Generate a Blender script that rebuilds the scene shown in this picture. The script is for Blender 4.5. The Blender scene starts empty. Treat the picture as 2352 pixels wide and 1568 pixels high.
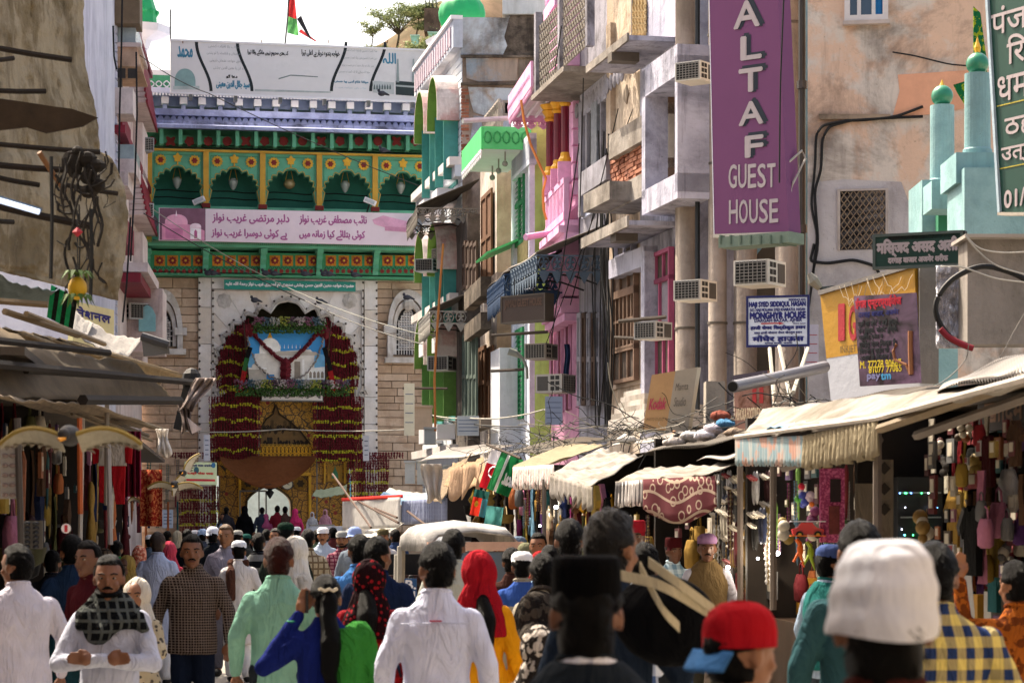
import bpy,bmesh,math,random
import numpy as np
from mathutils import Vector,Matrix,noise
R=math.radians
rnd=random.Random(7)
SC=bpy.context.scene
COL=SC.collection
# ---------------------------------------------------------------- camera, sky, sun, exposure
F,CX,HY,CH=5553.0,1176.0,1195.0,1.8 # focal length and principal point of the 2352 px wide survey, eye height
cam_data=bpy.data.cameras.new("camera")
cam=bpy.data.objects.new("camera",cam_data);COL.objects.link(cam)
cam.location=(0,0,CH);cam.rotation_euler=(R(90),0,0)
cam_data.sensor_width=36;cam_data.lens=85.0
cam_data.shift_y=(HY-784)/2352.0
cam_data.clip_start=0.3;cam_data.clip_end=3000
cam_data.dof.use_dof= True;cam_data.dof.focus_distance=46;cam_data.dof.aperture_fstop=7.0
SC.camera=cam
SUN_EL,SUN_AZ=55.0,-44.0 # azimuth measured from straight ahead (+Y), negative = to the left
world=bpy.data.worlds.new("World");SC.world=world;world.use_nodes= True
nt=world.node_tree
sky=nt.nodes.new("ShaderNodeTexSky");sky.sky_type='NISHITA';sky.sun_disc= False
sky.sun_elevation=R(SUN_EL);sky.sun_rotation=R(SUN_AZ)
sky.air_density=1.0;sky.dust_density=6.0;sky.ozone_density=1.0
nt.links.new(sky.outputs[0],nt.nodes["Background"].inputs[0]);nt.nodes["Background"].inputs[1].default_value=0.15
sd=bpy.data.lights.new("sun",'SUN');sd.energy=4.0;sd.angle=R(0.6);sd.color=(1.0,0.95,0.87)
sun=bpy.data.objects.new("sun",sd);COL.objects.link(sun)
sv=Vector((math.sin(R(SUN_AZ))*math.cos(R(SUN_EL)),math.cos(R(SUN_AZ))*math.cos(R(SUN_EL)),math.sin(R(SUN_EL))))
sun.rotation_euler=sv.to_track_quat('Z','Y').to_euler();sun.location=sv*60
SC.view_settings.view_transform='Standard';SC.view_settings.look='None'
SC.view_settings.exposure=1.4;SC.view_settings.use_white_balance= True;SC.view_settings.white_balance_temperature=7400;SC.view_settings.gamma=1.0;SC.view_settings.use_curve_mapping= False
SC.render.engine='CYCLES'
SC.cycles.max_bounces=5;SC.cycles.transparent_max_bounces=8
SC.cycles.use_denoising= True
# ---------------------------------------------------------------- helpers
def P(px,py,d): return Vector(((px-CX)*d/F,d,CH+(HY-py)*d/F))
def rgb(h):
 if not isinstance(h,str): return tuple(h[:3])
 c=[int(h[i:i+2],16)/255 for i in (0,2,4)]
 return tuple(((x+0.055)/1.055)**2.4 if x>0.04 else x/12.92 for x in c)
class Wall:
 """A vertical plane given by two plan points (column, distance); local coordinates: along, outward, up."""
 def __init__(s,x0,d0,x1,d1):
  A=P(x0,HY,d0);B=P(x1,HY,d1);A.z=B.z=0
  s.o=A;s.u=(B-A).normalized();s.L=(B-A).length
  s.n=Vector((s.u.y,-s.u.x,0));s.B=B
  if s.n.dot(A+B)>0:s.n=-s.n
 def pt(s,p): return s.o+s.u*p[0]+s.n*p[1]+Vector((0,0,p[2]))
 def hit(s,px,py,out=0.0):
  d=Vector(((px-CX)/F,1,(HY-py)/F));c=Vector((0,0,CH))
  t=((s.o+s.n*out)-c).dot(s.n)/d.dot(s.n)
  q=c+d*t
  return (q-s.o).dot(s.u),q.z
 def at(s,px,py,out=0.0):
  a,z=s.hit(px,py,out); return s.pt((a,out,z))
class Frame:
 """A free frame with any axes (along, outward, up)."""
 def __init__(s,o,u,n,w=(0,0,1)):s.o=Vector(o);s.u=Vector(u);s.n=Vector(n);s.w=Vector(w)
 def pt(s,p): return s.o+s.u*p[0]+s.n*p[1]+s.w*p[2]
def RotF(o,deg,sc=1.0):
 c,s_=math.cos(R(deg)),math.sin(R(deg))
 return Frame(o,Vector((c,s_,0))*sc,Vector((-s_,c,0))*sc,Vector((0,0,sc)))
WL={}
class MB:
 def __init__(s,W=None):s.v=[];s.f=[];s.m=[];s.W=W
 def raw(s,vs,fs,mi=0):
  b=len(s.v)
  s.v+=[tuple(s.W.pt(p)) if s.W else tuple(p) for p in vs]
  s.f+=[tuple(b+i for i in f) for f in fs];s.m+=[mi]*len(fs); return s
 def box(s,a0,a1,b0,b1,c0,c1,mi=0):
  return s.raw([(a, b, c) for c in (c0, c1) for b in (b0, b1) for a in (a0, a1)],
      [(0, 2, 3, 1), (4, 5, 7, 6), (0, 1, 5, 4), (2, 6, 7, 3), (0, 4, 6, 2), (1, 3, 7, 5)], mi)
 def pbox(s,x0,y0,x1,y1,b0,b1,mi=0):
  a0,c1=s.W.hit(x0,y0,b1);a1,c0=s.W.hit(x1,y1,b1)
  return s.box(min(a0,a1),max(a0,a1),b0,b1,min(c0,c1),max(c0,c1),mi)
 def quad(s,*p,mi=0): return s.raw(p,[tuple(range(len(p)))],mi)
 def poly(s,pts,b0,b1,mi=0):
  n=len(pts)
  vs=[(p[0],b0,p[1]) for p in pts]+[(p[0],b1,p[1]) for p in pts]
  fs=[tuple(range(n)),tuple(range(2*n-1,n-1,-1))]+[(i,(i+1)%n,n+(i+1)%n,n+i) for i in range(n)]
  return s.raw(vs,fs,mi)
 def strip(s,lo,hi,b0,b1,mi=0):
  """solid between two equal-length outlines lo and hi of (a, c)"""
  n=len(lo)
  vs=[(p[0],b,p[1]) for b in (b0,b1) for q in (lo,hi) for p in q]
  fs=[]
  for i in range(n-1):
   fs += [(i, i + 1, n + i + 1, n + i), (2 * n + i, 3 * n + i, 3 * n + i + 1, 2 * n + i + 1),
     (i, 2 * n + i, 2 * n + i + 1, i + 1), (n + i, n + i + 1, 3 * n + i + 1, 3 * n + i)]
  fs+=[(0,n,3*n,2*n),(n-1,3*n-1,4*n-1,2*n-1)]
  return s.raw(vs,fs,mi)
 def tube(s,pts,r,n=6,mi=0,cap=True):
  pts=[Vector(p) for p in pts];rs=r if isinstance(r,(list,tuple)) else [r]*len(pts)
  vs=[];fs=[]
  for i,p in enumerate(pts):
   t=(pts[min(i+1,len(pts)-1)]-pts[max(i-1,0)])
   t=t.normalized() if t.length>1e-9 else Vector((0,0,1))
   a=t.cross(Vector((0,0,1)) if abs(t.z)<.9 else Vector((1,0,0))).normalized();b=t.cross(a)
   vs+=[p+(a*math.cos(2*math.pi*k/n)+b*math.sin(2*math.pi*k/n))*rs[i] for k in range(n)]
  for i in range(len(pts)-1):
   fs+=[(i*n+k,i*n+(k+1)%n,(i+1)*n+(k+1)%n,(i+1)*n+k) for k in range(n)]
  if cap:fs+=[tuple(range(n)),tuple(range(len(pts)*n-1,(len(pts)-1)*n-1,-1))]
  return s.raw(vs,fs,mi)
 def lathe(s,c,prof,n=12,mi=0,sy=1.0):
  vs=[(c[0]+r*math.cos(2*math.pi*k/n),c[1]+sy*r*math.sin(2*math.pi*k/n),c[2]+z) for r,z in prof for k in range(n)]
  m=len(prof)
  fs=[(i*n+k,i*n+(k+1)%n,(i+1)*n+(k+1)%n,(i+1)*n+k) for i in range(m-1) for k in range(n)]
  fs+=[tuple(range(n)),tuple(range(m*n-1,(m-1)*n-1,-1))]
  return s.raw(vs,fs,mi)
 def ball(s,c,r,n=10,m=7,mi=0):
  r=r if isinstance(r,(tuple,list)) else (r,r,r)
  vs=[(c[0],c[1],c[2]+r[2])]
  for i in range(1,m):
   t=math.pi*i/m
   vs+=[(c[0]+r[0]*math.sin(t)*math.cos(2*math.pi*k/n),c[1]+r[1]*math.sin(t)*math.sin(2*math.pi*k/n),c[2]+r[2]*math.cos(t)) for k in range(n)]
  vs.append((c[0],c[1],c[2]-r[2]));L=len(vs)-1
  fs=[(0,1+k,1+(k+1)%n) for k in range(n)]
  for i in range(m-2):fs+=[(1+i*n+k,1+(i+1)*n+k,1+(i+1)*n+(k+1)%n,1+i*n+(k+1)%n) for k in range(n)]
  fs+=[(L,1+(m-2)*n+(k+1)%n,1+(m-2)*n+k) for k in range(n)]
  return s.raw(vs,fs,mi)
 def grid(s,fn,nu,nv,mi=0):
  """surface sheet fn(u, v) for u, v in 0..1"""
  vs=[fn(i/nu,j/nv) for j in range(nv+1) for i in range(nu+1)]
  fs=[(j*(nu+1)+i,j*(nu+1)+i+1,(j+1)*(nu+1)+i+1,(j+1)*(nu+1)+i) for j in range(nv) for i in range(nu)]
  return s.raw(vs,fs,mi)
 def gem(s,c,r,mi=0):
  x,y,z=c
  return s.raw([(x + r, y, z), (x - r, y, z), (x, y + r, z), (x, y - r, z), (x, y, z + r), (x, y, z - r)],
      [(0, 2, 4), (2, 1, 4), (1, 3, 4), (3, 0, 4), (2, 0, 5), (1, 2, 5), (3, 1, 5), (0, 3, 5)], mi)
 def build(s,name,mat,parent=None,smooth=False,fix=False,thick=0.0,**props):
  me=bpy.data.meshes.new(name)
  off=WL.get(parent.name,Vector((0,0,0))) if parent else Vector((0,0,0))
  vs=np.array(s.v,dtype=float).reshape(-1,3)-np.array(off)
  me.from_pydata(vs.tolist(),[],s.f)
  mats=mat if isinstance(mat,(list,tuple)) else [mat]
  for q in mats:me.materials.append(q)
  if len(mats)>1:me.polygons.foreach_set('material_index',s.m)
  if smooth:me.polygons.foreach_set('use_smooth',[True]*len(me.polygons))
  if fix:
   bm=bmesh.new();bm.from_mesh(me);bmesh.ops.recalc_face_normals(bm,faces=bm.faces);bm.to_mesh(me);bm.free()
  me.update()
  o=bpy.data.objects.new(name,me);COL.objects.link(o)
  if parent:o.parent=parent;WL[o.name]=off
  else:WL[o.name]=Vector((0,0,0))
  if thick:
   md=o.modifiers.new('thickness','SOLIDIFY');md.thickness=thick;md.offset=0
  for k,q in props.items():o[k]=q
  return o
def thing(name,label,cat,loc=(0,0,0),group=None):
 o=bpy.data.objects.new(name, None);COL.objects.link(o);o.location=loc;o.empty_display_size=.2
 WL[o.name]=Vector(loc);o['label']=label;o['category']=cat
 if group:o['group']=group
 return o
def tag(o,label,cat,group=None):
 o['label']=label;o['category']=cat
 if group:o['group']=group
 return o
def dup(root,loc,rz=None,label=None,group=None,sc=None):
 def cp(o,par):
  c=o.copy();COL.objects.link(c);c.parent=par
  for ch in o.children:cp(ch,c)
  return c
 c=cp(root, None);c.location=loc
 if rz is not None:c.rotation_euler=(0,0,rz) if not isinstance(rz,tuple) else rz
 if sc:c.scale=(sc,sc,sc) if not isinstance(sc,tuple) else sc
 if label:c['label']=label
 if group:c['group']=group
 WL[c.name]=Vector(loc)
 return c
# ---------------------------------------------------------------- materials
MC={}
class NT:
 def __init__(s,m):s.t=m.node_tree;s.b=s.t.nodes['Principled BSDF'];s.co= None
 def n(s,typ,**kw):
  x=s.t.nodes.new(typ)
  for k,v in kw.items():setattr(x,k,v)
  return x
 def l(s,a,b):s.t.links.new(a,b)
 def coord(s,scale=(1,1,1),kind='Object'):
  tc=s.n('ShaderNodeTexCoord');mp=s.n('ShaderNodeMapping');mp.inputs['Scale'].default_value=scale
  s.l(tc.outputs[kind],mp.inputs[0]); return mp.outputs[0]
 def noise(s,co,scale,detail=4,rough=.6,lo=.4,hi=.6,dist=0.0):
  x=s.n('ShaderNodeTexNoise');x.inputs['Scale'].default_value=scale;x.inputs['Detail'].default_value=detail
  x.inputs['Roughness'].default_value=rough;x.inputs['Distortion'].default_value=dist;s.l(co,x.inputs['Vector'])
  r=s.n('ShaderNodeMapRange');r.inputs[1].default_value=lo;r.inputs[2].default_value=hi;s.l(x.outputs[0],r.inputs[0])
  return r.outputs[0]
 def mix(s,fac,a,b):
  x=s.n('ShaderNodeMix',data_type='RGBA')
  for sock,v in ((x.inputs[0],fac),(x.inputs[6],a),(x.inputs[7],b)):
   if hasattr(v,'links') or hasattr(v,'is_output'):s.l(v,sock)
   elif isinstance(v,(int,float)):sock.default_value=v
   else:sock.default_value=(*v[:3],1)
  return x.outputs[2]
 def math(s,op,a,b=0.0,c=0.0):
  x=s.n('ShaderNodeMath',operation=op)
  for i,v in enumerate((a,b,c)):
   if hasattr(v,'is_output'):s.l(v,x.inputs[i])
   else:x.inputs[i].default_value=v
  return x.outputs[0]
 def bump(s,h,strength=.3,dist=.02):
  x=s.n('ShaderNodeBump');x.inputs['Strength'].default_value=strength;x.inputs['Distance'].default_value=dist
  s.l(h,x.inputs['Height']);s.l(x.outputs[0],s.b.inputs['Normal'])
 def out(s,col):s.l(col,s.b.inputs['Base Color'])
def newmat(name,rough=.8,metal=0.0,spec=.3):
 m=bpy.data.materials.new(name);m.use_nodes= True;N=NT(m)
 N.b.inputs['Roughness'].default_value=rough;N.b.inputs['Metallic'].default_value=metal
 N.b.inputs['Specular IOR Level'].default_value=spec
 return m,N
def paint(h,rough=.7,var=.18,sc=3.0,dirt=.25,bump=.15,metal=0.0,spec=.3,dcol=None):
 """painted or plain surface with mottling and a little dirt"""
 key=('p',h,rough,var,sc,dirt,bump,metal,str(dcol))
 if key in MC: return MC[key]
 c=Vector(rgb(h));m,N=newmat('paint_%s'%h,rough,metal,spec);co=N.coord()
 a=N.noise(co,sc,5,.65,.3,.7)
 col=N.mix(a,c*(1-var),[min(x*(1+var),1) for x in c])
 d=N.noise(co,sc*.55,6,.75,.5,.72)
 dc=rgb(dcol) if dcol else tuple(x*.35+.01 for x in c)
 col=N.mix(N.math('MULTIPLY',d,dirt),col,dc)
 N.out(col)
 if bump:N.bump(N.noise(co,sc*9,4,.7,.2,.8),bump,.02)
 MC[key]=m; return m
def plaster(h,h2,stain='3a332c',amt=.55,patch=.5,sc=.6,streak=.5,bump=.4,rough=.92):
 """weathered limewash: patches of a second colour, vertical streaks, dark mould spots"""
 key=('w',h,h2,stain,amt,patch,sc,streak)
 if key in MC: return MC[key]
 m,N=newmat('plaster_%s_%s'%(h,h2),rough,0,.15);co=N.coord()
 st=N.coord((1,1,.12))
 a=N.noise(co,sc,7,.62,.5-.03,.5+.07,.25)
 col=N.mix(N.math('MULTIPLY',a,patch*1.6),rgb(h),rgb(h2))
 f=N.noise(co,sc*6,5,.7,.3,.75)
 col=N.mix(N.math('MULTIPLY',f,.22),col,tuple(x*.55 for x in rgb(h2)))
 s1=N.noise(st,sc*5,5,.7,.52,.78)
 col=N.mix(N.math('MULTIPLY',s1,streak),col,rgb(stain))
 big=N.noise(co,sc*.9,8,.72,.49,.63,.35)
 col=N.mix(N.math('MULTIPLY',big,amt),col,rgb(stain))
 sp=N.noise(co,sc*30,3,.7,.66,.74)
 col=N.mix(N.math('MULTIPLY',sp,.45),col,tuple(x*.6 for x in rgb(stain)))
 N.out(col)
 N.bump(N.math('ADD',N.noise(co,sc*18,6,.7,.1,.9),N.math('MULTIPLY',a,.6)),bump,.03)
 MC[key]=m; return m
def cloth(h,h2=None,pat=None,sc=1.0,rough=.9,fold=.5,sheen=.0,trans=0.0):
 """fabric; pat: None, 'check', 'plaid', 'stripe', 'hstripe', 'dots', 'print'"""
 key=('c',h,h2,pat,sc,fold,trans,sheen)
 if key in MC: return MC[key]
 m,N=newmat('cloth_%s_%s'%(h,pat or 'plain'),rough,0,.04);co=N.coord()
 c=Vector(rgb(h));c2=Vector(rgb(h2)) if h2 else c*.6
 col=N.mix(N.noise(co,6,4,.6,.3,.7),c*.86,[min(1,x*1.1) for x in c])
 if pat in ('check','plaid','stripe','hstripe','grid'):
  sx=N.n('ShaderNodeSeparateXYZ');N.l(co,sx.inputs[0])
  def band(o,k,w):
   return N.math('LESS_THAN',N.math('FRACT',N.math('MULTIPLY',o,k)),w)
  a=band(N.math('ADD',sx.outputs[0],N.math('MULTIPLY',sx.outputs[1],.5)),22*sc,.5 if pat in('check','stripe') else .3)
  b=band(sx.outputs[2],22*sc,.5 if pat in ('check','hstripe') else .3)
  if pat=='stripe':f=a
  elif pat=='hstripe':f=b
  elif pat=='check':f=N.math('MULTIPLY',N.math('ADD',a,b),.5)
  else:f=N.math('MAXIMUM',a,b)
  col=N.mix(f,col,c2)
 elif pat in ('dots','print'):
  v=N.n('ShaderNodeTexVoronoi');v.inputs['Scale'].default_value=16*sc;N.l(co,v.inputs['Vector'])
  f=N.math('LESS_THAN',v.outputs['Distance'],.34)
  if pat=='print':f=N.math('MAXIMUM',f,N.math('GREATER_THAN',N.noise(co,30*sc,3,.6,.3,.7),.62))
  col=N.mix(f,col,c2)
 N.out(col)
 N.b.inputs['Sheen Weight'].default_value=sheen
 w=N.coord((1,1,.35))
 h1=N.noise(w,9,3,.55,.2,.8,1.4)
 N.bump(N.math('ADD',N.math('MULTIPLY',h1,1.0),N.math('MULTIPLY',N.noise(co,160,2,.5,0,1),.06)),fold,.05)
 if trans:
  N.b.inputs['Subsurface Weight'].default_value=0
  tr=N.n('ShaderNodeBsdfTranslucent');N.l(col,tr.inputs[0]);mx=N.n('ShaderNodeMixShader');mx.inputs[0].default_value=trans
  o=N.t.nodes['Material Output'];N.l(N.b.outputs[0],mx.inputs[1]);N.l(tr.outputs[0],mx.inputs[2]);N.l(mx.outputs[0],o.inputs[0])
 MC[key]=m; return m
def glow(h,st):
 key=('g',h,st)
 if key in MC: return MC[key]
 m,N=newmat('lamp_%s'%h);N.b.inputs['Emission Color'].default_value=(*rgb(h),1);N.b.inputs['Emission Strength'].default_value=st
 N.b.inputs['Base Color'].default_value=(*rgb(h),1);MC[key]=m; return m
def glassm():
 if 'glass' in MC: return MC['glass']
 m,N=newmat('dark_glass',.08,0,.8);N.b.inputs['Base Color'].default_value=(.03,.04,.045,1);MC['glass']=m; return m
# ---------------------------------------------------------------- writing
AR={} # Arabic letter -> isolated presentation form, number of forms, order iso, fin, ini, med
for k, (b, nf) in {'ا': (0xFE8D, 2), 'ب': (0xFE8F, 4), 'پ': (0xFB56, 4), 'ت': (0xFE95, 4), 'ٹ': (0xFB66, 4), 'ث': (0xFE99, 4), 'ج': (0xFE9D, 4),
 'چ':(0xFB7A,4),'ح':(0xFEA1,4),'خ':(0xFEA5,4),'د':(0xFEA9,2),'ذ':(0xFEAB,2),'ر':(0xFEAD,2),'ز':(0xFEAF,2),'س':(0xFEB1,4),
 'ش':(0xFEB5,4),'ص':(0xFEB9,4),'ض':(0xFEBD,4),'ط':(0xFEC1,4),'ع':(0xFEC9,4),'غ':(0xFECD,4),'ف':(0xFED1,4),'ق':(0xFED5,4),
 'ک':(0xFB8E,4),'گ':(0xFB92,4),'ل':(0xFEDD,4),'م':(0xFEE1,4),'ن':(0xFEE5,4),'و':(0xFEED,2),'ہ':(0xFBA6,4),'ه':(0xFEE9,4),
 'ی': (0xFBFC, 4), 'ے': (0xFBAE, 2), 'ں': (0xFB9E, 2), 'ئ': (0xFE89, 4), 'ۃ': (0xFE93, 2), 'آ': (0xFE81, 2)}.items(): AR[k] = (b, nf)
def shape_ar(t):
 t=''.join(c for c in t if not ('\u064b'<=c<='\u0670'));out=[];n=len(t)
 for i,ch in enumerate(t):
  if ch not in AR:out.append(ch); continue
  b,nf=AR[ch]
  pv=t[i-1] if i else ' ';nx=t[i+1] if i+1<n else ' '
  jp=pv in AR and AR[pv][1]==4;jn=nf==4 and nx in AR
  out.append(chr(b+(3 if jp and jn else 1 if jp else 2 if jn else 0)) if nf==4 else chr(b+(1 if jp else 0)))
 return ''.join(reversed(out))
def shape_dev(t):
 o=list(t);i=0
 while i<len(o):
  if o[i]=='ि':
   j=i-1
   while j>=2 and o[j-1]=='्':j-=2
   o.insert(j,o.pop(i))
  i+=1
 return ''.join(o)
TXT={}
def letters(t):
 if any('؀'<=c<='ۿ' for c in t):t=shape_ar(t)
 elif any('ऀ'<=c<='ॿ' for c in t):t=shape_dev(t)
 if t not in TXT:
  cu=bpy.data.curves.new('lettering','FONT');cu.body=t;cu.resolution_u=3
  o=bpy.data.objects.new('lettering',cu);COL.objects.link(o)
  me=bpy.data.meshes.new_from_object(o)
  v=np.empty(len(me.vertices)*3);me.vertices.foreach_get('co',v);v=v.reshape(-1,3)
  TXT[t]=(v,[tuple(p.vertices) for p in me.polygons])
  bpy.data.objects.remove(o);bpy.data.curves.remove(cu);bpy.data.meshes.remove(me)
 return TXT[t]
def write(t,W,a0,a1,c0,c1,b,mat,parent,name='lettering',bold=0.0,skew=0.0,depth=.004):
 """lettering fitted to the rectangle a0..a1 by c0..c1 of the frame W, b outward"""
 v,f=letters(t)
 if len(v)==0: return None
 mn,mx=v.min(0),v.max(0);s=np.maximum(mx-mn,1e-6)
 q=(v-mn)/s;mb=MB(W)
 for dx,dc,db in ((0,0,0),) if not bold else ((-bold,0,0),(bold,0,.0015),(0,bold,.003),(0,-bold,.0045)):
  mb.raw([(a0+(a1-a0)*x+dx+skew*y*(a1-a0),b+db,c0+(c1-c0)*y+dc) for x,y,_ in q],f)
 o=mb.build(name,mat,parent)
 if name=='lettering':o['kind']='stuff'
 return o
def pwrite(t,W,x0,y0,x1,y1,b,mat,parent,**k):
 a0,c1=W.hit(x0,y0,b);a1,c0=W.hit(x1,y1,b)
 return write(t,W,a0,a1,c0,c1,b,mat,parent,**k)
# ================================================================ shared ornaments
def circ(a,c,r,n=12,petals=0,amp=.2,ph=0):
 return [(a + (r * (1 + (amp * math.cos(petals * t) if petals else 0))) * math.cos(t + ph), c + (r * (1 + (amp * math.cos(petals * t) if petals else 0))) * math.sin(t + ph))
   for t in [2 * math.pi * k / n for k in range(n)]]
def foil(xc,zs,rx,rz,nl,depth,tip=.12,k=7):
 """scalloped pointed arch outline from the left springing to the right one, as (a, z)"""
 half=[]
 for i in range(nl):
  p0,p1=[Vector((xc-rx*math.cos(t*math.pi/2)**.9,zs+rz*math.sin(t*math.pi/2))) for t in (i/nl,min((i+1)/nl,.9999))]
  ch=p1-p0;nrm=Vector((-ch.y,ch.x)).normalized()
  dd=min(depth,ch.length*.5)
  for j in range(k):
   t=j/k;bul=dd*math.sin(math.pi*t)
   q=p0+ch*t+nrm*bul
   if i==nl-1:q.y+=tip*(t**3)
   half.append((q.x,q.y))
 return half+[(xc,zs+rz+tip)]+[(2*xc-x,z) for x,z in reversed(half)]
def outer_of(arch,xc,zc,a0,a1,z0,z1):
 out=[]
 for x,z in arch:
  d=Vector((x-xc,max(z-zc,1e-4)));t=1e9
  if abs(d.x)>1e-6:t=min(t,((a1 if d.x>0 else a0)-xc)/d.x)
  t=min(t,(z1-zc)/d.y);out.append([xc+d.x*t,zc+d.y*t])
 out[0][1]=z0;out[-1][1]=z0
 for cx_ in (a0,a1):
  i=min(range(1,len(out)-1),key=lambda k:(out[k][0]-cx_)**2+(out[k][1]-z1)**2);out[i]=[cx_,z1]
 return [tuple(o) for o in out]
def motif(W,a,c,r,b,mat1,mat2,parent,name='rosette',petals=8,n=24,depth=.05,inner=.55):
 f=MB(W).poly(circ(a,c,r,n,petals,.12),b,b+depth).build(name,mat1,parent)
 MB(W).poly(circ(a,c,r*inner,12,6,.2),b+depth,b+depth+.02).build('rosette_centre',mat2,f)
 return f
def ring_pts(arch,xc,zc,s): return [(xc+(x-xc)*s,zc+(z-zc)*s) for x,z in arch]
def block_wall(W,parent,x0,y0,x1,y1,ch,cw,mats,b=0.0,name='stone_block',skip=None,gap=.012,jit=.02):
 """coursed masonry over a pixel window; every stone its own mesh"""
 a0,z1=W.hit(x0,y0,b);a1,z0=W.hit(x1,y1,b);r=random.Random(int(x0+y0));z=z0;i=0;cnt=0
 while z<z1-.02:
  h=min(ch*r.uniform(.85,1.15),z1-z)
  if z1-(z+h)<ch*.4:h=z1-z
  a=a0
  while a<a1-.01:
   w=cw*r.uniform(.55,1.35)
   if a1-(a+w)<cw*.35:w=a1-a
   w=min(w,a1-a)
   if not (skip and skip(a+w/2,z+h/2)):
    j=r.uniform(-jit,jit);g=gap
    MB(W).box(a+g,a+w-g,b-.16,b+j,z+g,z+h-g).build(name,r.choice(mats),parent);cnt+=1
   a+=w
  z+=h;i+=1
 return cnt
GREEN=paint('58a688',.5,.2,1.5,.3);GREEN2=paint('3c8a66',.5,.2,1.5,.35);YEL=paint('c89838',.5,.15,2,.3)
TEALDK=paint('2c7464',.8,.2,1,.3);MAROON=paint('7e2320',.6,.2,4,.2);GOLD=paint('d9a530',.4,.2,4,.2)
WHITE=paint('dddce0',.6,.08,2,.15);BLACK=paint('101010',.6,.2,3,0);STEEL=paint('6a6a68',.5,.2,4,.3,metal=.6)
WOOD=paint('3c2c20',.8,.3,4,.4);DKWOOD=paint('1e1712',.85,.3,4,.3);LAV=plaster('aab4d8','8e98c0','4a4a58',.35,.5,.8,.35)
STONE=[plaster(a,b,'5c4534',.18,.6,1.4,.2,.5) for a,b in (('c4ab94','b59b84'),('bda38c','ae947d'),('ccb49e','ba9f88'),('b89f89','a68d77'))]
MARB=[plaster(a,b,'6a6258',.22,.45,.5,.2,.25,.55) for a,b in (('e6e2e0','dcd4cc'),('ebe7e6','e0d8d0'),('e0dad6','d4c6b6'))]
MARBT=plaster('cfcbc8','b5aca2','57504a',.3,.5,1.5,.35,.3,.6)
ROSE=paint('641420',.8,.5,20,.3,.3);MARI=paint('b4b232',.7,.2,10,.1,.3);LEAF=paint('3a5a2a',.8,.35,10,.2,.3)
# ================================================================ the gate
GW=Wall(330,79.2,975,80.8)
g=GW.hit
gate=thing('shrine_gate','tall ceremonial gate with green arcade and white marble arch at the end of the street','gate',GW.at(650,1222))
gate.location.z=0;WL[gate.name]=Vector(gate.location)
def gx(px): return g(px,900)[0]
def gz(px,py): return g(px,py)[1]
mb=MB(GW)
mb.box(gx(318),gx(497),-2.5,-.15,-.3,gz(400,560)).box(gx(826),gx(1000),-2.5,-.15,-.3,gz(900,560)).box(gx(497),gx(826),-2.5,-.3,gz(650,660),gz(650,560))
mb.build('wall',plaster('a8907a','8e7762','4c3b2d',.3,.5,1,.3),gate)
block_wall(GW,gate,325,636,455,1222,.27,.82,STONE)
block_wall(GW,gate,866,636,985,1222,.27,.82,STONE)
# marble pilasters and lintel
for (x0,x1) in ((455,486),(836,867)):
 a0,a1=gx(x0),gx(x1);z=0;zt=gz(660,641);k=0
 while z<zt-.05:
  h=min((1.7,1.2,2.1,.9)[k%4],zt-z)
  if zt-z-h<.5:h=zt-z
  MB(GW).box(a0+.01,a1-.01,-.3,.10+.008*(k%3),z+.008,z+h-.008).build('marble_panel',MARB[k%3],gate);z+=h;k+=1
for k in range(5):
 MB(GW).box(gx(486+k*70)+.01,gx(486+k*70+70)-.01,-.3,.10+.006*(k%2),gz(660,667)+.01,gz(660,641)).build('marble_panel',MARB[(k+1)%3],gate)
# scalloped arch and the radiating panels of its spandrels
AX,AZ=g(661,862);rx=gx(823)-gx(661)-.12;AT=gz(661,690)
arch=foil(AX,AZ,rx,AT-AZ-.35,7,.26,.35)
zb=gz(661,925)
arch=[(AX-rx-.05,zb)]+arch+[(AX+rx+.05,zb)]
outr=outer_of(arch,AX,AZ-.6,gx(488),gx(834),zb,gz(661,668))
n=len(arch);cuts=[0,6,14,22,30,37,44,51,58,65,72,80,88,96,n-1];cuts=sorted(set(min(c,n-1) for c in cuts))
for i in range(len(cuts)-1):
 lo=arch[cuts[i]:cuts[i+1]+1];hi=outr[cuts[i]:cuts[i+1]+1]
 c=Vector((sum(p[0] for p in lo+hi)/len(lo+hi),sum(p[1] for p in lo+hi)/len(lo+hi)))
 sh= lambda q:[(c.x+(p[0]-c.x)*.988,c.y+(p[1]-c.y)*.988) for p in q]
 MB(GW).strip(sh(lo),sh(hi),-.32,.04+.012*(i%2)).build('spandrel_panel',MARB[i%3],gate)
MB(GW).tube([(a,.07,z) for a,z in arch],.06,6).build('arch_moulding',MARBT,gate)
MB(GW).tube([(AX+(a-AX)*1.035,.09,AZ+(z-AZ)*1.035) for a,z in arch[2:-2]],.03,5).build('arch_moulding',MARBT,gate)
for x0,y0,x1,y1 in ((487,667,491,1050),(831,667,835,1050),(487,666,835,670)):
 MB(GW).pbox(x0,y0,x1,y1,.0,.15).build('frame_moulding',MARBT,gate)
for px in (515,803):
 a,z=g(px,691);f=MB(GW).poly(circ(a,z,.24,32,8,.08),.05,.09).build('rosette',MARBT,gate)
 MB(GW).poly(circ(a,z,.10,16,8,.1),.09,.13).build('rosette_centre',MARBT,f)
 for k in range(8):MB(GW).poly(circ(a+.165*math.cos(k*.785),z+.165*math.sin(k*.785),.045,8),.09,.12).build('petal',MARBT,f)
for px in (503,832): # scroll ends of the arch
 a,z=g(px,905)
 MB(GW).tube([(a+.17*(1-t/14)*math.cos(t*.8),.12,z+.17*(1-t/14)*math.sin(t*.8)) for t in range(13)],.04,5).build('scroll',MARBT,gate)
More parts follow.
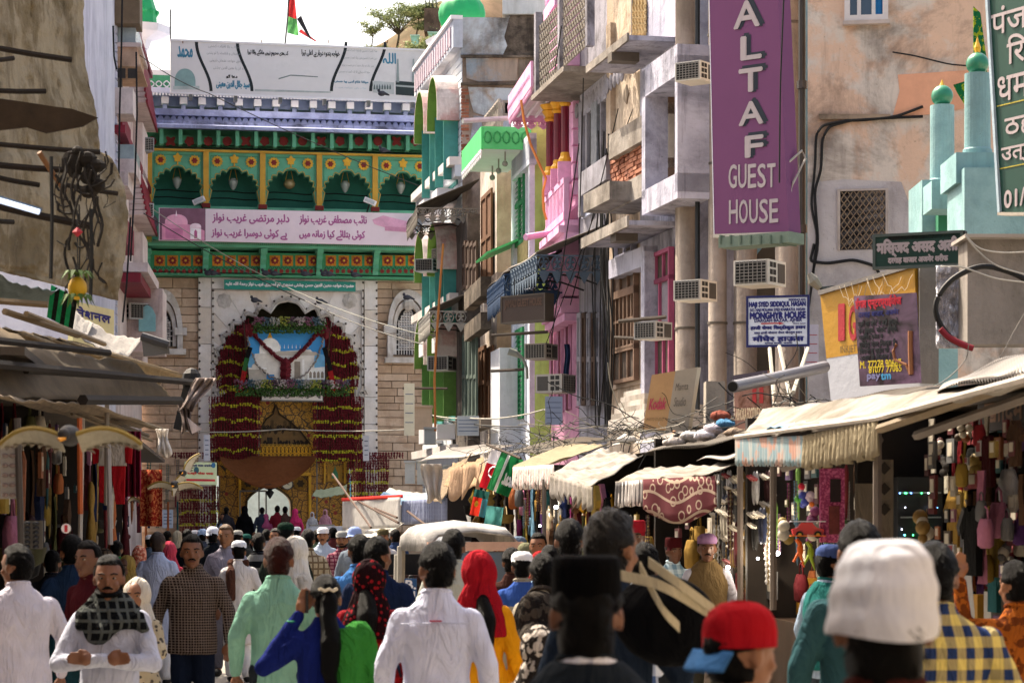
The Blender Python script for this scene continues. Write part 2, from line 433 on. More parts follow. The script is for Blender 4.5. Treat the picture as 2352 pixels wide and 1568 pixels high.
# beads of small bulbs along frame and arch
mb=MB(GW)
for i in range(0,n,3):mb.gem((AX+(arch[i][0]-AX)*1.06,.1,AZ+(arch[i][1]-AZ)*1.06),.045)
for px in (458,489,833,864):
 for k in range(22):mb.gem((gx(px),.16,gz(px,650+k*18)),.045)
mb.build('bulb_string',paint('4a403a'),gate,kind='stuff')
# deep recess behind the arch
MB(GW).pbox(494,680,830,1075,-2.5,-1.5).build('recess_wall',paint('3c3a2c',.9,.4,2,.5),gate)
# pointed jali windows
def jali_window(px,y0,y1,hw,lbl):
 a,zt=g(px,y0);zb_=gz(px,y1);w=hw
 zs=zt-w*1.9
 def og(s,n=9): return [(a-w*s*math.cos(t/n*math.pi/2)**.8,zs+(zt-zs)*s*math.sin(t/n*math.pi/2)) for t in range(n)]+[(a,zs+(zt-zs)*s+.02)]
 def full(s,b0):h=og(s); return [(a-w*s,b0)]+h+[(2*a-x,z) for x,z in reversed(h[:-1])]+[(a+w*s,b0)]
 wd=MB(GW).poly(full(.96,zb_),-.02,.03).build('window',paint('1b1a1a'),gate)
 MB(GW).strip(full(1,zb_),full(1.28,zb_),-.05,.12).build('frame',MARBT,wd)
 MB(GW).strip(full(1.36,zb_),full(1.75,zb_),-.05,.2).build('frame',MARBT,wd)
 mb=MB(GW)
 for s in (-1,1):
  mb.box(a+s*w*1.55-.09,a+s*w*1.55+.09,0,.26,zb_-.2,zs)
  mb.box(a+s*w*1.6-.2,a+s*w*1.6+.2,0,.32,zs-.12,zs+.12)
 mb.box(a-w*2,a+w*2,0,.34,zb_-.28,zb_-.1)
 mb.build('sill',MARBT,wd)
 mb=MB(GW)
 nn=9
 for i in range(1,nn):
  x=a-w+2*w*i/nn;top=zs+(zt-zs)*(max(0,1-abs(x-a)/w))**.55
  mb.box(x-.016,x+.016,.03,.06,zb_,top)
 k=int((zt-zb_)/.17)
 for j in range(1,k):
  z=zb_+j*.17;hw_=w if z<zs else w*(1-((z-zs)/(zt-zs))**1.5)
  mb.box(a-hw_,a+hw_,.03,.058,z-.016,z+.016)
  for i in range(nn):
   x=a-w+2*w*(i+.5)/nn
   if abs(x-a)<hw_-.05:mb.gem((x,.045,z+.085),.05)
 mb.build('lattice',MARBT,wd)
jali_window(367,706,795,.42,'');jali_window(937,706,815,.40,'')
for px,yy in ((367,696),(937,700)):
 MB(GW).ball(tuple(GW.hit(px,yy)[:1])+(.2,)+(g(px,yy)[1],),(.2,.12,.22),8,5).build('finial',MARBT,gate)
# green bracketed frieze
mb=MB(GW);mb.pbox(323,575,985,634,-.3,.45);mb.build('frieze',paint('2c8a5e',.5,.25,3,.35),gate)
MB(GW).pbox(322,556,988,576,-.3,1.25).build('cornice',GREEN,gate)
mb=MB(GW)
for k in range(150):a=gx(323)+k*(gx(985)-gx(323))/150;mb.box(a,a+.034,1.25,1.29,gz(650,574),gz(650,567))
mb.build('cornice_teeth',GREEN2,gate,kind='stuff')
MB(GW).pbox(322,631,985,637,-.2,.55).build('moulding',GREEN2,gate)
for px in (338,470,601,729,858):
 a=gx(px);zt=gz(px,578);zz=gz(px,636)
 MB(GW).poly([(0,0)],0,0) if 0 else None
 mb=MB(Frame(GW.o,GW.n,GW.u));h=zt-zz
 mb.poly([(.4,zz),(.52,zz),(.56,zz+h*.15),(.7,zz+h*.25),(.66,zz+h*.4),(.9,zz+h*.6),(.88,zz+h*.72),(1.2,zt-.02),(.4,zt)],a-.09,a+.09)
 mb.build('bracket',GREEN,gate)
 mb=MB(GW);mb.box(a-.13,a+.13,.45,.95,zt-.14,zt);mb.build('bracket_cap',GREEN,gate)
ORANGE=paint('c07a20',.6,.2,4,.3)
for i,px in enumerate((338,470,601,729,858)):
 for k in range(4):
  x=px+28+k*29.5
  if x>975: continue
  a,z=g(x,602);a0=.17
  sq=MB(GW).box(a-a0,a+a0,.45,.47,z-a0,z+a0).build('square_panel',ORANGE,gate)
  MB(GW).poly(circ(a,z,.12,24,8,.18),.47,.50).build('painted_flower',MAROON,sq)
  MB(GW).poly(circ(a,z,.04,8),.50,.515).build('flower_centre',GOLD,sq)
 mb=MB(GW);x=px+16
 while x<px+125 and x<978:
  a,z=g(x,626);mb.poly(circ(a,z,.07,12,6,.2),.45,.475);x+=13.5
 mb.build('painted_leaves',MAROON,gate,kind='stuff')
 mb=MB(GW);x=px+14
 while x<px+125 and x<978:
  a,z=g(x,617);mb.tube([(a,.455,z-.06),(a+.06,.455,z+.04),(a+.12,.455,z-.06)],.013,4);x+=9
 mb.build('painted_scrolls',paint('14503a'),gate,kind='stuff')
# arcade of five scalloped arches
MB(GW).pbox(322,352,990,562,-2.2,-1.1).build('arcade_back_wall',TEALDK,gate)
MB(GW).pbox(322,470,990,562,-.6,-.2).build('parapet',GREEN,gate)
MB(GW).pbox(319,262,999,352,-3.2,-.45).build('upper_wall',GREEN2,gate)
MB(GW).pbox(318,200,1000,262,-4,-1.2).build('upper_wall',paint('8b97b5',.85,.15,1,.3),gate)
mb=MB(GW);mb.box(gx(318),gx(328),-3.2,0,gz(320,562),gz(320,350)).box(gx(985),gx(1000),-3.2,0,gz(320,562),gz(320,350)).pbox(322,340,990,356,-3.2,0).build('arcade_side',GREEN2,gate)
piers=[343,473,603,733,861,990]
def ty(px): return (px-343)*.0225 # nothing: courses are level in the world, kept for reference of the survey
for i in range(5):
 a0,a1=gx(piers[i]+6),gx(piers[i+1]-6);xc=(a0+a1)/2;w=(a1-a0)/2
 zt=gz(660,354);z0=gz(660,485);zs=gz(660,442);za=gz(660,390)
 ar=foil(xc,zs,w-.12,za-zs-.12,5,.11,.14,6)
 ar=[(xc-w+.12,z0),(xc-w+.04,zs-.35)]+ar+[(xc+w-.04,zs-.35),(xc+w-.12,z0)]
 ou=outer_of(ar,xc,z0-.3,a0,a1,z0,zt)
 bay=MB(GW).strip(ar,ou,-.35,0).build('arch',GREEN,gate)
 MB(GW).tube([(x,.012,z) for x,z in ring_pts(ar,xc,z0,1.03)][1:-1],.014,4).build('arch_edge',YEL,bay)
 for s in (-1,1):
  f=motif(GW,xc+s*w*.66,gz(660,375),.17,0,GOLD,MAROON,gate,petals=12,n=24)
 MB(GW).poly(circ(xc,gz(660,369),.13,20,5,.25,math.pi/2),0,.05).build('crest',GOLD,bay)
 MB(GW).box(xc-.02,xc+.02,0,.03,gz(660,385),gz(660,372)).build('crest_stem',GOLD,bay)
 for y0 in (-1,1):
  MB(GW).box(xc+y0*(w-.07)-.012,xc+y0*(w-.07)+.012,0,.015,zs,zt-.12).build('panel_line',GREEN2,bay)
 MB(GW).box(xc-w+.07,xc+w-.07,0,.015,zt-.135,zt-.11).build('panel_line',GREEN2,bay)
 # hanging glass lamp
 l=thing('hanging_lamp','glass lamp on thin chains in the %s arch of the green arcade'%('leftmost','second','middle','fourth','rightmost')[i],'lamp',GW.pt((xc,-.6,gz(660,425))),'lamps hanging in the arcade')
 mb=MB(GW);zl=gz(660,417)
 if i==2:mb.ball((xc,-.6,zl),(.2,.2,.17),12,8)
 else:mb.lathe((xc,-.6,zl),[(.03,-.24),(.09,-.17),(.15,-.02),(.16,.06),(.1,.1),(.08,.14)],12)
 mb.build('shade',paint('9aa09a' if i!=2 else 'a08a60',.2,.1,3,0,0,spec=.8),l,smooth=True)
 MB(GW).tube([(xc-.14,-.6,zl+.06),(xc,-.6,zl+.7)],.008,4).tube([(xc+.14,-.6,zl+.06),(xc,-.6,zl+.7)],.008,4).build('chain',GOLD,l)
for px in piers[:-1]:
 a=gx(px)
 MB(GW).box(a-.09,a+.09,-.3,.12,gz(660,472),gz(660,350)).build('pilaster',YEL,gate)
 MB(GW).box(a-.14,a+.14,-.3,.15,gz(660,482),gz(660,472)).build('pilaster_base',MAROON,gate)
 MB(GW).box(a-.08,a+.08,-.3,.10,gz(660,562),gz(660,482)).build('pilaster_foot',YEL if px==343 else GREEN2,gate)
MB(GW).pbox(318,344,992,357,-.3,.16).build('yellow_beam',YEL,gate)
mb=MB(GW)
for y in (440,456):mb.tube([(gx(352)+k*.5,-.45,gz(660,y)+.03*math.sin(k*1.7)) for k in range(19)],.02,4)
mb.build('cable',BLACK,gate)
# green cornice with brackets and red motifs under the blue eave
MB(GW).pbox(320,308,992,345,-.3,.1).build('upper_frieze',GREEN2,gate)
for k in range(16):
 px=348+k*43.2-21
 a=gx(px);MB(GW).box(a-.06,a+.06,.1,.55,gz(660,344),gz(660,310)).build('bracket',GREEN,gate)
 if k<15:
  a,z=g(px+21.6,326);p=((16,0),(20,4),(16,5),(24,8))[k%4]
  MB(GW).poly(circ(a,z,.15,24,p[1],.35 if p[1]==4 else .12,.78),.1,.13).build('red_motif',MAROON,gate)
# lavender eave, balustrade and colonnade wall
ev=MB(GW);zt,zz=gz(660,288),gz(660,312)
ev.raw([(gx(318), -.2, zt), (gx(992), -.2, zt), (gx(992), 1.0, zz + .1), (gx(318), 1.0, zz + .1), (gx(318), -.2, zt - .2), (gx(992), -.2, zt - .2), (gx(992), 1.0, zz), (gx(318), 1.0, zz)],
  [(0, 1, 2, 3), (4, 5, 6, 7), (3, 2, 6, 7), (0, 3, 7, 4), (1, 2, 6, 5)]).build('eave', plaster('a8b0d4', '949cc4', '3a3a44', .6, .5, .9, .6), gate)
MB(GW).pbox(318,262,992,267,-.35,.05).build('balustrade_rail',LAV,gate)
MB(GW).pbox(318,288,992,294,-.35,.1).build('balustrade_base',plaster('a8b0d4','949cc4','26262c',.8,.5,.9,.8),gate)
MB(GW).pbox(318,267,992,289,-.42,-.35).build('balustrade_back',paint('3b4470'),gate)
for k in range(44):
 a=gx(324+k*15);z=gz(660,288);h=gz(660,267)-z
 MB(GW).poly([(a-.105,z),(a+.105,z),(a+.105,z+h*.35),(a+.07,z+h*.62),(a,z+h*.78),(a-.07,z+h*.62),(a-.105,z+h*.35)],-.35,-.08).build('baluster',LAV,gate)
mb=MB(GW)
for k in range(45):
 a=gx(316.5+k*15);z=gz(660,288);h=gz(660,267)-z
 mb.poly([(a-.03,z+h),(a+.03,z+h),(a+.01,z+h*.75),(a-.01,z+h*.75)],-.1,-.06)
mb.build('balustrade_points',LAV,gate,kind='stuff')
for k in range(16):
 a=gx(338+k*43);zt=gz(660,217);zz=gz(660,262)
 c=MB(GW).box(a-.07,a+.07,-1.2,-.95,zz,zt).build('colonette',LAV,gate)
 MB(GW).box(a-.12,a+.12,-1.2,-.8,zt-.28,zt-.05).build('capital',WHITE,c)
MB(GW).pbox(318,212,992,220,-1.4,-.6).build('top_cornice',paint('c6cade',.7,.1,2,.3),gate)
mb=MB(GW)
for k in range(90):a=gx(322+k*7.4);mb.box(a,a+.06,-.6,-.55,gz(660,221),gz(660,216))
mb.build('cornice_teeth',WHITE,gate,kind='stuff')
for x0,x1 in ((338,392),(975,1000)):
 p=MB(GW).pbox(x0,160,x1,213,-1.4,-1.1).build('parapet_panel',WHITE,gate)
 MB(GW).pbox(x0,172,x1,203,-1.1,-1.07).build('green_field',GREEN2,p)
 for k in range(int((x1-x0)/18)):
  a,z=g(x0+11+18*k,187)
  MB(GW).tube([(a+.1*math.sin(t)*(1 if t<3.14 else 1),-1.05,z+.2-t*.065) for t in [q*.52 for q in range(13)]],.022,4).build('wavy_line',WHITE,p)
  MB(GW).tube([(a-.1*math.sin(t),-1.05,z+.2-t*.065) for t in [q*.52 for q in range(13)]],.022,4).build('wavy_line',WHITE,p)
# ================================================================ signs on the gate
BW=Wall(392,77.9,975,79.6)
bb=thing('rooftop_signboard','long pale rooftop signboard with Urdu verses and wavy black dividers above the gate','signboard',BW.at(680,215))
MB(BW).box(0,BW.L,-.25,0,BW.hit(390,213)[1],BW.hit(390,92)[1]).build('board',paint('d2d0d2',.5,.05,.8,.25,.05),bb)
bz0,bz1=BW.hit(390,213)[1],BW.hit(390,92)[1]
for c in (bz0,bz1):MB(BW).box(-.02,BW.L+.02,-.05,.03,c-.03,c+.03).build('rim',WHITE,bb)
for k in range(6):MB(BW).box(.6+k*1.45,.7+k*1.45,-.3,.0,bz0-.2,bz0+.001).build('strut',STEEL,bb)
INK=paint('1c2226',.6);BLUE=paint('3a7f9c',.6);PALE=paint('8b9296',.6)
for x,s in ((468,1),(562,1),(778,-1),(868,-1)):
 pts=[]
 for t in range(13):
  a,z=BW.hit(x+s*14*math.sin((t/12-.5)*math.pi)*1.2,97+113*t/12);pts.append((a,.006,z))
 mb=MB(BW)
 for p,q in zip(pts,pts[1:]):w=.05;mb.quad((p[0]-w,.006,p[2]),(p[0]+w,.006,p[2]),(q[0]+w,.006,q[2]),(q[0]-w,.006,q[2]))
 mb.build('wavy_divider',INK,bb)
for t, x0, y0, x1, y1, m, bo in (('محمد', 408, 106, 442, 133, BLUE, .012), ('اللہ', 880, 122, 909, 147, BLUE, .012), ('کبھی محروم نہیں مانگنے والا تیرا', 569, 113, 662, 132, INK, .006),
  ('خواجہ ہندوہ دربار ہے اعلی تیرا',693,114,780,134,INK,.006),('سید جلال الدین معینی',497,184,573,206,BLUE,.012),('دعا گو',520,172,545,181,INK,.01),
  ('گرداب بلا افتادہ کشتی',478,102,552,113,PALE,0),('ضعیفان و شکستہ را تو پشتی',475,118,552,129,PALE,0),('بحق خواجہ عثمان ہارونی',482,135,555,146,PALE,0),('مدد کن یا معین الدین چشتی',490,152,565,163,PALE,0),
  ('شاہ است حسین بادشاہ است حسین',790,112,866,122,PALE,0),('دین است حسین دین پناہ است حسین',790,129,866,139,PALE,0),('سر داد نہ داد دست در دست یزید',785,146,858,156,PALE,0),('حقا کہ بنائے لا الہ است حسین',778,161,850,171,PALE,0),
  ('مولانا غلام آسی پیا حسنی', 768, 183, 846, 194, BLUE, .006), ('خاک پائے خواجہ غریب', 770, 199, 842, 206, paint('8fb2c2'), 0)):
 pwrite(t,BW,x0,y0,x1,y1,.006,m,bb,bold=bo)
def flatpic(W,parent,name,polys,b=.006):
 """flat print: list of (material, [(px, py)...])"""
 for i,(m,pts) in enumerate(polys):
  q=[W.hit(x,y,b) for x,y in pts]
  MB(W).quad(*[(a,b+.002*i,z) for a,z in q]).build(name,m,parent)
dome= lambda cx,cy,r,h,n=14:[(cx+r*math.cos(math.pi*k/n)*(1+.12*math.sin(math.pi*k/n)),cy-h*math.sin(math.pi*k/n)**.8) for k in range(n+1)]
flatpic(BW,bb,'printed_dome',[(paint('7fa0a0',.6),dome(425,198,24,40)),(paint('a9b6b6',.6),[(392+6,198),(458,198),(458,206),(398,206)])])
flatpic(BW, bb, 'printed_building', [(paint('2a3638', .6), [(909, 186), (963, 190), (963, 222), (909, 218)]), (paint('9aa2a2', .6), [(909, 195), (963, 199), (963, 203), (909, 199)]), (paint('b0b6b8', .6), [(856, 186), (905, 190), (905, 217), (856, 213)])] +
  [(paint('5a6668',.6),[(858+k*6,200),(860+k*6,193),(862+k*6,200),(862+k*6,206),(858+k*6,206)]) for k in range(7)]+
  [(paint('8a9698', .6), [(x, 136), (x + 3, 136), (x + 5, 190), (x - 2, 190)]) for x in (912, 948)])
flatpic(BW,bb,'printed_roofline',[(paint('6d7a7c',.6),[(640,180),(668,172),(730,176),(730,178),(668,174.5),(640,183)]),(paint('a5adae',.6),[(585,205),(760,211),(760,214),(585,210)])])
mb=MB(BW).tube([(0,-.1,bz1),(0,-.1,bz1+1.0)],.025,5).build('corner_post',STEEL,bb)
for px in (419,600,753,889):MB(BW).pbox(px,92,px+2,100,0,.02).build('rust_stain',paint('6a3a20'),bb)
PW=Wall(365,77.6,957,79.1)
pb=thing('pink_banner','long faded pink banner with magenta Urdu lettering across the green arcade','banner',PW.at(660,560))
pz0,pz1=PW.hit(366,552)[1],PW.hit(366,477)[1]
MB(PW).box(0,PW.L,-.08,0,pz0,pz1).build('board',paint('d8c8d2',.5,.06,.8,.15,.05),pb)
MAG=paint('a85a90',.6)
for t,x0,y0,x1,y1,bo in (('نائب مصطفی غریب نواز',688,492,842,519,.012),('دلبر مرتضی غریب نواز',488,489,664,516,.012),('کوئی بتلائے کیا زمانہ میں',688,527,838,553,.012),('ہے کوئی دوسرا غریب نواز',486,524,660,551,.012)):
 pwrite(t,PW,x0,y0,x1,y1,.006,MAG,pb,bold=bo)
flatpic(PW, pb, 'printed_shrine', [(paint('7a5468', .6), [(367, 478), (472, 479), (472, 553), (367, 551)]), (paint('e8a8c4', .6), dome(405, 516, 26, 24)), (paint('f2dfe8', .6), [(403, 496), (405, 482), (407, 496)]),
  (paint('d890b0', .6), [(372, 514), (440, 516), (470, 530), (470, 552), (372, 550)]), (paint('f0d8e4', .6), dome(449, 524, 13, 11)), (paint('c87aa0', .6), [(380, 524), (420, 525), (420, 548), (380, 547)]), (paint('f3e6ee', .6), [(437, 524), (462, 525), (462, 550), (437, 549)]), (paint('b05a88', .6), [(446, 532), (449, 527), (453, 532), (453, 548), (446, 548)])])
flatpic(PW,pb,'printed_courtyard',[(paint('d8a0bc',.6),[(855,505),(880,495),(950,512),(952,530),(900,528),(860,515)]),(paint('c88aa8',.6),[(884,520),(948,524),(948,534),(884,530)])])
TW=Wall(515,79.3,817,80.1)
ts=thing('teal_nameplate','long teal nameplate with white Urdu line above the marble arch','sign',TW.at(665,668))
MB(TW).box(0,TW.L,-.06,0,TW.hit(515,664)[1],TW.hit(515,642)[1]).build('board',paint('0d8578',.5,.08,2,.1,0),ts)
pwrite('حضرت خواجہ معین الدین حسن چشتی سنجری ثم اجمیری غریب نواز رحمۃ اللہ علیہ',TW,519,647,813,663,.006,WHITE,ts,bold=.012)
SW=Wall(602,79.0,741,79.4)
ms=thing('marble_nameplate','white marble nameplate with grey calligraphy below the flower shelf of the arch','sign',SW.at(670,918))
MB(SW).box(0,SW.L,-.12,0,SW.hit(602,918)[1],SW.hit(602,897)[1]).build('slab',MARB[0],ms)
MB(SW).box(-.03,SW.L+.03,-.12,.03,SW.hit(602,921)[1],SW.hit(602,918)[1]-.002).build('rim',STEEL,ms)
pwrite('یا خواجہ غریب نواز',SW,607,900,736,915,.006,paint('6a6a6a'),ms,bold=.012)
# shrine picture in the arch
QW=Wall(570,79.1,746,79.6)
sp=thing('shrine_picture','large framed picture of a white domed shrine under blue sky inside the marble arch','picture',QW.at(658,880))
MB(QW).box(0,QW.L,-.1,0,QW.hit(570,882)[1],QW.hit(570,757)[1]).build('board',paint('2b8fd0',.5,.12,.8,0,0),sp)
q0=paint('d8d4cc',.6);q1=paint('b8b0a4',.6);q2=paint('8a7f72',.6);q3=paint('efeeea',.6)
flatpic(QW, sp, 'printed_picture', [(paint('6fb4dc', .6), [(570, 820), (600, 808), (650, 815), (700, 805), (746, 815), (746, 860), (570, 860)]), (q3, dome(620, 812, 24, 36)), (GOLD, [(614, 776), (617, 770), (620, 758), (623, 770), (626, 776)]),
 (q0,[(585,812),(655,812),(655,860),(585,860)]),(q0,[(630,808),(712,802),(722,812),(722,872),(630,876)]),(q1,[(622,816),(640,806),(726,808),(735,816)]),(q2,[(645,830),(660,830),(660,868),(645,868)]),(q3,[(662,826),(668,826),(668,872),(662,872)]),
 (q2, [(676, 830), (690, 830), (690, 868), (676, 868)]), (q3, [(694, 826), (699, 826), (699, 872), (694, 872)]), (q1, [(570, 846), (612, 846), (612, 872), (570, 872)]), (q3, [(570, 844), (613, 844), (613, 848), (570, 848)]), (q3, [(706, 846), (746, 842), (746, 872), (706, 872)])] +
 [(q2,[(710+k*9,868),(710+k*9,856),(713+k*9,852),(716+k*9,856),(716+k*9,868)]) for k in range(4)]+[(q3,[(634+k*9,800),(635+k*9,790),(636+k*9,800)]) for k in range(9)]+
 [(paint('5d6f76'), [(570, 872), (746, 872), (746, 877), (570, 877)]), (paint('2a4a40'), [(570, 877), (746, 877), (746, 882), (570, 882)]), (q0, dome(588, 846, 10, 12))])
for x0,y0,x1,y1 in ((568,755,748,758),(568,880,748,884)):MB(QW).pbox(x0,y0,x1,y1,-.1,.04).build('frame',paint('b9a86a'),sp)
def garland_rope(pts,r,label,mat,W=QW,b=.12,n=60):
 mb=MB(W);L=len(pts)-1
 for i in range(n):
  t=i/(n-1)*L;k=min(int(t),L-1);u=t-k
  a,z=W.hit(pts[k][0]*(1-u)+pts[k+1][0]*u,pts[k][1]*(1-u)+pts[k+1][1]*u,b)
  mb.gem((a+rnd.uniform(-.02,.02),b+rnd.uniform(-.02,.02),z+rnd.uniform(-.02,.02)),r*rnd.uniform(.8,1.15))
 return tag(mb.build('flower_rope',mat,kind='stuff'),label,'garland')
garland_rope([(578,758),(590,775),(615,802),(645,825),(657,832),(672,826),(700,800),(730,765),(742,757)],.085,'thick dark red flower rope hung in a V over the shrine picture',ROSE)
garland_rope([(657,832),(656,852),(657,875)],.17,'short dark red tassel hanging from the middle of the flower rope',ROSE,n=40)
garland_rope([(566,757),(574,800),(590,838),(620,865),(657,876),(700,862),(728,825),(740,790),(745,757)],.04,'thin silver tinsel rope looped in a U over the shrine picture',paint('8a8078',.4),n=110)
garland_rope([(562,760),(580,757)],.2,'dark red flower cluster at the left top corner of the shrine picture',ROSE,n=24)
garland_rope([(736,760),(750,764)],.2,'dark red flower cluster at the right top corner of the shrine picture',ROSE,n=24)
# curtains of threaded flowers
def curtain(W,x0,x1,ytop,ybot,label,bands,amp=7,b=.2,step=4.2,ph=0.0,sp=.052,bandw=3.4,ytf=None):
 th=thing('flower_curtain',label,'flower curtain',W.at((x0+x1)/2,ybot,b),'curtains of threaded red roses on the gate')
 red,yel=MB(W),MB(W);x=x0;r=random.Random(int(x0*7+ytop))
 while x<=x1:
  yt=ytf(x) if ytf else ytop
  a,z0=W.hit(x,ybot+r.uniform(-4,4),b);_,z1=W.hit(x,yt,b);z=z1
  while z>z0:
   py=HY-(z-CH)*F/79.8
   yb=any(abs(py-(B-amp*abs(math.sin((x-x0)/27*math.pi/2+ph))))<bandw for B in bands)
   m=yel if yb and r.random()<.8 else red
   m.gem((a+r.uniform(-.014,.014)+.03*math.sin(z*2.1+x),b+r.uniform(-.03,.03),z),.034*r.uniform(.7,1.15) if m is red else .034*r.uniform(.6,1.2))
   z-=sp
  x+=step*r.uniform(.38,.62)
 red.build('rose_threads',ROSE,th,kind='stuff');yel.build('marigold_bands',MARI,th,kind='stuff')
def arch_top(x):
 u=min(1,abs(x-661)/164); return 862-158*(1-u**2.2)**.5+6
RW=Wall(500,79.3,825,80.2)
curtain(RW,499,572,0,892,'dark red flower curtain filling the left part of the marble arch',[770,805,838,870,895],b=-.1,ytf=arch_top)
curtain(RW,748,824,0,892,'dark red flower curtain filling the right part of the marble arch',[775,808,840,872,897],b=-.1,ph=.8,ytf=arch_top)
curtain(RW,483,596,912,1056,'dark red flower curtain with yellow waves beside the left of the gilded panel',[937,972,1006,1040],b=.45)
curtain(RW,720,833,912,1058,'dark red flower curtain with yellow waves beside the right of the gilded panel',[940,972,1004,1040,1060],b=.45,ph=.6,amp=4)
curtain(RW,415,505,1118,1224,'small dark red flower curtain low on the left wall of the gate',[1150,1178,1206],b=.45,amp=2)
curtain(RW,800,892,1048,1172,'small dark red flower curtain low on the right wall beside white awning',[1082,1110,1134,1166],b=.45,amp=2)
curtain(RW,397,500,1040,1050,'thin fringe of red flowers strung over the left side wall',[],b=.4)
curtain(RW,800,925,1040,1050,'thin fringe of red flowers strung over the right side wall',[],b=.4)
curtain(RW,506,812,893,912,'short leafy red fringe under the flower shelf of the arch',[905],b=.3)
def flower_row(W,x0,x1,y,label,b,hh=.16):
 th=thing('flower_box',label,'flowers',W.at((x0+x1)/2,y,b));x=x0;r=random.Random(int(x0))
 cols=['7a5060','4a606c','9a9890','8a8e40','5a4450','a89c98']
 cl={c:MB(W) for c in cols};gr=MB(W)
 while x<x1:
  c=cols[int((x-x0)/19)%6];a,z=W.hit(x,y,b)
  for _ in range(9):
   cl[c].gem((a+r.uniform(-.1,.1),b+r.uniform(-.1,.12),z+r.uniform(-.05,hh*1.4)),.035)
   gr.gem((a+r.uniform(-.12,.12),b+r.uniform(-.1,.1),z+r.uniform(-.3,.06)),.04)
  x+=3
 for c in cols:cl[c].build('blossoms',paint(c,.8,.2,5,0,0),th,kind='stuff')
 gr.build('leaves',LEAF,th,kind='stuff')
flower_row(QW,585,742,744,'row of mixed paper flowers and leaves above the shrine picture',.3)
flower_row(QW,545,800,888,'row of mixed paper flowers on the shelf below the shrine picture',.35)
for x,s,w in ((548,1,1),(772,-1,1)):
 fl=thing('draped_flag','furled %s flag hanging slantwise at the %s of the shrine picture'%(('red green and black','left') if s==1 else ('black and red','right')),'flag',QW.at(x,880,.35))
 for k,(c,y0,y1,o) in enumerate((('161616',795,838,14),('2a5a34' if s==1 else '1a1a1a',820,870,6),('8c2222',850,900,0))):
  A=[QW.hit(x+s*(o+8),y0,.35),QW.hit(x+s*(o+22)*.9,y0+4,.35),QW.hit(x+s*(o+6),y1,.35),QW.hit(x+s*(o-2),y1,.35)]
  MB(QW).poly(A,.3+.02*k,.34+.02*k).build('cloth',cloth(c),fl)
 MB(QW).tube([QW.hit(x+s*12,740,.3)[:1]+(.3,)+QW.hit(x+s*12,740,.3)[1:],QW.hit(x+s*24,880,.3)[:1]+(.3,)+QW.hit(x+s*24,880,.3)[1:]],.02,5).build('pole',WOOD,fl)
# gilded panels
def floral(h1,h2):
 key=('fl',h1,h2)
 if key in MC: return MC[key]
 m,N=newmat('painted_floral_%s'%h1,.5,0,.4);co=N.coord()
 v=N.n('ShaderNodeTexVoronoi',feature='DISTANCE_TO_EDGE');v.inputs['Scale'].default_value=3.2;N.l(co,v.inputs['Vector'])
 w=N.noise(co,9,4,.6,.48,.56,2.5)
 f=N.math('MAXIMUM',N.math('LESS_THAN',v.outputs[0],.035),N.math('MULTIPLY',w,.75))
 col=N.mix(f,rgb(h1),rgb(h2));v2=N.n('ShaderNodeTexVoronoi');v2.inputs['Scale'].default_value=2.4;N.l(co,v2.inputs['Vector'])
 col=N.mix(N.math('LESS_THAN',v2.outputs[0],.16),col,rgb('8a2a1c'));N.out(col);MC[key]=m; return m
FLO=floral('c8922c','3c2c1a');FLO2=floral('b9862a','4a3018')
gp=thing('gilded_panel','gold floral panel with dark dome-shaped calligraphy between the flower curtains','panel',RW.at(657,1050,-.3))
MB(RW).pbox(590,920,726,1052,-.5,-.3).build('board',FLO,gp)
pts=[(598,1040),(598,985),(612,962),(628,950),(634,928),(642,950),(668,968),(692,992),(712,1018),(716,1030),(716,1040)]
MB(RW).poly([RW.hit(x,y,-.28) for x,y in pts],-.3,-.26).build('dome_shape',paint('6a4e24',.5,.2,3,.3),gp)
pwrite('بسم اللہ الرحمن الرحیم',RW,604,966,690,1000,-.25,paint('241a10'),gp,bold=.03)
pwrite('محمد رسول اللہ',RW,606,1004,706,1024,-.25,paint('241a10'),gp,bold=.02)
MB(RW).tube([RW.hit(x,y,-.2)[:1]+(-.22,)+RW.hit(x,y,-.2)[1:] for x,y in pts],.03,5).build('dome_outline',paint('3a2a14'),gp)
rl=thing('lattice_railing','wrought iron scrollwork railing across the foot of the gilded panel','railing',RW.at(657,1048,.2));mb=MB(RW)
for k in range(14):
 a,z=RW.hit(600+k*9,1032,.2);mb.tube([(a+.09*math.cos(t*.7),.2,z+.12*math.sin(t*.7)) for t in range(10)],.013,4)
 mb.tube([(a-.06,.2,z-.25),(a,.2,z+.2),(a+.06,.2,z-.25)],.012,4)
mb.build('scrollwork',GOLD,rl)
for y in (1020,1048):MB(RW).pbox(596,y,726,y+1.6,.18,.22).build('rail',GOLD,rl)
for px in (594,727):MB(RW).pbox(px,925,px+2.5,1222,.1,.2).build('post',STEEL,rl)
# lower gilded wall with the passage
lw=thing('painted_inner_gate','ochre painted inner gateway with pointed passage at street level','gateway',RW.at(650,1222,-.6))
LWx,LWz=RW.hit(618,1160,-.4);w=.75
a_l,a_r=RW.hit(506,1100,-.4)[0],RW.hit(802,1100,-.4)[0];zt=RW.hit(650,1058,-.4)[1];za=RW.hit(650,1114,-.4)[1]
h=[(LWx-w*math.cos(t*math.pi/2)**.75,LWz+(za-LWz)*t**.8*(.85+.15*t)) for t in [k/8 for k in range(9)]]
ar=[(LWx-w,0)]+h+[(2*LWx-x,z) for x,z in reversed(h[:-1])]+[(LWx+w,0)]
ou=outer_of(ar,LWx,.5,LWx-1.35,LWx+1.35,0,RW.hit(650,1092,-.4)[1])
MB(RW).strip(ar,ou,-1.1,-.4).build('arch',FLO2,lw)
MB(RW).tube([(x,-.38,z) for x,z in ar],.04,5).build('arch_edge',paint('4a3a1c'),lw)
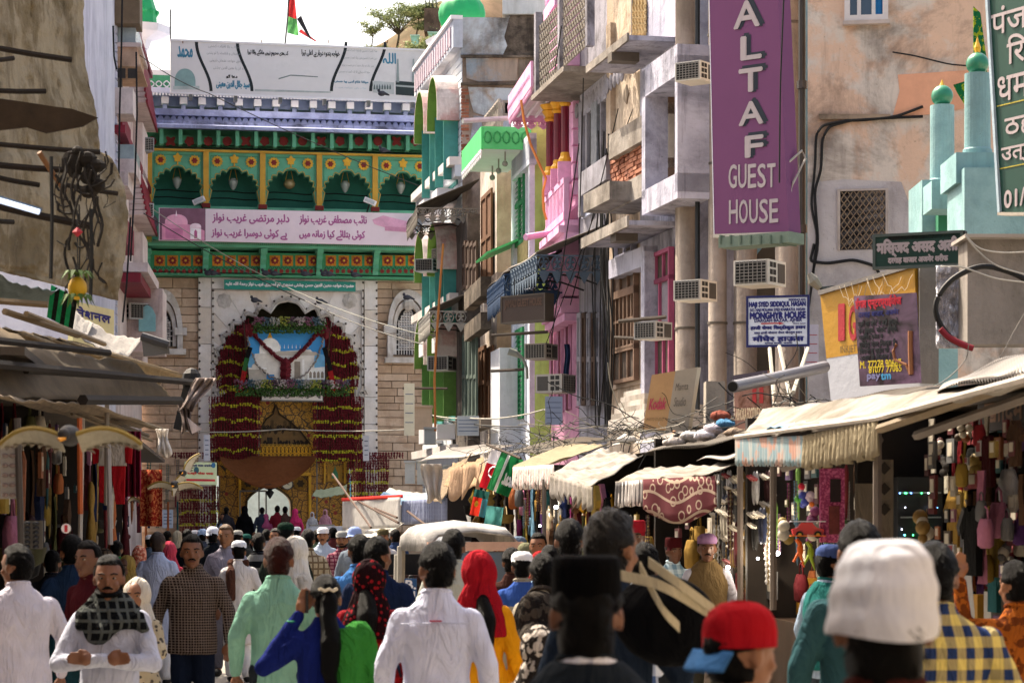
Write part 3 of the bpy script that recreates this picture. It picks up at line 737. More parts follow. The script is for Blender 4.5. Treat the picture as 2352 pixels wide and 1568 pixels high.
MB(RW).box(LWx-1.7,LWx+1.7,-1.1,-.38,RW.hit(650,1092,-.4)[1]+.002,zt).build('lintel',FLO,lw)
MB(RW).box(a_l,LWx-1.352,-1.1,-.42,0,RW.hit(650,1092,-.4)[1]).build('side_wall',FLO2,lw)
MB(RW).box(LWx+1.352,a_r,-1.1,-.42,0,RW.hit(650,1092,-.4)[1]).build('side_wall',FLO2,lw)
MB(RW).box(a_l,LWx-1.702,-1.1,-.40,RW.hit(650,1092,-.4)[1]+.002,zt).build('side_wall',FLO2,lw)
MB(RW).box(LWx+1.702,a_r,-1.1,-.40,RW.hit(650,1092,-.4)[1]+.002,zt).build('side_wall',FLO,lw)
for x0,y0,x1,y1 in ((548,1090,554,1222),(709,1090,715,1222),(548,1084,715,1092),(744,1062,748,1110),(790,1062,794,1110)):MB(RW).pbox(x0,y0,x1,y1,-.4,-.3).build('gold_moulding',GOLD,lw)
for x in (570,690):motif(RW,*RW.hit(x,1110,-.4),.22,-.4,paint('8a6420'),paint('3c2c14'),lw,petals=10)
MB(RW).pbox(752,1070,786,1105,-.4,-.36).build('niche_panel',paint('b88a30',.5,.2,3,.2),lw)
MB(RW).poly([RW.hit(x,y,-.3) for x,y in ((762,1098),(778,1098),(776,1086),(772,1078),(770,1068),(768,1078),(764,1086))],-.36,-.33).build('green_emblem',GREEN2,lw)
MB(RW).pbox(550,1128,553,1222,-.2,-.1).build('door_post',STEEL,lw);MB(RW).pbox(610,1128,613,1222,-.2,-.1).build('door_post',STEEL,lw);MB(RW).pbox(550,1125,613,1129,-.2,-.1).build('door_lintel',STEEL,lw)
ck=thing('wall_clock','round white wall clock right above the pointed passage','clock',RW.at(660,1112,-.3))
a,z=RW.hit(660,1111,-.3);MB(RW).poly(circ(a,z,.17,20),-.38,-.3).build('dial',paint('e6e0c4',.4,.05,1,0,0),ck)
MB(RW).tube([(a+.18*math.cos(t/20*6.283),-.3,z+.18*math.sin(t/20*6.283)) for t in range(21)],.02,5).build('rim',STEEL,ck)
MB(RW).tube([(a,-.29,z),(a+.02,-.29,z+.12)],.008,4).tube([(a,-.29,z),(a+.07,-.29,z-.03)],.01,4).build('hand',BLACK,ck)
for k in range(3): # blue doors beyond the passage
 x0=-13.5+k*1.6+5.2
 o=MB(None).box(x0,x0+1.3,93,93.2,0,3.4).build('courtyard_door',paint(('5fb0b4','4a8fae','9ec8c4')[k],.6), None);tag(o,('pale cyan','mid blue','milky green')[k]+' painted door panel seen through the gate passage','door')
o=MB(None).box(-14,-1,94,94.3,0,6).build('courtyard_wall',paint('b8c8c8',.8));tag(o,'light grey courtyard wall far behind the gate passage','wall')
# brown awning hung in the gate
def sheet(fn,nu,nv,mat,label,cat='cloth',name='cloth_sheet',thick=.01,group=None,parent=None,**k):
 o=MB(None).grid(fn,nu,nv).build(name,mat,parent,smooth=True,thick=thick,**k)
 if label:tag(o,label,cat,group)
 return o
def bow(u,v):
 x=505+220*u;y=1047+v*(8+66*math.sin(math.pi*u)**.8)
 return P(x,y,79.0-1.4*v+.2*math.sin(u*9))
sheet(bow,24,6,cloth('6e4228','8c4a2a',fold=.6),'sagging brown cloth canopy hung under the gilded panel','canopy','cloth_canopy')
for k,px in enumerate((620,662)):
 p=P(px,1116 if k==0 else 1116,77.8)
 if k==0:
  o=MB(None).lathe(p,[(.05,.1),(.28,.05),(.22,-.05),(.06,-.12),(.14,-.2),(.02,-.4)],12).build('hanging_lantern',BLACK,smooth=True);tag(o,'black hanging lantern at the lowest point of the brown canopy','lantern')
# flag
fp=thing('flag_pole','thin rooftop flagpole with a red green and black banner flag above the signboard','flag',P(655,100,80))
MB(None).tube([P(655,100,80),P(661,40,80),P(664,-20,80)],.03,6).build('pole',STEEL,fp)
def flagf(y0,y1,x0,x1,e):
 return lambda u,v:P(x0(v)+(x1(v)-x0(v))*u,y0+(y1-y0)*v+e*u*(1+.3*math.sin(3*u)),80+.18*math.sin(6*u+3*v))
for nm,c,y0,y1,xa,xb in (('red_stripe','c0383a',-20,38, lambda v:663-1*v, lambda v:676+6*v),('green_stripe','5aa060',38,76, lambda v:662-2*v, lambda v:682+4*v)):
 MB(None).grid(flagf(y0,y1,xa,xb,6),6,8).build(nm,cloth(c,fold=.4,trans=.4),fp,smooth=True)
MB(None).grid(lambda u,v:P(682+30*v**1.1+(10-6*v)*u,44+46*v-8*u*(1-v),80+.15*math.sin(5*v+3*u)),4,10).build('black_stripe',cloth('34343a',fold=.4,trans=.2),fp,smooth=True)
MB(None).grid(lambda u,v:P(686+38*v+5*u,74+22*v-7*u*(1-v),80.05+.1*math.sin(5*v)),3,8).build('red_edge',cloth('b03a3c',trans=.3),fp,smooth=True)
# horn loudspeakers at the banner ends, floodlights, cables
def horn(p,dx,label):
 th=thing('horn_speaker',label,'loudspeaker',p,'horn loudspeakers on the gate')
 d=Vector((dx,-1,0)).normalized();q=[(.02,-.3),(.06,-.25),(.08,-.12),(.16,-.02),(.27,.06)]
 mb=MB(Frame(p,Vector((d.y,-d.x,0)),Vector((0,0,1)),d));mb.lathe((0,0,0),q,14);mb.build('horn',paint('6d7278',.5),th,smooth=True)
 MB(Frame(p,Vector((d.y,-d.x,0)),Vector((0,0,1)),d)).lathe((0,0,-.06),[(.1,0),(.06,.08),(.02,.1)],10).build('driver',paint('2a2c2e'),th)
 MB(None).tube([p,p+Vector((0,.5,-.1))],.03,5).build('bracket',STEEL,th)
horn(P(347,512,77.6),-.2,'grey horn loudspeaker at the left end of the pink banner');horn(P(964,516,78.6),.3,'grey horn loudspeaker at the right end of the pink banner')
for px,py,s,wh in ((457,461,1,'first and second'),(850,463,-1,'fourth and fifth')):
 fl=thing('floodlight','white floodlight on a bracket between the %s arches over the pink banner'%wh,'floodlight',P(px,py,78.5),'floodlights on the gate')
 c=P(px,py,78.5);Fr=Frame(c,Vector((.92,0,.38*s)),Vector((0,-1,0)),Vector((-.38*s,0,.92)))
 MB(Fr).box(-.2,.2,-.1,.1,-.08,.08).build('housing',WHITE,fl);MB(Fr).box(-.16,.16,.1,.12,-.05,.05).build('glass',paint('aab0b4',.2),fl)
 MB(None).tube([c,c+Vector((s*.12,.3,-.3))],.025,5).build('bracket',BLACK,fl)
def wire(pts,r,label,mat=BLACK,cat='cable',sag=0.0,n=14):
 out=[]
 for (p,q) in zip(pts,pts[1:]):
  for k in range(n):
   t=k/n;v=p.lerp(q,t);out.append(v-Vector((0,0,sag*4*t*(1-t))))
 out.append(pts[-1]); return tag(MB(None).tube(out,r,4).build('overhead_cable',mat),label,cat)
wire([P(322,128,66),P(480,215,72),P(970,430,78)],.014,'thin black cable sloping from the left balcony across the gate arcade',sag=.1)
wire([P(330,490,60),P(700,690,66),P(970,790,60)],.014,'thin dark cable crossing in front of the marble arch, lower of two',sag=.1)
wire([P(350,480,60),P(660,660,66),P(975,770,62)],.012,'thin pale cable crossing in front of the teal nameplate, upper of two',paint('8a8a80'),sag=.1)
wire([P(420,1080-90,64),P(650,985,66),P(940,986,62)],.016,'pale cable strung level across the flower curtains',paint('8f8c84'),sag=.05)
# ================================================================ ground, sky, hill
def roadmat():
 m,N=newmat('worn_concrete',.85,0,.2);co=N.coord()
 col=N.mix(N.noise(co,.5,6,.7,.35,.65),rgb('8d8880'),rgb('aaa59c'));col=N.mix(N.math('MULTIPLY',N.noise(co,3,6,.75,.5,.7),.5),col,rgb('5a554e'))
 N.out(col);N.bump(N.noise(co,30,5,.7,0,1),.3,.02); return m
o=MB(None).box(-900,900,-60,1800,-.2,0).build('ground',roadmat());o['kind']='structure';o['label']='worn concrete street'
HILLM=plaster('8a6f58','6d5a44','3c3a24',.5,.8,.05,.2,.6)
def hz(x,y): return max(0,88+44*math.exp(-((x-2)/45)**2)*1.0-30+(x-4)*.55+3*noise.noise(Vector((x*.06,y*.06,0)))*3-(y-430)*-.0) if 0 else 0
def hill(u,v):
 x=-60+190*u;y=330+170*v
 top=1.8+(HY-np.interp(CX+x*F/420,[760,830,900,960,1010,1100,1300,1500],[1190,150,115,62,20,-20,100,900]))*420/F
 z=top*(min(1,v*2)**.7)+2.2*noise.noise(Vector((x*.12,y*.1,0)))+.8*noise.noise(Vector((x*.5,y*.4,1)))
 return Vector((x,y,z if v>0 else -1))
o=MB(None).grid(hill,90,50).build('hill',HILLM,smooth=True);o['kind']='structure';o['label']='dry brown hillside'
FOL=[paint(h,.9,.35,2,.3,0) for h in ('8c9868','76845a','a4aa78')]
def tree(p,H,W_,label,seed,cols,dens=1.0,cat='tree',trunk='4c3f30',flat=.45,leaf=.32):
 r=random.Random(seed);th=thing('thorn_tree',label,cat,p,'thin trees on the hillside');tr=MB(None);cr=[MB(None) for _ in cols]
 tr.tube([p-Vector((0,0,1.5)),p+Vector((.1*H,0,H*.3)),p+Vector((.12*H,0,H*.5))],[H*.035,H*.025,H*.02],6)
 tips=[]
 for i in range(int(16*dens)):
  a=r.uniform(0,6.28);rr=W_*r.uniform(.2,1);q=p+Vector((.1*H,0,H*.4));e=p+Vector((math.cos(a)*rr,math.sin(a)*rr*.6,H*r.uniform(.55,1)))
  m=q.lerp(e,.5)+Vector((0,0,H*.06));tr.tube([q,m,e],[H*.014,H*.009,H*.003],4);tips+=[e,m.lerp(e,.5),m.lerp(e,.8)]
 for t in tips:
  for _ in range(int(36*dens)):
   c=t+Vector((r.gauss(0,W_*.16),r.gauss(0,W_*.14),r.gauss(0,H*.045)));s=leaf*r.uniform(.4,1)
   a=Vector((r.uniform(-1,1),r.uniform(-1,1),r.uniform(-.5,.5))).normalized()*s;b=Vector((r.uniform(-1,1),r.uniform(-1,1),r.uniform(-.5,.5))).normalized()*s*.5
   cr[r.randrange(len(cols))].quad(c-a,c+b,c+a,c-b)
 tr.build('trunk',paint(trunk),th)
 for c,m in zip(cr,cols):c.build('crown',m,th,kind='stuff')
for x, y, h, w, lb, s, dn in ((905, 122, 7.5, 4.4, 'spreading thorn tree with airy crown left on the slope above the signboard', 3, 1.3), (850, 110, 4.2, 2.6, 'small airy thorn tree at the left end of the hill slope', 4, .8),
  (955, 70, 4.5, 4.2, 'bright green bushy tree below the hilltop ruin', 5, 1.5), (985, 92, 3, 2.4, 'low olive shrub tree beside the green dome', 6, 1), (1090, 10, 4, 3, 'scrubby tree on the ridge right of the green dome', 7, 1), (870, 140, 2.5, 2.5, 'low dry shrub at the foot of the spreading thorn tree', 8, .8), (990, 170, 5, 3.4, 'olive bush under the dome beside the signboard end', 9, 1.4), (1000, 60, 3, 3, 'pale bush directly left of the green dome', 10, 1)):
 tree(P(x,y,400 if y<150 else 330),h,w,lb,s,FOL,dn)
r_=thing('hilltop_ruin','brown stone ruin with a metal frame on the hilltop','ruin',P(992,60,395))
MB(None).box(*[v for v in (P(975,0,400).x,P(1010,0,400).x)],398,404,P(0,78,400).z,P(0,25,400).z).build('wall',plaster('6e5c50','54463c','2c2622',.4),r_)
for k in range(4):MB(None).tube([P(978+k*8,28,399),P(978+k*8,-10,399)],.1,4).build('post',STEEL,r_)
for k in range(3):MB(None).tube([P(976,20-k*12,399),P(1006,20-k*12,399)],.08,4).build('rail',STEEL,r_)
for x,y,w,h,lb in ((945,92,16,9,'small turquoise hut on the hillside, left one'),(985,84,20,8,'small turquoise hut below the ruin')):
 a,b=P(x,y,396),P(x+w,y-h,396);hh=thing('hillside_hut',lb,'hut',P(x,y,396));MB(None).box(a.x,b.x,396,399,a.z-1,b.z).build('wall',paint('8cc0b0'),hh);MB(None).box(a.x-.2,b.x+.2,395.7,399.2,b.z+.003,b.z+.15).build('roof',paint('a8cfc2'),hh)
# ================================================================ houses on the right of the street
def house(name,label,W,loc=None):
 t=thing(name,label,'house',W.pt((W.L/2,0,0)) if loc is None else loc); return t
def slab(W,par,x0,y0,x1,y1,b0,b1,mat,name='ledge',**k): return MB(W).pbox(x0,y0,x1,y1,b0,b1).build(name,mat,par,**k)
def win(W,par,x0,y0,x1,y1,fm,pm,nx=2,ny=3,b=0.0,fw=.07,name='window',rail=None,depth=.1):
 a0,z1=W.hit(x0,y0,b);a1,z0=W.hit(x1,y1,b);a0,a1=min(a0,a1),max(a0,a1)
 if z0>z1:z0,z1=z1,z0
 mb=MB(W);mb.box(a0,a1,b,b+depth,z1-fw,z1).box(a0,a1,b,b+depth,z0,z0+fw).box(a0,a0+fw,b,b+depth,z0+fw,z1-fw).box(a1-fw,a1,b,b+depth,z0+fw,z1-fw)
 w=mb.build(name,fm,par)
 MB(W).box(a0+fw,a1-fw,b+.004,b+.03,z0+fw,z1-fw).build('pane',pm,w)
 for i in range(1,nx):a=a0+(a1-a0)*i/nx;MB(W).box(a-fw*.35,a+fw*.35,b+.03,b+depth*.8,z0+fw,z1-fw).build('glazing_bar',fm,w)
 for i in range(1,ny):z=z0+(z1-z0)*i/ny;MB(W).box(a0+fw,a1-fw,b+.03,b+depth*.85,z-fw*.35,z+fw*.35).build('glazing_bar',fm,w)
 return w
def shutter(W,par,x0,y0,x1,y1,m,leaves=2,b=0.0,sl=.11,louvre=True,name='shutter',surround=None):
 a0,z1=W.hit(x0,y0,b);a1,z0=W.hit(x1,y1,b);a0,a1=min(a0,a1),max(a0,a1);w=(a1-a0)/leaves
 if surround:MB(W).box(a0-.12,a1+.12,b-.02,b+.035,z0-.12,z1+.12).build('surround',surround,par)
 for i in range(leaves):
  mb=MB(W);l,r=a0+w*i+.01,a0+w*(i+1)-.01;f=min(.07,w*.2)
  mb.box(l,l+f,b+.04,b+.09,z0,z1).box(r-f,r,b+.04,b+.09,z0,z1)
  for z in (z0,(z0+z1)/2-.05,z1-.1):mb.box(l+f,r-f,b+.04,b+.09,z,z+.1)
  s=mb.build(name,m,par)
  if louvre:
   mb=MB(W);z=z0+.13
   while z<z1-.15:
    mb.raw([(l+f,b+.045,z+.07),(r-f,b+.045,z+.07),(r-f,b+.085,z),(l+f,b+.085,z)],[(0,1,2,3)]);z+=sl
   mb.build('louvres',m,s,kind='stuff')
  else:MB(W).box(l+f,r-f,b+.04,b+.06,z0+.1,z1-.1).build('panel',m,s)
def hood(W,par,px,ytop,r,out,outer,inner,drop=.5,b=0.0):
 """half-barrel window hood projecting from the facade"""
 a,zt=W.hit(px,ytop,b);pr=[(a-r,zt-r-drop)]+[(a-r*math.cos(t),zt-r+r*math.sin(t)) for t in [math.pi*k/12 for k in range(13)]]+[(a+r,zt-r-drop)]
 pi=[(a+(x-a)*.93,z-(.05 if i not in (0,14) else 0)) for i,(x,z) in enumerate(pr)]
 h=MB(W).strip(pi,pr,b,b+out).build('hood',outer,par)
 MB(W).raw([(x,bb,z-.006) for bb in (b,b+out+.004) for x,z in pi],[(i,i+1,len(pi)+i+1,len(pi)+i) for i in range(len(pi)-1)]).build('hood_lining',inner,h,thick=.01)
 return a,zt
def ac_unit(p,yaw,sc,label,grp='window air conditioners on the houses',split=False,tint='c9c4ba'):
 th=thing('air_conditioner',label,'air conditioner',p,grp);Fr=RotF(p,yaw,sc);mc=paint(tint,.5,.08,2,.35)
 MB(Fr).box(-.33,.33,-.35,.35,0,.43).build('casing',mc,th)
 mb=MB(Fr)
 for i in range(7):mb.box(-.29,.29,-.375,-.35,.04+i*.055,.05+i*.055)
 for i in range(8):mb.box(-.29+i*.083,-.28+i*.083,-.372,-.352,.03,.41)
 mb.build('front_grille',paint('8a8680',.5),th);MB(Fr).box(-.29,.29,-.358,-.35,.03,.40).build('coil',paint('1d1c1b'),th)
 for s in (-1,1):
  for i in range(3):
   for j in range(2):MB(Fr).box(s*.33,s*.338,-.28+j*.13,-.18+j*.13,.05+i*.125,.14+i*.125).build('vent',paint('2a2826'),th)
  MB(Fr).box(s*.33,s*.338,.02,.3,.05,.38).build('vent',paint('4a4642'),th)
 return th
def fret(W,par,a0,a1,b,z,h,mat,seed=0,name='fretwork'):
 """pierced sheet-metal valance: rings, leaves and drops, cut in real metal"""
 mb=MB(W);n=max(2,int((a1-a0)/.26));w=(a1-a0)/n
 mb.box(a0,a1,b-.01,b+.01,z-.03,z).box(a0,a1,b-.01,b+.01,z-h*.62,z-h*.56)
 for i in range(n):
  c=a0+w*(i+.5)
  for k in range(5):t=k*1.257+.3;mb.tube([(c,b,z-h*.3),(c+w*.24*math.cos(t),b,z-h*.3+h*.2*math.sin(t))],[.012,.035],4)
  mb.tube([(c+w*.42*math.cos(t*.785),b,z-h*.3+h*.25*math.sin(t*.785)) for t in range(9)],.016,4)
  mb.poly([(c-w*.42,z-h*.6),(c+w*.42,z-h*.6),(c+w*.22,z-h*.8),(c,z-h),(c-w*.22,z-h*.8)],b-.008,b+.008)
 return mb.build(name,mat,par,kind='stuff')
CORR=paint('7d7874',.6,.25,2,.5,.2,metal=.3);CORRD=paint('4a423a',.75,.3,2,.5)
def corrugated(P0,P1,P2,P3,mat,name,parent=None,n=None,amp=.018,label=None,cat='roof',group=None):
 """wavy metal sheet over the quad P0 (front left), P1 (front right), P2 (back right), P3 (back left); waves run front to back"""
 P0,P1,P2,P3=map(Vector,(P0,P1,P2,P3));L=(P1-P0).length;n=n or max(8,int(L/.038));n=min(n,260)
 nr=(P1-P0).cross(P3-P0).normalized()
 def fn(u,v):
  q=P0.lerp(P1,u).lerp(P3.lerp(P2,u),v); return q+nr*(amp*math.sin(u*L/.076*2*math.pi)+.02*math.sin(v*4+u*7))
 o=MB(None).grid(fn,n,3).build(name,mat,parent,smooth=True,thick=.004)
 if label:tag(o,label,cat,group)
 return o
def fret_canopy(W,label,x0,y0,x1,y1,out,drop,fh,fm,roof=None,name='metal_canopy'):
 """sheet canopy on the wall from column x0 to x1 (y at the wall), projecting out, with a pierced valance"""
 a0,z0=W.hit(x0,y0,0);a1,z1=W.hit(x1,y1,0);z=(z0+z1)/2
 if a0>a1:a0,a1=a1,a0
 th=thing(name,label,'canopy',W.pt((a0,0,z)),'fretwork canopies on the right houses')
 corrugated(W.pt((a0,out,z-drop)),W.pt((a1,out,z-drop)),W.pt((a1,0,z)),W.pt((a0,0,z)),roof or CORR,'sheet',th)
 fret(W,th,a0,a1,out-.02,z-drop-.01,fh,fm)
 FS=Frame(W.pt((a0,0,0)),W.n,W.u);fret(FS,th,.02,out-.02,0,z-drop-.01,fh*.9,fm)
 FS=Frame(W.pt((a1,0,0)),W.n,W.u);fret(FS,th,.02,out-.02,0,z-drop-.01,fh*.9,fm)
 for k in range(3):
  a=a0+(a1-a0)*(k+.5)/3
  MB(W).tube([(a,.02,z-1.1),(a,out*.35,z-.95),(a,out*.8,z-drop-.3),(a,out-.05,z-drop-.05)],.018,5).build('curved_bracket',BLACK,th)
 return th
# ---- R1: white house with barrel hoods
R1=Wall(972,71.4,1062,64);R1b=Wall(1062,64,1300,64)
h1=house('hooded_house','white house with green lined barrel window hoods next to the gate',R1)
HW=plaster('cdd3dc','b3bccb','5c5e60',.3,.5,.5,.4);HWm=paint('c2cad0',.8,.1,1,.3)
MB(R1).box(0,R1.L,-3,0,0,14.5).build('front_wall',HW,h1)
for k in range(60):
 z=2.6+k*.21
 if z<14.3:MB(R1).box(.02,R1.L-.02,0,.022,z,z+.165).build('wall_course',HWm,h1)
MB(R1).box(-.1,R1.L+.05,0,.25,14.3,15.05).build('parapet',HW,h1);MB(R1).box(-.1,R1.L+.06,.0,.32,15.05,15.15).build('coping',WHITE,h1)
mb=MB(R1)
for k in range(16):mb.box(.2+k*.45,.45+k*.45,.25,.29,14.4,14.9)
mb.build('parapet_pattern',paint('b9a9b4'),h1,kind='stuff')
HO=plaster('dcd4d0','c8948e','5a4a46',.35,.4,1.2,.5);HI=paint('6f9440',.7,.15,1,.2)
for ty_,tag_ in ((176,0),(512,1),(712,2)):
 for px,dy in ((1044,0),(1012,34)):
  a,z=hood(R1,h1,px,ty_+dy*(1 if tag_==0 else .6),1.0,.62,HO,HI,.35)
  w_=MB(R1).box(a-.75,a+.75,.0,.06,z-3.0,z-.5).build('window',paint('3f8a86',.6),h1)
  for s in (-1,1):MB(R1).box(a+s*.78-.03,a+s*.78+.03,.03,.42,z-2.9,z-1.0).build('open_shutter',paint('3d8a84' if tag_!=2 else '56803c',.6),w_)
  MB(R1).box(a-.5,a+.5,.0,.55,z-3.5,z-3.1).build('window_box',WHITE,h1)
for z in (3.6,7.6,11.2):MB(R1).box(-.1,R1.L+.03,0,.35,z,z+.22).build('string_course',paint('d5cfca',.8,.12,1,.4),h1);MB(R1).box(-.1,R1.L+.03,0,.2,z-.3,z-.002).build('string_course',HWm,h1)
# the stained return wall that faces down the street
STA=plaster('a8978a','8a7a6c','2e2925',.75,.7,.5,.7);STB=plaster('b4c0c8','8a7f74','2c2a28',.7,.6,.4,.6);STC=plaster('7d7266','5c5248','1e1b19',.8,.6,.5,.9)
MB(R1b).box(-.0,R1b.L,-.4,0.0,0,15.1).build('side_wall',STA,h1)
def patch(W,par,pts,m,b=.0,t=.03,name='plaster_patch'):
 return MB(W).poly([W.hit(x,y,b+t) for x,y in pts],b-.02,b+t).build(name,m,par)
patch(R1b,h1,[(1057,40),(1170,41),(1165,60),(1158,85),(1165,105),(1155,126),(1058,126)],STB)
patch(R1b,h1,[(1172,36),(1285,30),(1285,126),(1156,127),(1166,105),(1160,85),(1167,60)],STC,t=.035)
patch(R1b,h1,[(1070,133),(1190,131),(1186,186),(1100,188),(1072,180)],plaster('a09082','8c9aa4','3a322c',.4,.7),t=.03)
patch(R1b,h1,[(1192,131),(1288,130),(1288,200),(1190,190)],STC,t=.03)
patch(R1b,h1,[(1075,200),(1180,203),(1178,262),(1120,268),(1088,258),(1080,230)],plaster('b8c4cc','a08a72','4a3f38',.4,.7),t=.03)
patch(R1b,h1,[(1088,266),(1172,270),(1172,350),(1095,352),(1080,320)],plaster('b0bccc','a99b8e','4a3f38',.5,.6),t=.03)
for y in (127,190):slab(R1b,h1,1058,y,1290,y+5,0,.12,STC,'ledge')
BR=[paint(h,.9,.25,6,.3) for h in ('8e5844','9c6650','7c4c3c','a5705a')]
block_wall(R1b,h1,1058,195,1078,400,.085,.2,BR,.01,'brick',jit=.03)
win(R1b,h1,1154,232,1176,268,paint('8a8076'),paint('4a4e52'),1,1,0)
MB(R1b).box(R1b.hit(1154,0)[0],R1b.L,-3,.15,R1b.hit(1154,35)[1],R1b.hit(1154,-40)[1]).build('roof_room',plaster('cfd4d4','b8c0c2','6a6a66',.2),h1)
# green dome
gd=thing('green_dome','ribbed bright green dome on a white canopy rising behind the white house','dome',P(1061,100,71));DG=paint('15a060',.45,.12,.5,.1,.05)
c=P(1061,60,70);r=52*71/F
vs=[];nn=48
prof=[(0.62,-.25),(.86,-.02),(.98,.3),(1.0,.55),(.93,.85),(.75,1.12),(.45,1.35),(.15,1.5),(.03,1.62)]
mb=MB(None);N_=len(prof)
for pr_,z in prof:
 for k in range(nn):q=pr_*r*(1+.045*abs(math.sin(k/nn*math.pi*12))*(pr_>.1));t=2*math.pi*k/nn;vs.append((c.x+q*math.cos(t),c.y+q*math.sin(t),c.z+z*r))
mb.raw(vs,[(i*nn+k,i*nn+(k+1)%nn,(i+1)*nn+(k+1)%nn,(i+1)*nn+k) for i in range(N_-1) for k in range(nn)])
mb.build('dome_shell',DG,gd,smooth=True)
MB(None).lathe(c,[(.8*r,-.62*r),(.86*r,-.5*r),(.66*r,-.45*r),(.62*r,-.28*r),(.8*r,-.25*r)],24).build('drum',DG,gd)
mb=MB(None)
for k in range(20):t=k/20*6.283;mb.ball((c.x+.74*r*math.cos(t),c.y+.74*r*math.sin(t),c.z-.42*r),.09,6,4)
mb.build('leaf_band',DG,gd,kind='stuff')
MB(None).lathe(c,[(.7*r,-1.3*r),(.72*r,-.95*r),(1.55*r,-.8*r),(1.6*r,-.62*r),(.8*r,-.6*r)],8).build('canopy',WHITE,gd)
mb=MB(None)
for k in range(8):
 for j in range(3):t=(k+.25+j*.25)/8*6.283;mb.tube([(c.x+r*q*math.cos(t),c.y+r*q*math.sin(t),c.z-r*(.99-.15*(q-.7))) for q in (.8,1.1,1.4)],.025,4)
mb.build('painted_brackets',DG,gd,kind='stuff')
MB(None).lathe(c,[(.5*r,-3.2*r),(.5*r,-1.31*r)],8).build('shaft',WHITE,gd)
# ---- R2: narrow cream house
R2=Wall(1103,61,1141,58);R2b=Wall(1141,58,1200,58)
h2=house('cream_house','narrow cream house with broken baluster parapet and dark timber lower floors',R2)
MB(R2).box(0,R2.L,-4,0,0,11.0).build('front_wall',plaster('d6ccc2','b8aa9c','5a4a40',.5,.5,.6,.8),h2)
MB(R2b).box(0,R2b.L,-.3,0,0,10.6).build('side_wall',plaster('bda78e','a8927a','5a4a3a',.3,.5,.8,.3),h2)
for k in range(9):
 a=.1+k*R2.L/9;MB(R2).lathe((a,-.1,11.0),[(.09,0),(.06,.15),(.1,.4),(.05,.7),(.09,.85),(.04,.95)],8).build('baluster',paint('8a8278',.9,.2,3,.5),h2)
MB(R2).box(-.05,R2.L,-.2,.05,11.0-.12,11.0-.002).build('parapet_base',paint('9a9086',.9),h2)
WD=paint('6b4a34',.8,.25,3,.4);WD2=paint('4c3a30',.85,.3,3,.5);WG=paint('4b5a52',.8,.25,3,.4)
shutter(R2,h2,1112,455,1136,640,WD,2,0,louvre=False)
slab(R2,h2,1100,655,1141,668,0,.35,STA,'balcony_slab')
shutter(R2,h2,1106,800,1122,960,WD,2,.02,louvre=False);shutter(R2,h2,1124,800,1139,960,WD,2,.02,louvre=False)
# dark timber house between the white house and the cream one
R15=Wall(1066,66,1105,61.5);h15=house('timber_house','dark weathered timber fronted house below the fretwork canopies',R15)
MB(R15).box(0,R15.L,-3,.35,0,9.6).build('front_wall',plaster('6a625c','544c46','1e1b19',.6,.5,.8,.8),h15)
for (y0,y1,m) in ((560,660,WD2),(770,960,WG)):
 for k in range(4):shutter(R15,h15,1069+k*8.6,y0,1076+k*8.6,y1,m,1,.37,louvre=False)
for y in (672,748,975):slab(R15,h15,1066,y,1104,y+7,.35,.6,STC,'ledge')
fret_canopy(R15,'upper dark tin canopy with star cut valance beside the loudspeaker',1068,438,1100,428,1.6,.75,.45,paint('7c766e',.8),CORRD)
fret_canopy(R15,'lower tin canopy with pale leaf fretwork left of the hanging dark signboard',1070,690,1103,660,1.3,.6,.6,paint('a5a199',.8),CORR)
# ---- R3: white house with green shutters, lime flank
R3=Wall(1174,57,1217,54);R3b=Wall(1217,54,1275,54)
h3=house('green_shutter_house','white fronted house with tall green louvred shutters and a lime yellow flank',R3);WF=plaster('d4d8e2','c0c6d2','6a6a70',.2,.5,.8,.3)
LIME=plaster('b9d67c','a9c66c','5a6444',.3,.5,.7,.5)
MB(R3).box(0,R3.L,-4,0,0,11.6).build('front_wall',WF,h3);MB(R3b).box(0,R3b.L,-.3,0,0,11.7).build('side_wall',LIME,h3)
SG=paint('1d7a4c',.55,.15,2,.2)
shutter(R3,h3,1189,385,1210,555,SG,2,0,surround=paint('c8ccd4'));shutter(R3,h3,1186,762,1208,960,SG,2,0,surround=paint('c8ccd4'))
slab(R3,h3,1188,562,1211,640,0,.08,paint('9a8f62',.8,.3,9,.3),'lattice_panel')
for y in (350,362,372):slab(R3,h3,1175,y,1216,y+4,0,.16,WF,'cornice')
for px in (1176,1213):slab(R3,h3,px,350,px+3,980,0,.12,paint('d8dce6',.8),'pilaster')
MB(R3).box(.1,1.7,.0,.5,0,5.75).build('projecting_pier',plaster('d8dade','c4c8ce','7a7a7a',.2),h3)
cp=thing('balcony_canopy','bright green fretwork canopy with white underside and hanging bulbs on the green shutter house','canopy',R3.pt((2,.5,10.4)))
LG=paint('4fc878',.5,.1,2,.1)
zc=R3.hit(1200,292,.6)[1]
MB(R3).box(-.6,R3.L+.02,.0,1.05,zc,zc+.1).build('soffit',WHITE,cp);MB(R3).box(-.62,R3.L+.04,1.05,1.1,zc-.02,zc+.48).build('fascia',LG,cp);MB(R3).box(R3.L+.02,R3.L+.07,-.02,1.05,zc-.02,zc+.48).build('fascia',LG,cp)
FS=Frame(R3.pt((R3.L+.075,0,0)),R3.n,R3.u);mb=MB(FS)
for k in range(5):mb.tube([(.12+k*.21+.08*math.cos(t*.785),.01,zc+.24+.13*math.sin(t*.785)) for t in range(9)],.02,4)
mb.build('fretwork',paint('2f9a58'),cp,kind='stuff')
fret(R3,cp,-.6,R3.L,1.09,zc,.22,WHITE)
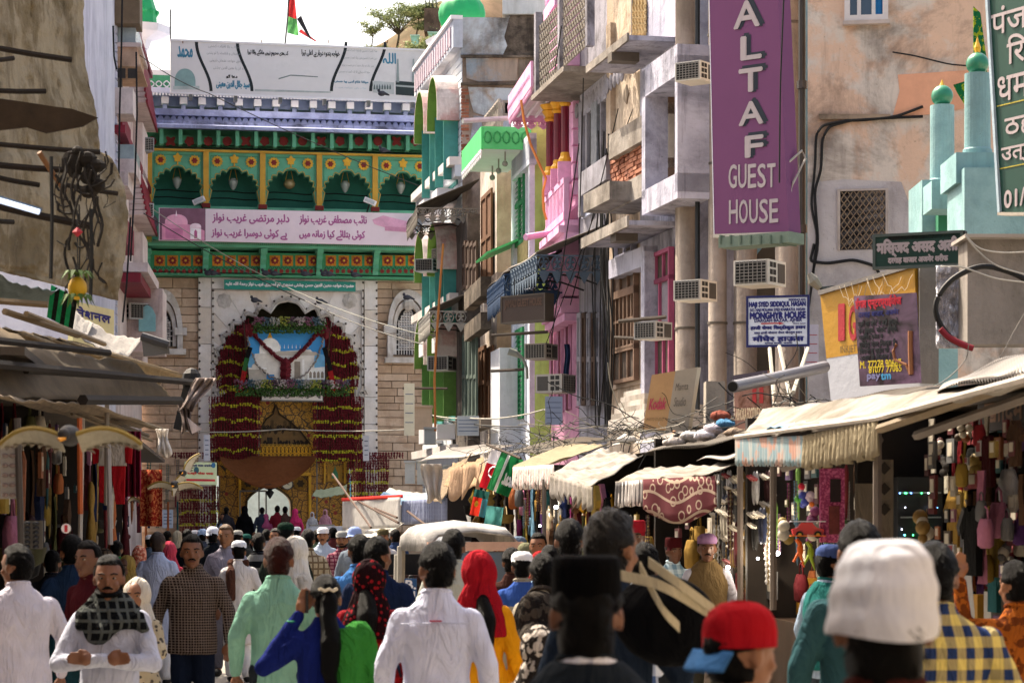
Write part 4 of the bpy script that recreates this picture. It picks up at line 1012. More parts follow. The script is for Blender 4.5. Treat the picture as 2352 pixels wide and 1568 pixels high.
for k in range(3):MB(R3).tube([(.4+k*1.1,.5,zc),(.4+k*1.1,.5,zc-.2)],.02,5).ball((.4+k*1.1,.5,zc-.27),.07,8,5).build('bulb',paint('8a8c84',.3),cp)
p0,p1=P(1063,278,53),P(1165,272,53.5);o=MB(None).tube([p0,p1],.06,6).build('rain_spout',paint('b4b8b4',.6));tag(o,'long pale rain spout sticking out above the green canopy','pipe')
# lower green-white sloped canopy edge
MB(R3).raw([(-.3,.8,7.9),(1.8,.8,7.9),(1.8,0,8.25),(-.3,0,8.25)],[(0,1,2,3)]).build('lower_canopy',LG,h3,thick=.05)
# ---- R4: pink house
R4=Wall(1268,53.2,1330,49);h4=house('pink_house','pink house with gold topped maroon balcony columns',R4)
PK=plaster('dfaacb','d69cc0','8a6478',.3,.4,1.2,.25,.2);PKSHADE=plaster('bf8aa4','ae7a94','5a3a4a',.35,.5,.8,.4)  # second pink is the first one with shade mixed into the colour
MB(R4).box(0,R4.L,-4,0,0,14).build('front_wall',PK,h4)
zB,zT=11.0,12.2
MB(R4).box(2.7,R4.L+.12,0,.4,zB,zT).build('upper_balcony',PK,h4)
MB(R4).box(2.6,R4.L+.14,0,.52,zT+.002,zT+.25).build('balcony_rail',PK,h4)
mb=MB(R4)
for j in range(7):
 for i in range(8):mb.ball((2.8+i*.2+(j%2)*.1,.4,zB+.15+j*(zT-zB-.2)/7),(.07,.03,.05),6,4)
mb.build('relief_scales',PK,h4,kind='stuff')
for k in range(3):MB(R4).box(2.8+k*.6,2.92+k*.6,.1,.22,zT+.252,zT+2.5).build('upper_column',paint('8a1c50',.5),h4);MB(R4).ball((2.86+k*.6,.4,zT+.36),.13,8,5).build('finial',PK,h4)
pc=thing('pink_canopy','pink scalloped balcony canopy with white coffered underside','canopy',R4.pt((2,.8,11)))
zc=10.72
MB(R4).box(-.15,R4.L-.3,0,.9,zc,zc+.12).build('soffit',plaster('d8cfd2','c4b8bc','8a7a7a',.1,.3,1,.2),pc)
for k in range(4):MB(R4).box(-.15,R4.L-.3,.12+k*.2,.17+k*.2,zc-.05,zc-.001).build('soffit_rib',WHITE,pc)
MB(R4).box(-.2,R4.L-.28,.9,.95,zc-.1,zc+.42).build('fascia',PK,pc)
FS=Frame(R4.pt((-.18,0,0)),R4.n,R4.u);MB(FS).box(0,.9,-.03,.03,zc-.1,zc+.42).build('fascia',PK,pc)
mb=MB(R4)
for i in range(20):mb.ball((-.1+i*.2,.95,zc+.16),(.06,.03,.07),6,4);mb.poly([(-.18+i*.2,zc-.1),(0+i*.2,zc-.1),(-.09+i*.2,zc-.22)],.9,.94)
mb.build('fascia_relief',PK,pc,kind='stuff')
fret(FS,pc,.02,.86,-.04,zc-.1,.2,PK)
for i,(px,yt,yb_,a_) in enumerate(((1263,243,405,.2),(1281,223,390,1.5),(1298,206,373,2.8))):
 q=P(px,yb_,51.6-i);t=P(px,yt,51.6-i);q=Vector((q.x,q.y,q.z))
 c_=MB(None).tube([q+Vector((0,0,.18)),Vector((q.x,q.y,t.z-.35))],.085,10).build('column',paint('6a1424',.35,.15,3,.1,0,spec=.5),h4)
 MB(None).lathe((q.x,q.y,t.z-.35),[(.08,0),(.13,.05),(.1,.1),(.17,.22),(.15,.25),(.22,.36)],10).build('capital',GOLD,c_)
 MB(None).lathe((q.x,q.y,q.z),[(.14,0),(.14,.06),(.1,.12),(.09,.2)],10).build('column_base',GOLD,c_)
 MB(None).box(q.x-.15,q.x+.15,q.y-.15,q.y+.15,q.z-.42,q.z).build('pedestal',PK,h4)
zr=8.75
MB(R4).box(1.2,R4.L,.2,.32,zr-.12,zr).build('balustrade_rail',PK,h4);MB(R4).box(1.2,R4.L,.2,.32,zr-.85,zr-.7).build('balustrade_rail',PK,h4)
for k in range(14):MB(R4).box(1.28+k*.22,1.37+k*.22,.21,.31,zr-.7,zr-.12).build('baluster',PK,h4)
MB(R4).poly([(1.2,zr-2.4),(R4.L,zr-2.4),(R4.L,zr-.86),(1.2,zr-.86)],0,.3).build('balcony_apron',PK,h4)
for k,(d,e) in enumerate(((.42,.2),(.37,.34),(.3,.5))):MB(R4).box(1.1,R4.L+.02,0,d,zr-2.4-e,zr-2.402-e+.15).build('balcony_moulding',PK,h4)
MB(R4).box(1.1,R4.L,0,.42,zr-1.12,zr-.97).build('apron_moulding',PK,h4)
for k in range(3): # coloured tiles on the jamb
 pass
mb_n=0
for k in range(16):
 z=8.4+k*.34;MB(R4).box(R4.L-.3,R4.L+.0,0,.12,z,z+.28).build('quoin_block',PK,h4)
for a in (.5,1.7,2.9):
 ar=[(a-.32,4.1)]+[(a-.32*math.cos(t*math.pi/8),5.9+.42*math.sin(t*math.pi/8)) for t in range(9)]+[(a+.32,4.1)]
 w_=MB(R4).poly(ar,0,.03).build('arched_window',paint('5a1c2c',.5),h4);MB(R4).tube([(x,.04,z) for x,z in ar],.05,5).build('frame',PKSHADE,w_)
MB(R4).box(-.02,R4.L,.0,.012,0,8.2).build('lower_wall_shade',PKSHADE,h4)  # thin darker pink coat paints the shade on the lower front
o=MB(None).tube([P(1207,545,50.5),P(1262,536,51)],.07,8).build('rain_spout',PK);tag(o,'pink rain spout sticking out under the pink balcony','pipe')
bc=sheet(lambda u,v:P(1296+12*u+2*math.sin(5*v),790+75*v,49.3+.05*math.sin(9*u)),6,6,cloth('2a3c58'),'dark blue cloth hung in the lower window of the pink house','cloth')
# ---- R5: grey house with deep balcony and cream wall
R5=Wall(1330,49,1394,46.4);R5b=Wall(1394,46.4,1478,43.8)
h5=house('grey_balcony_house','grey and cream old house with deep balcony slabs and an exposed brick parapet',R5b)
GR=plaster('9a98a2','807e86','2a2625',.7,.5,.7,.8);CRM=plaster('c8b8a6','b09c88','3e342c',.6,.7,.8,.7)
MB(R5).box(0,R5.L,-4,0,0,14).build('front_wall',GR,h5);MB(R5b).box(0,R5b.L,-4,0,0,14).build('cream_wall',CRM,h5)
def pslab(W,par,x0,x1,ypx,out,th_,m,b0=0.0,name='balcony_slab'):
 a0,z=W.hit(x0,ypx,out);a1,_=W.hit(x1,ypx,out);a0,a1=min(a0,a1),max(a0,a1)
 return MB(W).box(a0,a1,b0,out,z-th_,z).build(name,m,par),z,a0,a1
DS=plaster('9a938c','7c746c','2a2623',.6,.5,.8,.6)
z5=R5.hit(1360,100,.9)[1];MB(R5).box(-.2,R5.L+.5,0,.95,z5-.06,z5+.04).build('balcony_slab',DS,h5)
mb=MB(R5)
for i in range(26):
 for j in range(7):mb.tube([(-.1+i*.2+.08*math.cos(t*1.05),.82,z5+.2+j*.19+.08*math.sin(t*1.05)) for t in range(7)],.017,4)
mb.build('pierced_railing',paint('8a837a',.9,.2,3,.4),h5,kind='stuff')
for a in (-.15,2.3,4.9):MB(R5).box(a,a+.18,0.76,.9,z5+.05,z5+1.7).build('railing_post',GR,h5)
win(R5,h5,1356,235,1392,395,GR,paint('2e2724',.9,.3,3,.3),1,1,0,.1)
slab(R5,h5,1357,240,1370,392,.03,.12,paint('7e8288',.6,.3,8,.3),'tin_or_shade_sheet')
slab(R5,h5,1332,190,1392,225,0,.1,paint('9b9aa6',.9,.3,9,.5,.5),'carved_frieze')
mb=MB(R5)
for i in range(14):
 for j in range(2):mb.ball((.25+i*.32,.1,R5.hit(1360,207,0)[1]-.25+j*.5),(.12,.04,.16),8,5)
mb.build('carved_relief',GR,h5,kind='stuff')
slab(R5,h5,1332,398,1392,412,0,.35,GR,'sill');slab(R5,h5,1336,415,1390,470,0,.05,paint('aab2c8',.9),'pale_panel')
for k in range(20):slab(R5,h5,1328,240+k*13,1334,249+k*13,0,.14,GR,'quoin_block')
block_wall(R5b,h5,1401,322,1476,438,.085,.24,BR,.32,'brick',jit=.02,gap=.009)
slab(R5b,h5,1398,312,1478,321,.0,.45,DS,'parapet_coping');slab(R5b,h5,1396,440,1478,450,0,.5,DS,'balcony_slab');slab(R5b,h5,1340,448,1400,458,0,.9,DS,'balcony_slab')
mb=MB(R5b)
for k in range(4):
 for j in range(5):mb.tube([(R5b.hit(1456+k*7,20+j*14,.1)[0]+.1*math.cos(t*1.05),.08,R5b.hit(1456+k*7,15+j*15,.1)[1]+.16*math.sin(t*1.05)) for t in range(7)],.03,4)
mb.build('jali_grille',paint('b59c72',.8),h5,kind='stuff');slab(R5b,h5,1450,-10,1482,82,0,.03,paint('2a2420'),'grille_backing')
o=MB(R5b).poly(circ(*R5b.hit(1440,218,0),.16,9,4,.2),0,.025).build('exposed_stone',paint('7d7062'),h5)
slab(R5b,h5,1392,60,1402,560,0,.1,CRM,'pilaster')
# lower floor of the grey house: dark rack of cables and shutters
for k in range(5):shutter(R5,h5,1334+k*11,720,1343+k*11,930,WD2 if k%2 else GR,1,.05,louvre=False)
fret_canopy(R5,'large tin canopy with blue and grey fretwork valance under the pink house',1300,560,1390,520,1.35,.6,.62,paint('4a5a6a',.8),CORR)
fret_canopy(R4,'small dark blue fretwork canopy hanging over the dark signboard',1275,590,1325,575,1.5,.6,.7,paint('1f3a58',.8),CORRD)
# ---- R6: lavender house with framed bay
R6=Wall(1470,43.9,1556,41.4);h6=house('lavender_house','pale lavender house with framed bay window and brown wooden lattice windows',R6)
LV=plaster('b6b6c6','9e9eae','302e2e',.5,.6,.8,.85);BRW=paint('6d5647',.75,.2,3,.35);BRG=paint('4a4038',.8,.3,5,.3)
MB(R6).box(0,R6.L,-4,0,0,14).build('front_wall',LV,h6)
for x0,y0,x1,y1 in ((1474,165,1482,455),(1550,130,1556,440),(1474,160,1556,172),(1474,440,1556,455)):slab(R6,h6,x0,y0,x1,y1,0,.55,LV,'bay_frame')
win(R6,h6,1503,180,1549,262,BRW,BRG,2,1,.05);win(R6,h6,1503,265,1549,385,paint('a59c92',.7),paint('8f8780',.7),4,3,.05);win(R6,h6,1503,350+38,1549,438,BRW,BRG,2,1,.05)
z6=R6.hit(1490,62,.8)[1];MB(R6).box(-.5,R6.L,0,.85,z6,z6+.08).build('shade_slab',LV,h6);MB(R6).box(-.52,R6.L,.85,.89,z6-.02,z6+.12).build('slab_edge',DS,h6)
MB(R6).box(1.2,1.5,.4,.9,z6-.16,z6-.002).build('soffit_box',paint('5c554e'),h6)
z6=R6.hit(1490,498,.8)[1];MB(R6).box(-.9,R6.L,0,.85,z6,z6+.08).build('shade_slab',LV,h6);MB(R6).box(-.92,R6.L,.85,.89,z6-.03,z6+.16).build('slab_edge',DS,h6);MB(R6).box(1.0,1.4,.4,.8,z6-.14,z6-.002).build('soffit_box',paint('5c554e'),h6)
win(R5b,h6,1420,535,1462,582,LV,BRG,2,2,.02);slab(R5b,h6,1398,598,1478,610,0,.3,LV,'moulding');slab(R5b,h6,1402,612,1476,880,0,.04,plaster('b8a696','a59282','4a3f38',.3),'window_surround')
win(R5b,h6,1414,625,1468,672,BRW,paint('5a4a40'),3,1,.05);win(R5b,h6,1414,674,1468,800,BRW,paint('6a584c'),6,2,.05);win(R5b,h6,1414,802,1468,872,BRW,paint('4c4038'),3,1,.05)
PKW=paint('9c4a68',.6,.2,2,.3)
win(R6,h6,1497,588,1549,640,PKW,BRG,3,1,.03);win(R6,h6,1497,650,1549,770,PKW,paint('77707a',.7),2,1,.03);win(R6,h6,1497,780,1549,900,PKW,BRG,3,1,.03)
slab(R6,h6,1472,580,1480,930,0,.3,LV,'pilaster')
for k in range(6):slab(R5b,h6,1432-k*7,900+k*13,1480,913+k*13,0,.3+k*.25,plaster('b8b0a8','9a9288','4a443e',.4),'step')
# ---- R7: guest house with tall round columns
R7=Wall(1590,42.5,1862,41);h7=house('column_house','pale blue building front with tall plastered round columns and arched windows',R7)
BL=plaster('93b4bc','82a4ae','4a5658',.3,.5,.7,.4);MB(R7).box(-.6,R7.L,-4,0,0,15).build('front_wall',BL,h7)
CC=plaster('9c9086','8a7e74','4c433d',.25,.5,.9,.4)
for px,r,d,yt in ((1577,.19,40.6,0),(1648,.15,39.5,0),(1712,.19,39.5,0),(1812,.22,38.6,0)):
 q=P(px,HY,d);q.z=0
 c_=MB(None).tube([q,q+Vector((0,0,15))],r,20).build('column',CC,h7,smooth=True)
 for z in (5.0,7.6,9.7):MB(None).tube([q+Vector((0,0,z)),q+Vector((0,0,z+.04))],r+.015,20).build('column_collar',paint('5e564e'),c_)
for px,y0,y1 in ((1616,10,380),(1612,560,880),(1770,560,880)):
 a,zt=R7.hit(px,y0);zb_=R7.hit(px,y1)[1];ar=[(a-.35,zb_),(a-.35,zt-.5)]+[(a-.35*math.cos(t*math.pi/8),zt-.5+.5*math.sin(t*math.pi/8)) for t in range(1,8)]+[(a+.35,zt-.5),(a+.35,zb_)]
 MB(R7).poly(ar,0,.02).build('arched_window',paint('54493e',.8),h7)
dp=thing('drain_pipe','dark vertical drain pipe at the corner left of the peach wall','pipe',P(1842,HY,37))
q=P(1842,HY,37);q.z=0;MB(None).tube([q,q+Vector((0,0,13))],.055,8).build('pipe',paint('2e2c2c',.5),dp)
for z in (4,6.2,8.4,10.4):MB(None).tube([q+Vector((0,0,z)),q+Vector((0,0,z+.12))],.08,8).build('pipe_collar',paint('3a3636',.5),dp)
q=P(1602,HY,39.8);q.z=0;o=MB(None).tube([q,q+Vector((0,0,13))],.045,6).build('drain_pipe',paint('202428',.5));tag(o,'thin black drain pipe beside the leftmost round column','pipe')
# ---- R8: peach wall facing the camera
R8=Wall(1855,36,2420,35.4);h8=house('peach_house','blotchy peach and grey plastered house wall with a lattice window',R8)
PE=plaster('d6b49c','d0c4b8','4a3e35',.6,.9,.7,.5);PG=plaster('bab4b4','a8a0a0','4a4444',.35,.5,.5,.4)
MB(R8).box(0,R8.L,-5,0,0,11).build('wall',PE,h8)
patch(R8,h8,[(1856,420),(1940,412),(2070,418),(2090,470),(2120,520),(2120,1000),(1856,1000)],PG,t=.012)
patch(R8,h8,[(2062,172),(2250,160),(2262,240),(2150,262),(2050,268),(2066,210)],paint('d99f80',.9,.1,2,.25),t=.012)
patch(R8,h8,[(1880,262),(2045,262),(2045,272),(1882,274)],plaster('8c7a68','a08c78','2e2824',.9,.6),t=.06,name='ledge')
q=R8.hit(1898,98);
w8=win(R8,h8,1940,-30,2040,48,paint('cdc6c4',.6,.08),paint('2a4058',.15,.2,1,0,0,spec=.8),3,1,0,.08)
slab(R8,h8,1936,48,2044,53,0,.12,paint('b8aaa2'),'sill')
cu_=MB(R8).grid(lambda u,v:(R8.hit(2010+20*u,0,.04)[0],.045+.01*math.sin(20*u),R8.hit(2020,-28+68*v,.04)[1]),10,3).build('curtain',cloth('2f7ab0'),w8)
a0,z1=R8.hit(1930,440);a1,z0=R8.hit(2034,573)
lw8=MB(R8).box(a0,a1,0,.012,z0,z1).build('lattice_window',paint('120f0e',.9,.1,1,0,0),h8);mb=MB(R8)
for k in range(-9,10):
 for s in (1,-1):
  pts=[];
  for t in range(41):
   x=a0+(a1-a0)*t/40;z=(z0+z1)/2+s*((x-(a0+a1)/2)*1.35)+k*.125
   if z0<=z<=z1:pts.append((x,.04,z))
  if len(pts)>1:mb.tube([pts[0],pts[-1]],.0085,4)
mb.build('lattice',paint('7c6a58',.8),lw8,kind='stuff')
MB(R8).box(a0-.04,a1+.04,0,.05,z1,z1+.03).box(a0-.04,a0,0,.05,z0,z1).box(a1,a1+.04,0,.05,z0,z1).build('frame',paint('a89c94'),lw8)
def surf_cable(W,pts,r,label,mat=BLACK,b=.05):
 out=[]
 for i in range(len(pts)-1):
  for k in range(6):
   t=k/6;x=pts[i][0]*(1-t)+pts[i+1][0]*t;y=pts[i][1]*(1-t)+pts[i+1][1]*t;out.append((W.hit(x,y,b)[0],b,W.hit(x,y,b)[1]))
 x,y=pts[-1];out.append((W.hit(x,y,b)[0],b,W.hit(x,y,b)[1]))
 for _ in range(2):out=[out[0]]+[tuple((Vector(out[i-1])+Vector(out[i])*2+Vector(out[i+1]))/4) for i in range(1,len(out)-1)]+[out[-1]]
 return tag(MB(W).tube(out,r,5).build('wall_cable',mat),label,'cable')
surf_cable(R8,[(2120,245),(2060,268),(1990,276),(1940,278),(1890,288),(1874,310),(1872,380),(1862,470),(1878,540),(1866,640),(1852,740)],.022,'black cable bending down the peach wall, left one of the pair')
surf_cable(R8,[(2120,268),(2030,272),(1960,276),(1905,290),(1888,320),(1886,390),(1870,440),(1880,560),(1862,650)],.022,'black cable bending down the peach wall, right one of the pair')
surf_cable(R8,[(1870,560),(1860,600),(1900,605),(1960,596),(2010,610),(2030,650),(2000,700)],.025,'black cable sagging under the lattice window')
surf_cable(R8,[(2050,120),(2100,128),(2180,148),(2230,152)],.012,'thin cable under the peach wall patch')
surf_cable(R8,[(1800,0),(1792,200),(1790,420)],.012,'thin hanging wire right of the purple signboard',b=3)
surf_cable(R4,[(1290,60),(1284,100),(1275,160)],.012,'thin wire above the pink canopy',b=.8)
tag(MB(None).tube([P(1197,230,50),P(1203,275,50),P(1218,330,50),P(1240,380,50),P(1254,410,50),P(1247,440,50),P(1248,480,50),P(1255,505,50)],.028,5).build('orange_hose',paint('d98a4a')),'orange hose hanging from the pink canopy to the pink balcony','hose')
tag(MB(None).tube([P(1018,560,58),P(1012,640,58),P(1004,760,58),P(998,870,58),P(1000,990,58)],.03,5).build('orange_cable',paint('b0703c')),'long orange cable hanging down in front of the hooded house','cable')
tag(MB(None).tube([P(1546,1050,30),P(1548,1000,32),P(1549,955,34),P(1552,900,36)],.02,5).build('orange_cable',paint('b0703c')),'orange cable hanging beside the pale yellow studio board','cable')
rr=random.Random(5)
for i in range(14):
 x=rr.uniform(1370,1400);y0=rr.uniform(300,560)
 surf_cable(R5b if x>1394 else R5,[(x,y0),(x+rr.uniform(-8,8),y0+120),(x+rr.uniform(-14,14),y0+260),(x+rr.uniform(-10,10),980)],.014,'one of many black wires running down between the grey house and the brown lattice window',b=.25)['group']='wires down the house corner'
for i,(x0,y0,x1,y1) in enumerate(((1268,770,1330,330),(1310,700,1420,250),(1254,790,1500,120),(1330,560,1340,180))):
 wire([P(x0,y0,47),P(x1,y1,44)],.011,'thin %s wire crossing the pink and grey houses'%('lower','middle','long upper','short steep')[i],sag=.06)
wire([P(950,940,62),P(1080,960,56),P(1250,940,50),P(1290,925,49)],.016,'pale cable drooping past the hooded house toward the lower air conditioner',paint('9a978c'),sag=.08)
wire([P(950,945,62),P(1200,1050-70,52),P(1380,1110-60,46)],.014,'dark cable descending past the white pier to the corrugated roofs',sag=.1)
for i,(x0,y0,x1,y1,d) in enumerate(((1129,770,1258,762,49),(1128,852,1202,848,50),(1421,738,1530,728,38),(925,891,1028,892,60),(1412,775,1476,778,40))):
 o=MB(None).tube([P(x0,y0,d),P(x1,y1,d-.2)],.035,6).build('metal_bar',paint('4a4038',.7));tag(o,('rusty bar sticking out below the dark signboard','rusty bar sticking out in front of the white pier','rusty flat bar in front of the small air conditioner by the pink window','dark bar sticking out low on the hooded house','thin bent pipe in front of the brown lattice window')[i],'bar')
# air conditioners
for x, y, d, yaw, s, lb, t_ in ((1597, 190, 38, 35, .78, 'cream window air conditioner left of the top of the purple signboard', 'c9c4ba'), (1597, 692, 38, 35, .84, 'cream window air conditioner between the first two round columns', 'c9c4ba'),
  (1745,658,36,32,.98,'cream window air conditioner under the purple signboard','c9c4ba'),(1500,780,38,40,.72,'grey white window air conditioner before the pink framed window','aaa8a4'),
  (1243,826,48,30,.82,'dusty window air conditioner on the lime wall','9a9288'),(1276,903,47,-60,.95,'outdoor air conditioner box below the dusty one on the pink wall','a59e94'),
  (982, 625, 66, 20, .9, 'window air conditioner low on the far end of the hooded house, upper', 'b9bdc0'), (1015, 852, 63, 20, 1.0, 'window air conditioner under the lowest green hoods', 'b0b0a8'), (1022, 600, 66, 60, .9, 'small air conditioner between green shutters of the hooded house', 'b0b0a8')):
 ac_unit(P(x,y,d),-yaw,s*.88,lb,tint=t_)
# dish-like metal brackets, street lamp
tag(MB(None).tube([P(1168,806,50),P(1185,812,50),P(1200,822,50),P(1210,845,50),P(1211,870,50)],[.08,.07,.03,.03,.03],8).build('street_lamp',paint('8c9288',.5)),'curved pale street lamp arm in front of the white pier','street lamp')
# unseen houses added just outside the frame to shade the near street
for x0,x1,y0,y1,h_,lb in ((-12,-6.2,-25,16,15,'unseen tall plain house added at the left to shade the near street'),(5.2,11,-25,8,14,'unseen tall plain house added at the right to shade the near street'),(-6,5,-34,-30,14,'unseen plain house added behind the viewpoint to shade the near street')):
 t=thing('house',lb,'house',(x0,y0,0));MB(None).box(x0,x1,y0,y1,0,h_).build('wall',CRM,t);MB(None).box(x0-.2,x1+.2,y0-.2,y1+.2,h_+.002,h_+.4).build('parapet',DS,t)
# ================================================================ houses and canopies on the left
L0=Wall(180,54.5,266,67);L1=Wall(262,66.5,326,79)
hl0=house('white_left_house','tall plain whitewashed house wall on the left beyond the torn tarpaulin',L0)
MB(L0).box(0,L0.L,-5,0,0,18).build('wall',plaster('d0d0dc','bcbccb','6a6a74',.2,.5,.5,.4),hl0)
for k in range(44):MB(L0).box(L0.L-.25,L0.L+.02,0,.05,6+k*.25,6.2+k*.25).build('quoin_block',paint('c4c4d0'),hl0)
hl1=house('balcony_left_house','cream and pink left house with maroon trim and stacked little balconies beside the gate',L1)
LW=plaster('d6c8c4','c8b4b0','5a4a46',.3,.5,.7,.5);MR=paint('7a1c2c',.6,.2,2,.3);TAN=plaster('c4a58e','a98e78','5a463a',.3,.5,.8,.3)
MB(L1).box(0,L1.L,-5,0,0,19).build('wall',LW,hl1)
def lp(x0,y0,x1,y1,b0,b1,m,name): return slab(L1,hl1,x0,y0,x1,y1,b0,b1,m,name)
def lbx(a0,a1,b1,y0,y1,m,name,px=290,b0=0.0):
 z1=L1.hit(px,y0,0)[1];z0=L1.hit(px,y1,0)[1]; return MB(L1).box(a0,a1,b0,b1,z0,z1).build(name,m,hl1)
lbx(0,1.2,.7,-20,90,paint('6b5a46'),'timber_box',275);lbx(0,L1.L,.35,90,103,MR,'maroon_pipe',300);lbx(0,L1.L,.3,372,388,MR,'maroon_pipe',300);lbx(3.8,5.6,.3,0,92,MR,'maroon_band',300)
for y0, y1, m, nm, a0, a1, o in ((117, 167, paint('9aa8ac', .2), 'glass_screen', .6, 3.6, .55), (167, 176, LW, 'balcony_slab', .4, 3.8, .7), (176, 213, TAN, 'window_box', .5, 3.6, .6), (213, 217, TAN, 'box_base', .5, 3.7, .7), (217, 293, paint('3a3430'), 'dark_window', .6, 2.6, .05), (267, 323, LW, 'balcony', .2, 1.6, .5),
  (293, 372, MR, 'maroon_panel', 1.9, 5.5, .1), (384, 415, paint('8fa0a4', .3), 'glass_screen', .6, 3.4, .5), (415, 445, LW, 'balcony', .6, 3.0, .55), (445, 475, LW, 'balcony_slab', .4, 3.4, .35), (535, 590, MR, 'maroon_panel', .8, 4.6, .25), (640, 660, LW, 'moulding', .4, 6, .9), (662, 682, MR, 'maroon_panel', .4, 6, .7)):
 lbx(a0,a1,o,y0,y1,m,nm)
for k in range(2):w_=lbx(.51,.53+.01,.55-k*.27,182,206,paint('2a2420'),'pane',275,.36-k*.27) if 0 else None
FSL=Frame(L1.pt((.5,0,0)),L1.n,-L1.u)
for k in range(2):
 z0,z1=L1.hit(275,205,0)[1],L1.hit(275,183,0)[1];MB(FSL).box(.06+k*.28,.28+k*.28,.0,.02,z0,z1).build('pane',paint('2a2420',.3),hl1)
# sloping tiled eaves with maroon scalloped edges
for y0,y1,dx in ((100,245,0),(388,500,0),(690,745,0)):
 z1=L1.hit(300,y0,0)[1];z0=L1.hit(300,y1,0)[1];n_=int((z1-z0)/.16)
 for k in range(n_):
  z=z0+(z1-z0)*k/n_;o=.5-.3*k/n_
  MB(L1).box(6.2,11.8,0,o,z,z+(z1-z0)/n_-.02).build('eave_tile',plaster('cdbcba','b8a4a2','5a4a46',.2),hl1)
  MB(L1).box(6.15,11.85,o,o+.06,z,z+.09).build('maroon_scallop',MR,hl1)
 MB(L1).box(8.0,10.6,.0,.3,z0-2.0,z0-.3).build('bay',LW,hl1)
ar=[(7.0,4.2)]+[(7.9-.9*math.cos(t*math.pi/8),8.0+.7*math.sin(t*math.pi/8)) for t in range(9)]+[(8.8,4.2)]
aw=MB(Frame(L1.pt((5.2,0,0)),L1.n,-L1.u));z0,z1=L1.hit(295,765)[1],L1.hit(295,705)[1]
aw.poly([(.35,z0),(.35,z1-.3),(.45,z1-.08),(.6,z1),(.75,z1-.08),(.85,z1-.3),(.85,z0)],0,.03).build('arched_window',paint('7fb8c0',.3),hl1);MB(L1).box(5.25,7.5,0,1.05,z0-.6,z1+.5).build('bay',LW,hl1)
gl=thing('green_turret','small green turret with white flared canopy above the left balconies','turret',P(322,80,80))
c=P(318,72,80.5)
MB(None).lathe(c,[(.7,-.1),(.62,.1),(.6,.7),(.5,1.0),(.45,1.4),(.7,1.45),(.66,2.2)],12).build('drum',DG,gl);MB(None).lathe(c,[(.35,-.6),(.45,-.32),(1.05,-.12),(1.1,.12),(.7,.15)],8).build('canopy',WHITE,gl)
mb=MB(None)
for k in range(12):t=k*.52;mb.ball((c.x+.6*math.cos(t),c.y+.6*math.sin(t),c.z+.6),.1,6,4)
mb.build('leaf_band',DG,gl,kind='stuff');MB(None).lathe(c,[(.3,-4),(.3,-.61)],8).build('shaft',WHITE,gl)
ac_unit(P(322,300+50,76),30,1.0,'grey window air conditioner high on the left balcony house',tint='8a8c90');ac_unit(P(321,500,76),30,1.0,'white window air conditioner just left of the horn loudspeaker',tint='b4b6b8');ac_unit(P(313,735,72),30,1.1,'white window air conditioner beside the cyan window on the left',tint='c4c6c6')
for i,pts in enumerate(([(281,-10),(279,120),(275,250),(273,400)],[(313,120),(315,260),(310,420),(300,600)],[(260,60),(262,130),(268,160)],[(300,500),(292,640),(282,740)])):
 tag(MB(None).tube([P(x,y,63 if i<3 else 60) for x,y in pts],.025,5).build('hanging_cable',BLACK),('black cable down the corner of the white left wall','black cable hanging in front of the stacked balconies','short black cable near the top of the white left wall','black cable hanging below the left loudspeaker')[i],'cable')
yw=thing('yellow_shop_sign','pale yellow board with navy Hindi lettering glimpsed under the left tarpaulin','sign',P(215,760,44))
YW=Wall(168,44,262,46);MB(YW).pbox(168,690,262,832,-.1,0).build('board',paint('d8cf9a',.6,.08,2,.2),yw)
pwrite('नेशनल',YW,176,703,254,743,.006,paint('2a2a72'),yw,bold=.012);pwrite('स्टोर',YW,186,800,224,818,.006,paint('2a2a72'),yw,bold=.008)
# torn tarpaulin
TARP=plaster('a3967f','7e7058','3a3024',.4,.8,1.3,.35,.9)
_ys=[-20,60,150,270,350,362,400,450,500,590,690];_xs=[190,190,194,222,228,256,274,288,293,285,268];_zb=0
def tarp(u,v):
 y=-20+710*v;xr=np.interp(y,_ys,_xs)+3*noise.noise(Vector((y*.05,0,0)))
 if v>.88:y-=(v-.88)*700*(1-u)*.9
 x=-30+(xr+30)*u
 return P(x,y,19.5+3.2*u+.06*math.sin(u*21+v*3)+.07*noise.noise(Vector((u*9,v*14,0)))+.05*noise.noise(Vector((u*30,v*40,3))))
o=MB(None).grid(tarp,60,90).build('torn_tarpaulin',TARP,smooth=True,thick=.02);tag(o,'huge ragged brownish tarpaulin hanging over the left stalls','tarpaulin')
def px_poly(pts,d,m,name,label,cat,th=.03,tilt=0.0,par=None):
 n=len(pts);vs=[P(x,y,d+tilt*(x-pts[0][0])) for x,y in pts];vs+=[v+Vector((0,th,0)) for v in vs]
 o=MB(None).raw(vs,[tuple(range(n)),tuple(range(2*n-1,n-1,-1))]+[(i,(i+1)%n,n+(i+1)%n,n+i) for i in range(n)]).build(name,m,par)
 if label:tag(o,label,cat)
 return o
px_poly([(-10,335),(55,345),(110,362),(165,368),(224,408),(180,440),(110,462),(60,440),(-10,452)],18.6,CORRD,'tin_or_shade_sheet','dark pointed patch painting shadow and torn holes on the tarpaulin','metal sheet') if 0 else px_poly([(-10,225),(60,235),(125,245),(165,250),(224,270),(190,290),(105,306),(60,292),(-10,300)],18.8,paint('33281d',.9,.3,6,.4),'tin_or_shade_sheet','dark pointed patch painting shadow and torn holes on the tarpaulin','metal sheet')  # dark flat patch stands for shadow and torn holes in the tarpaulin
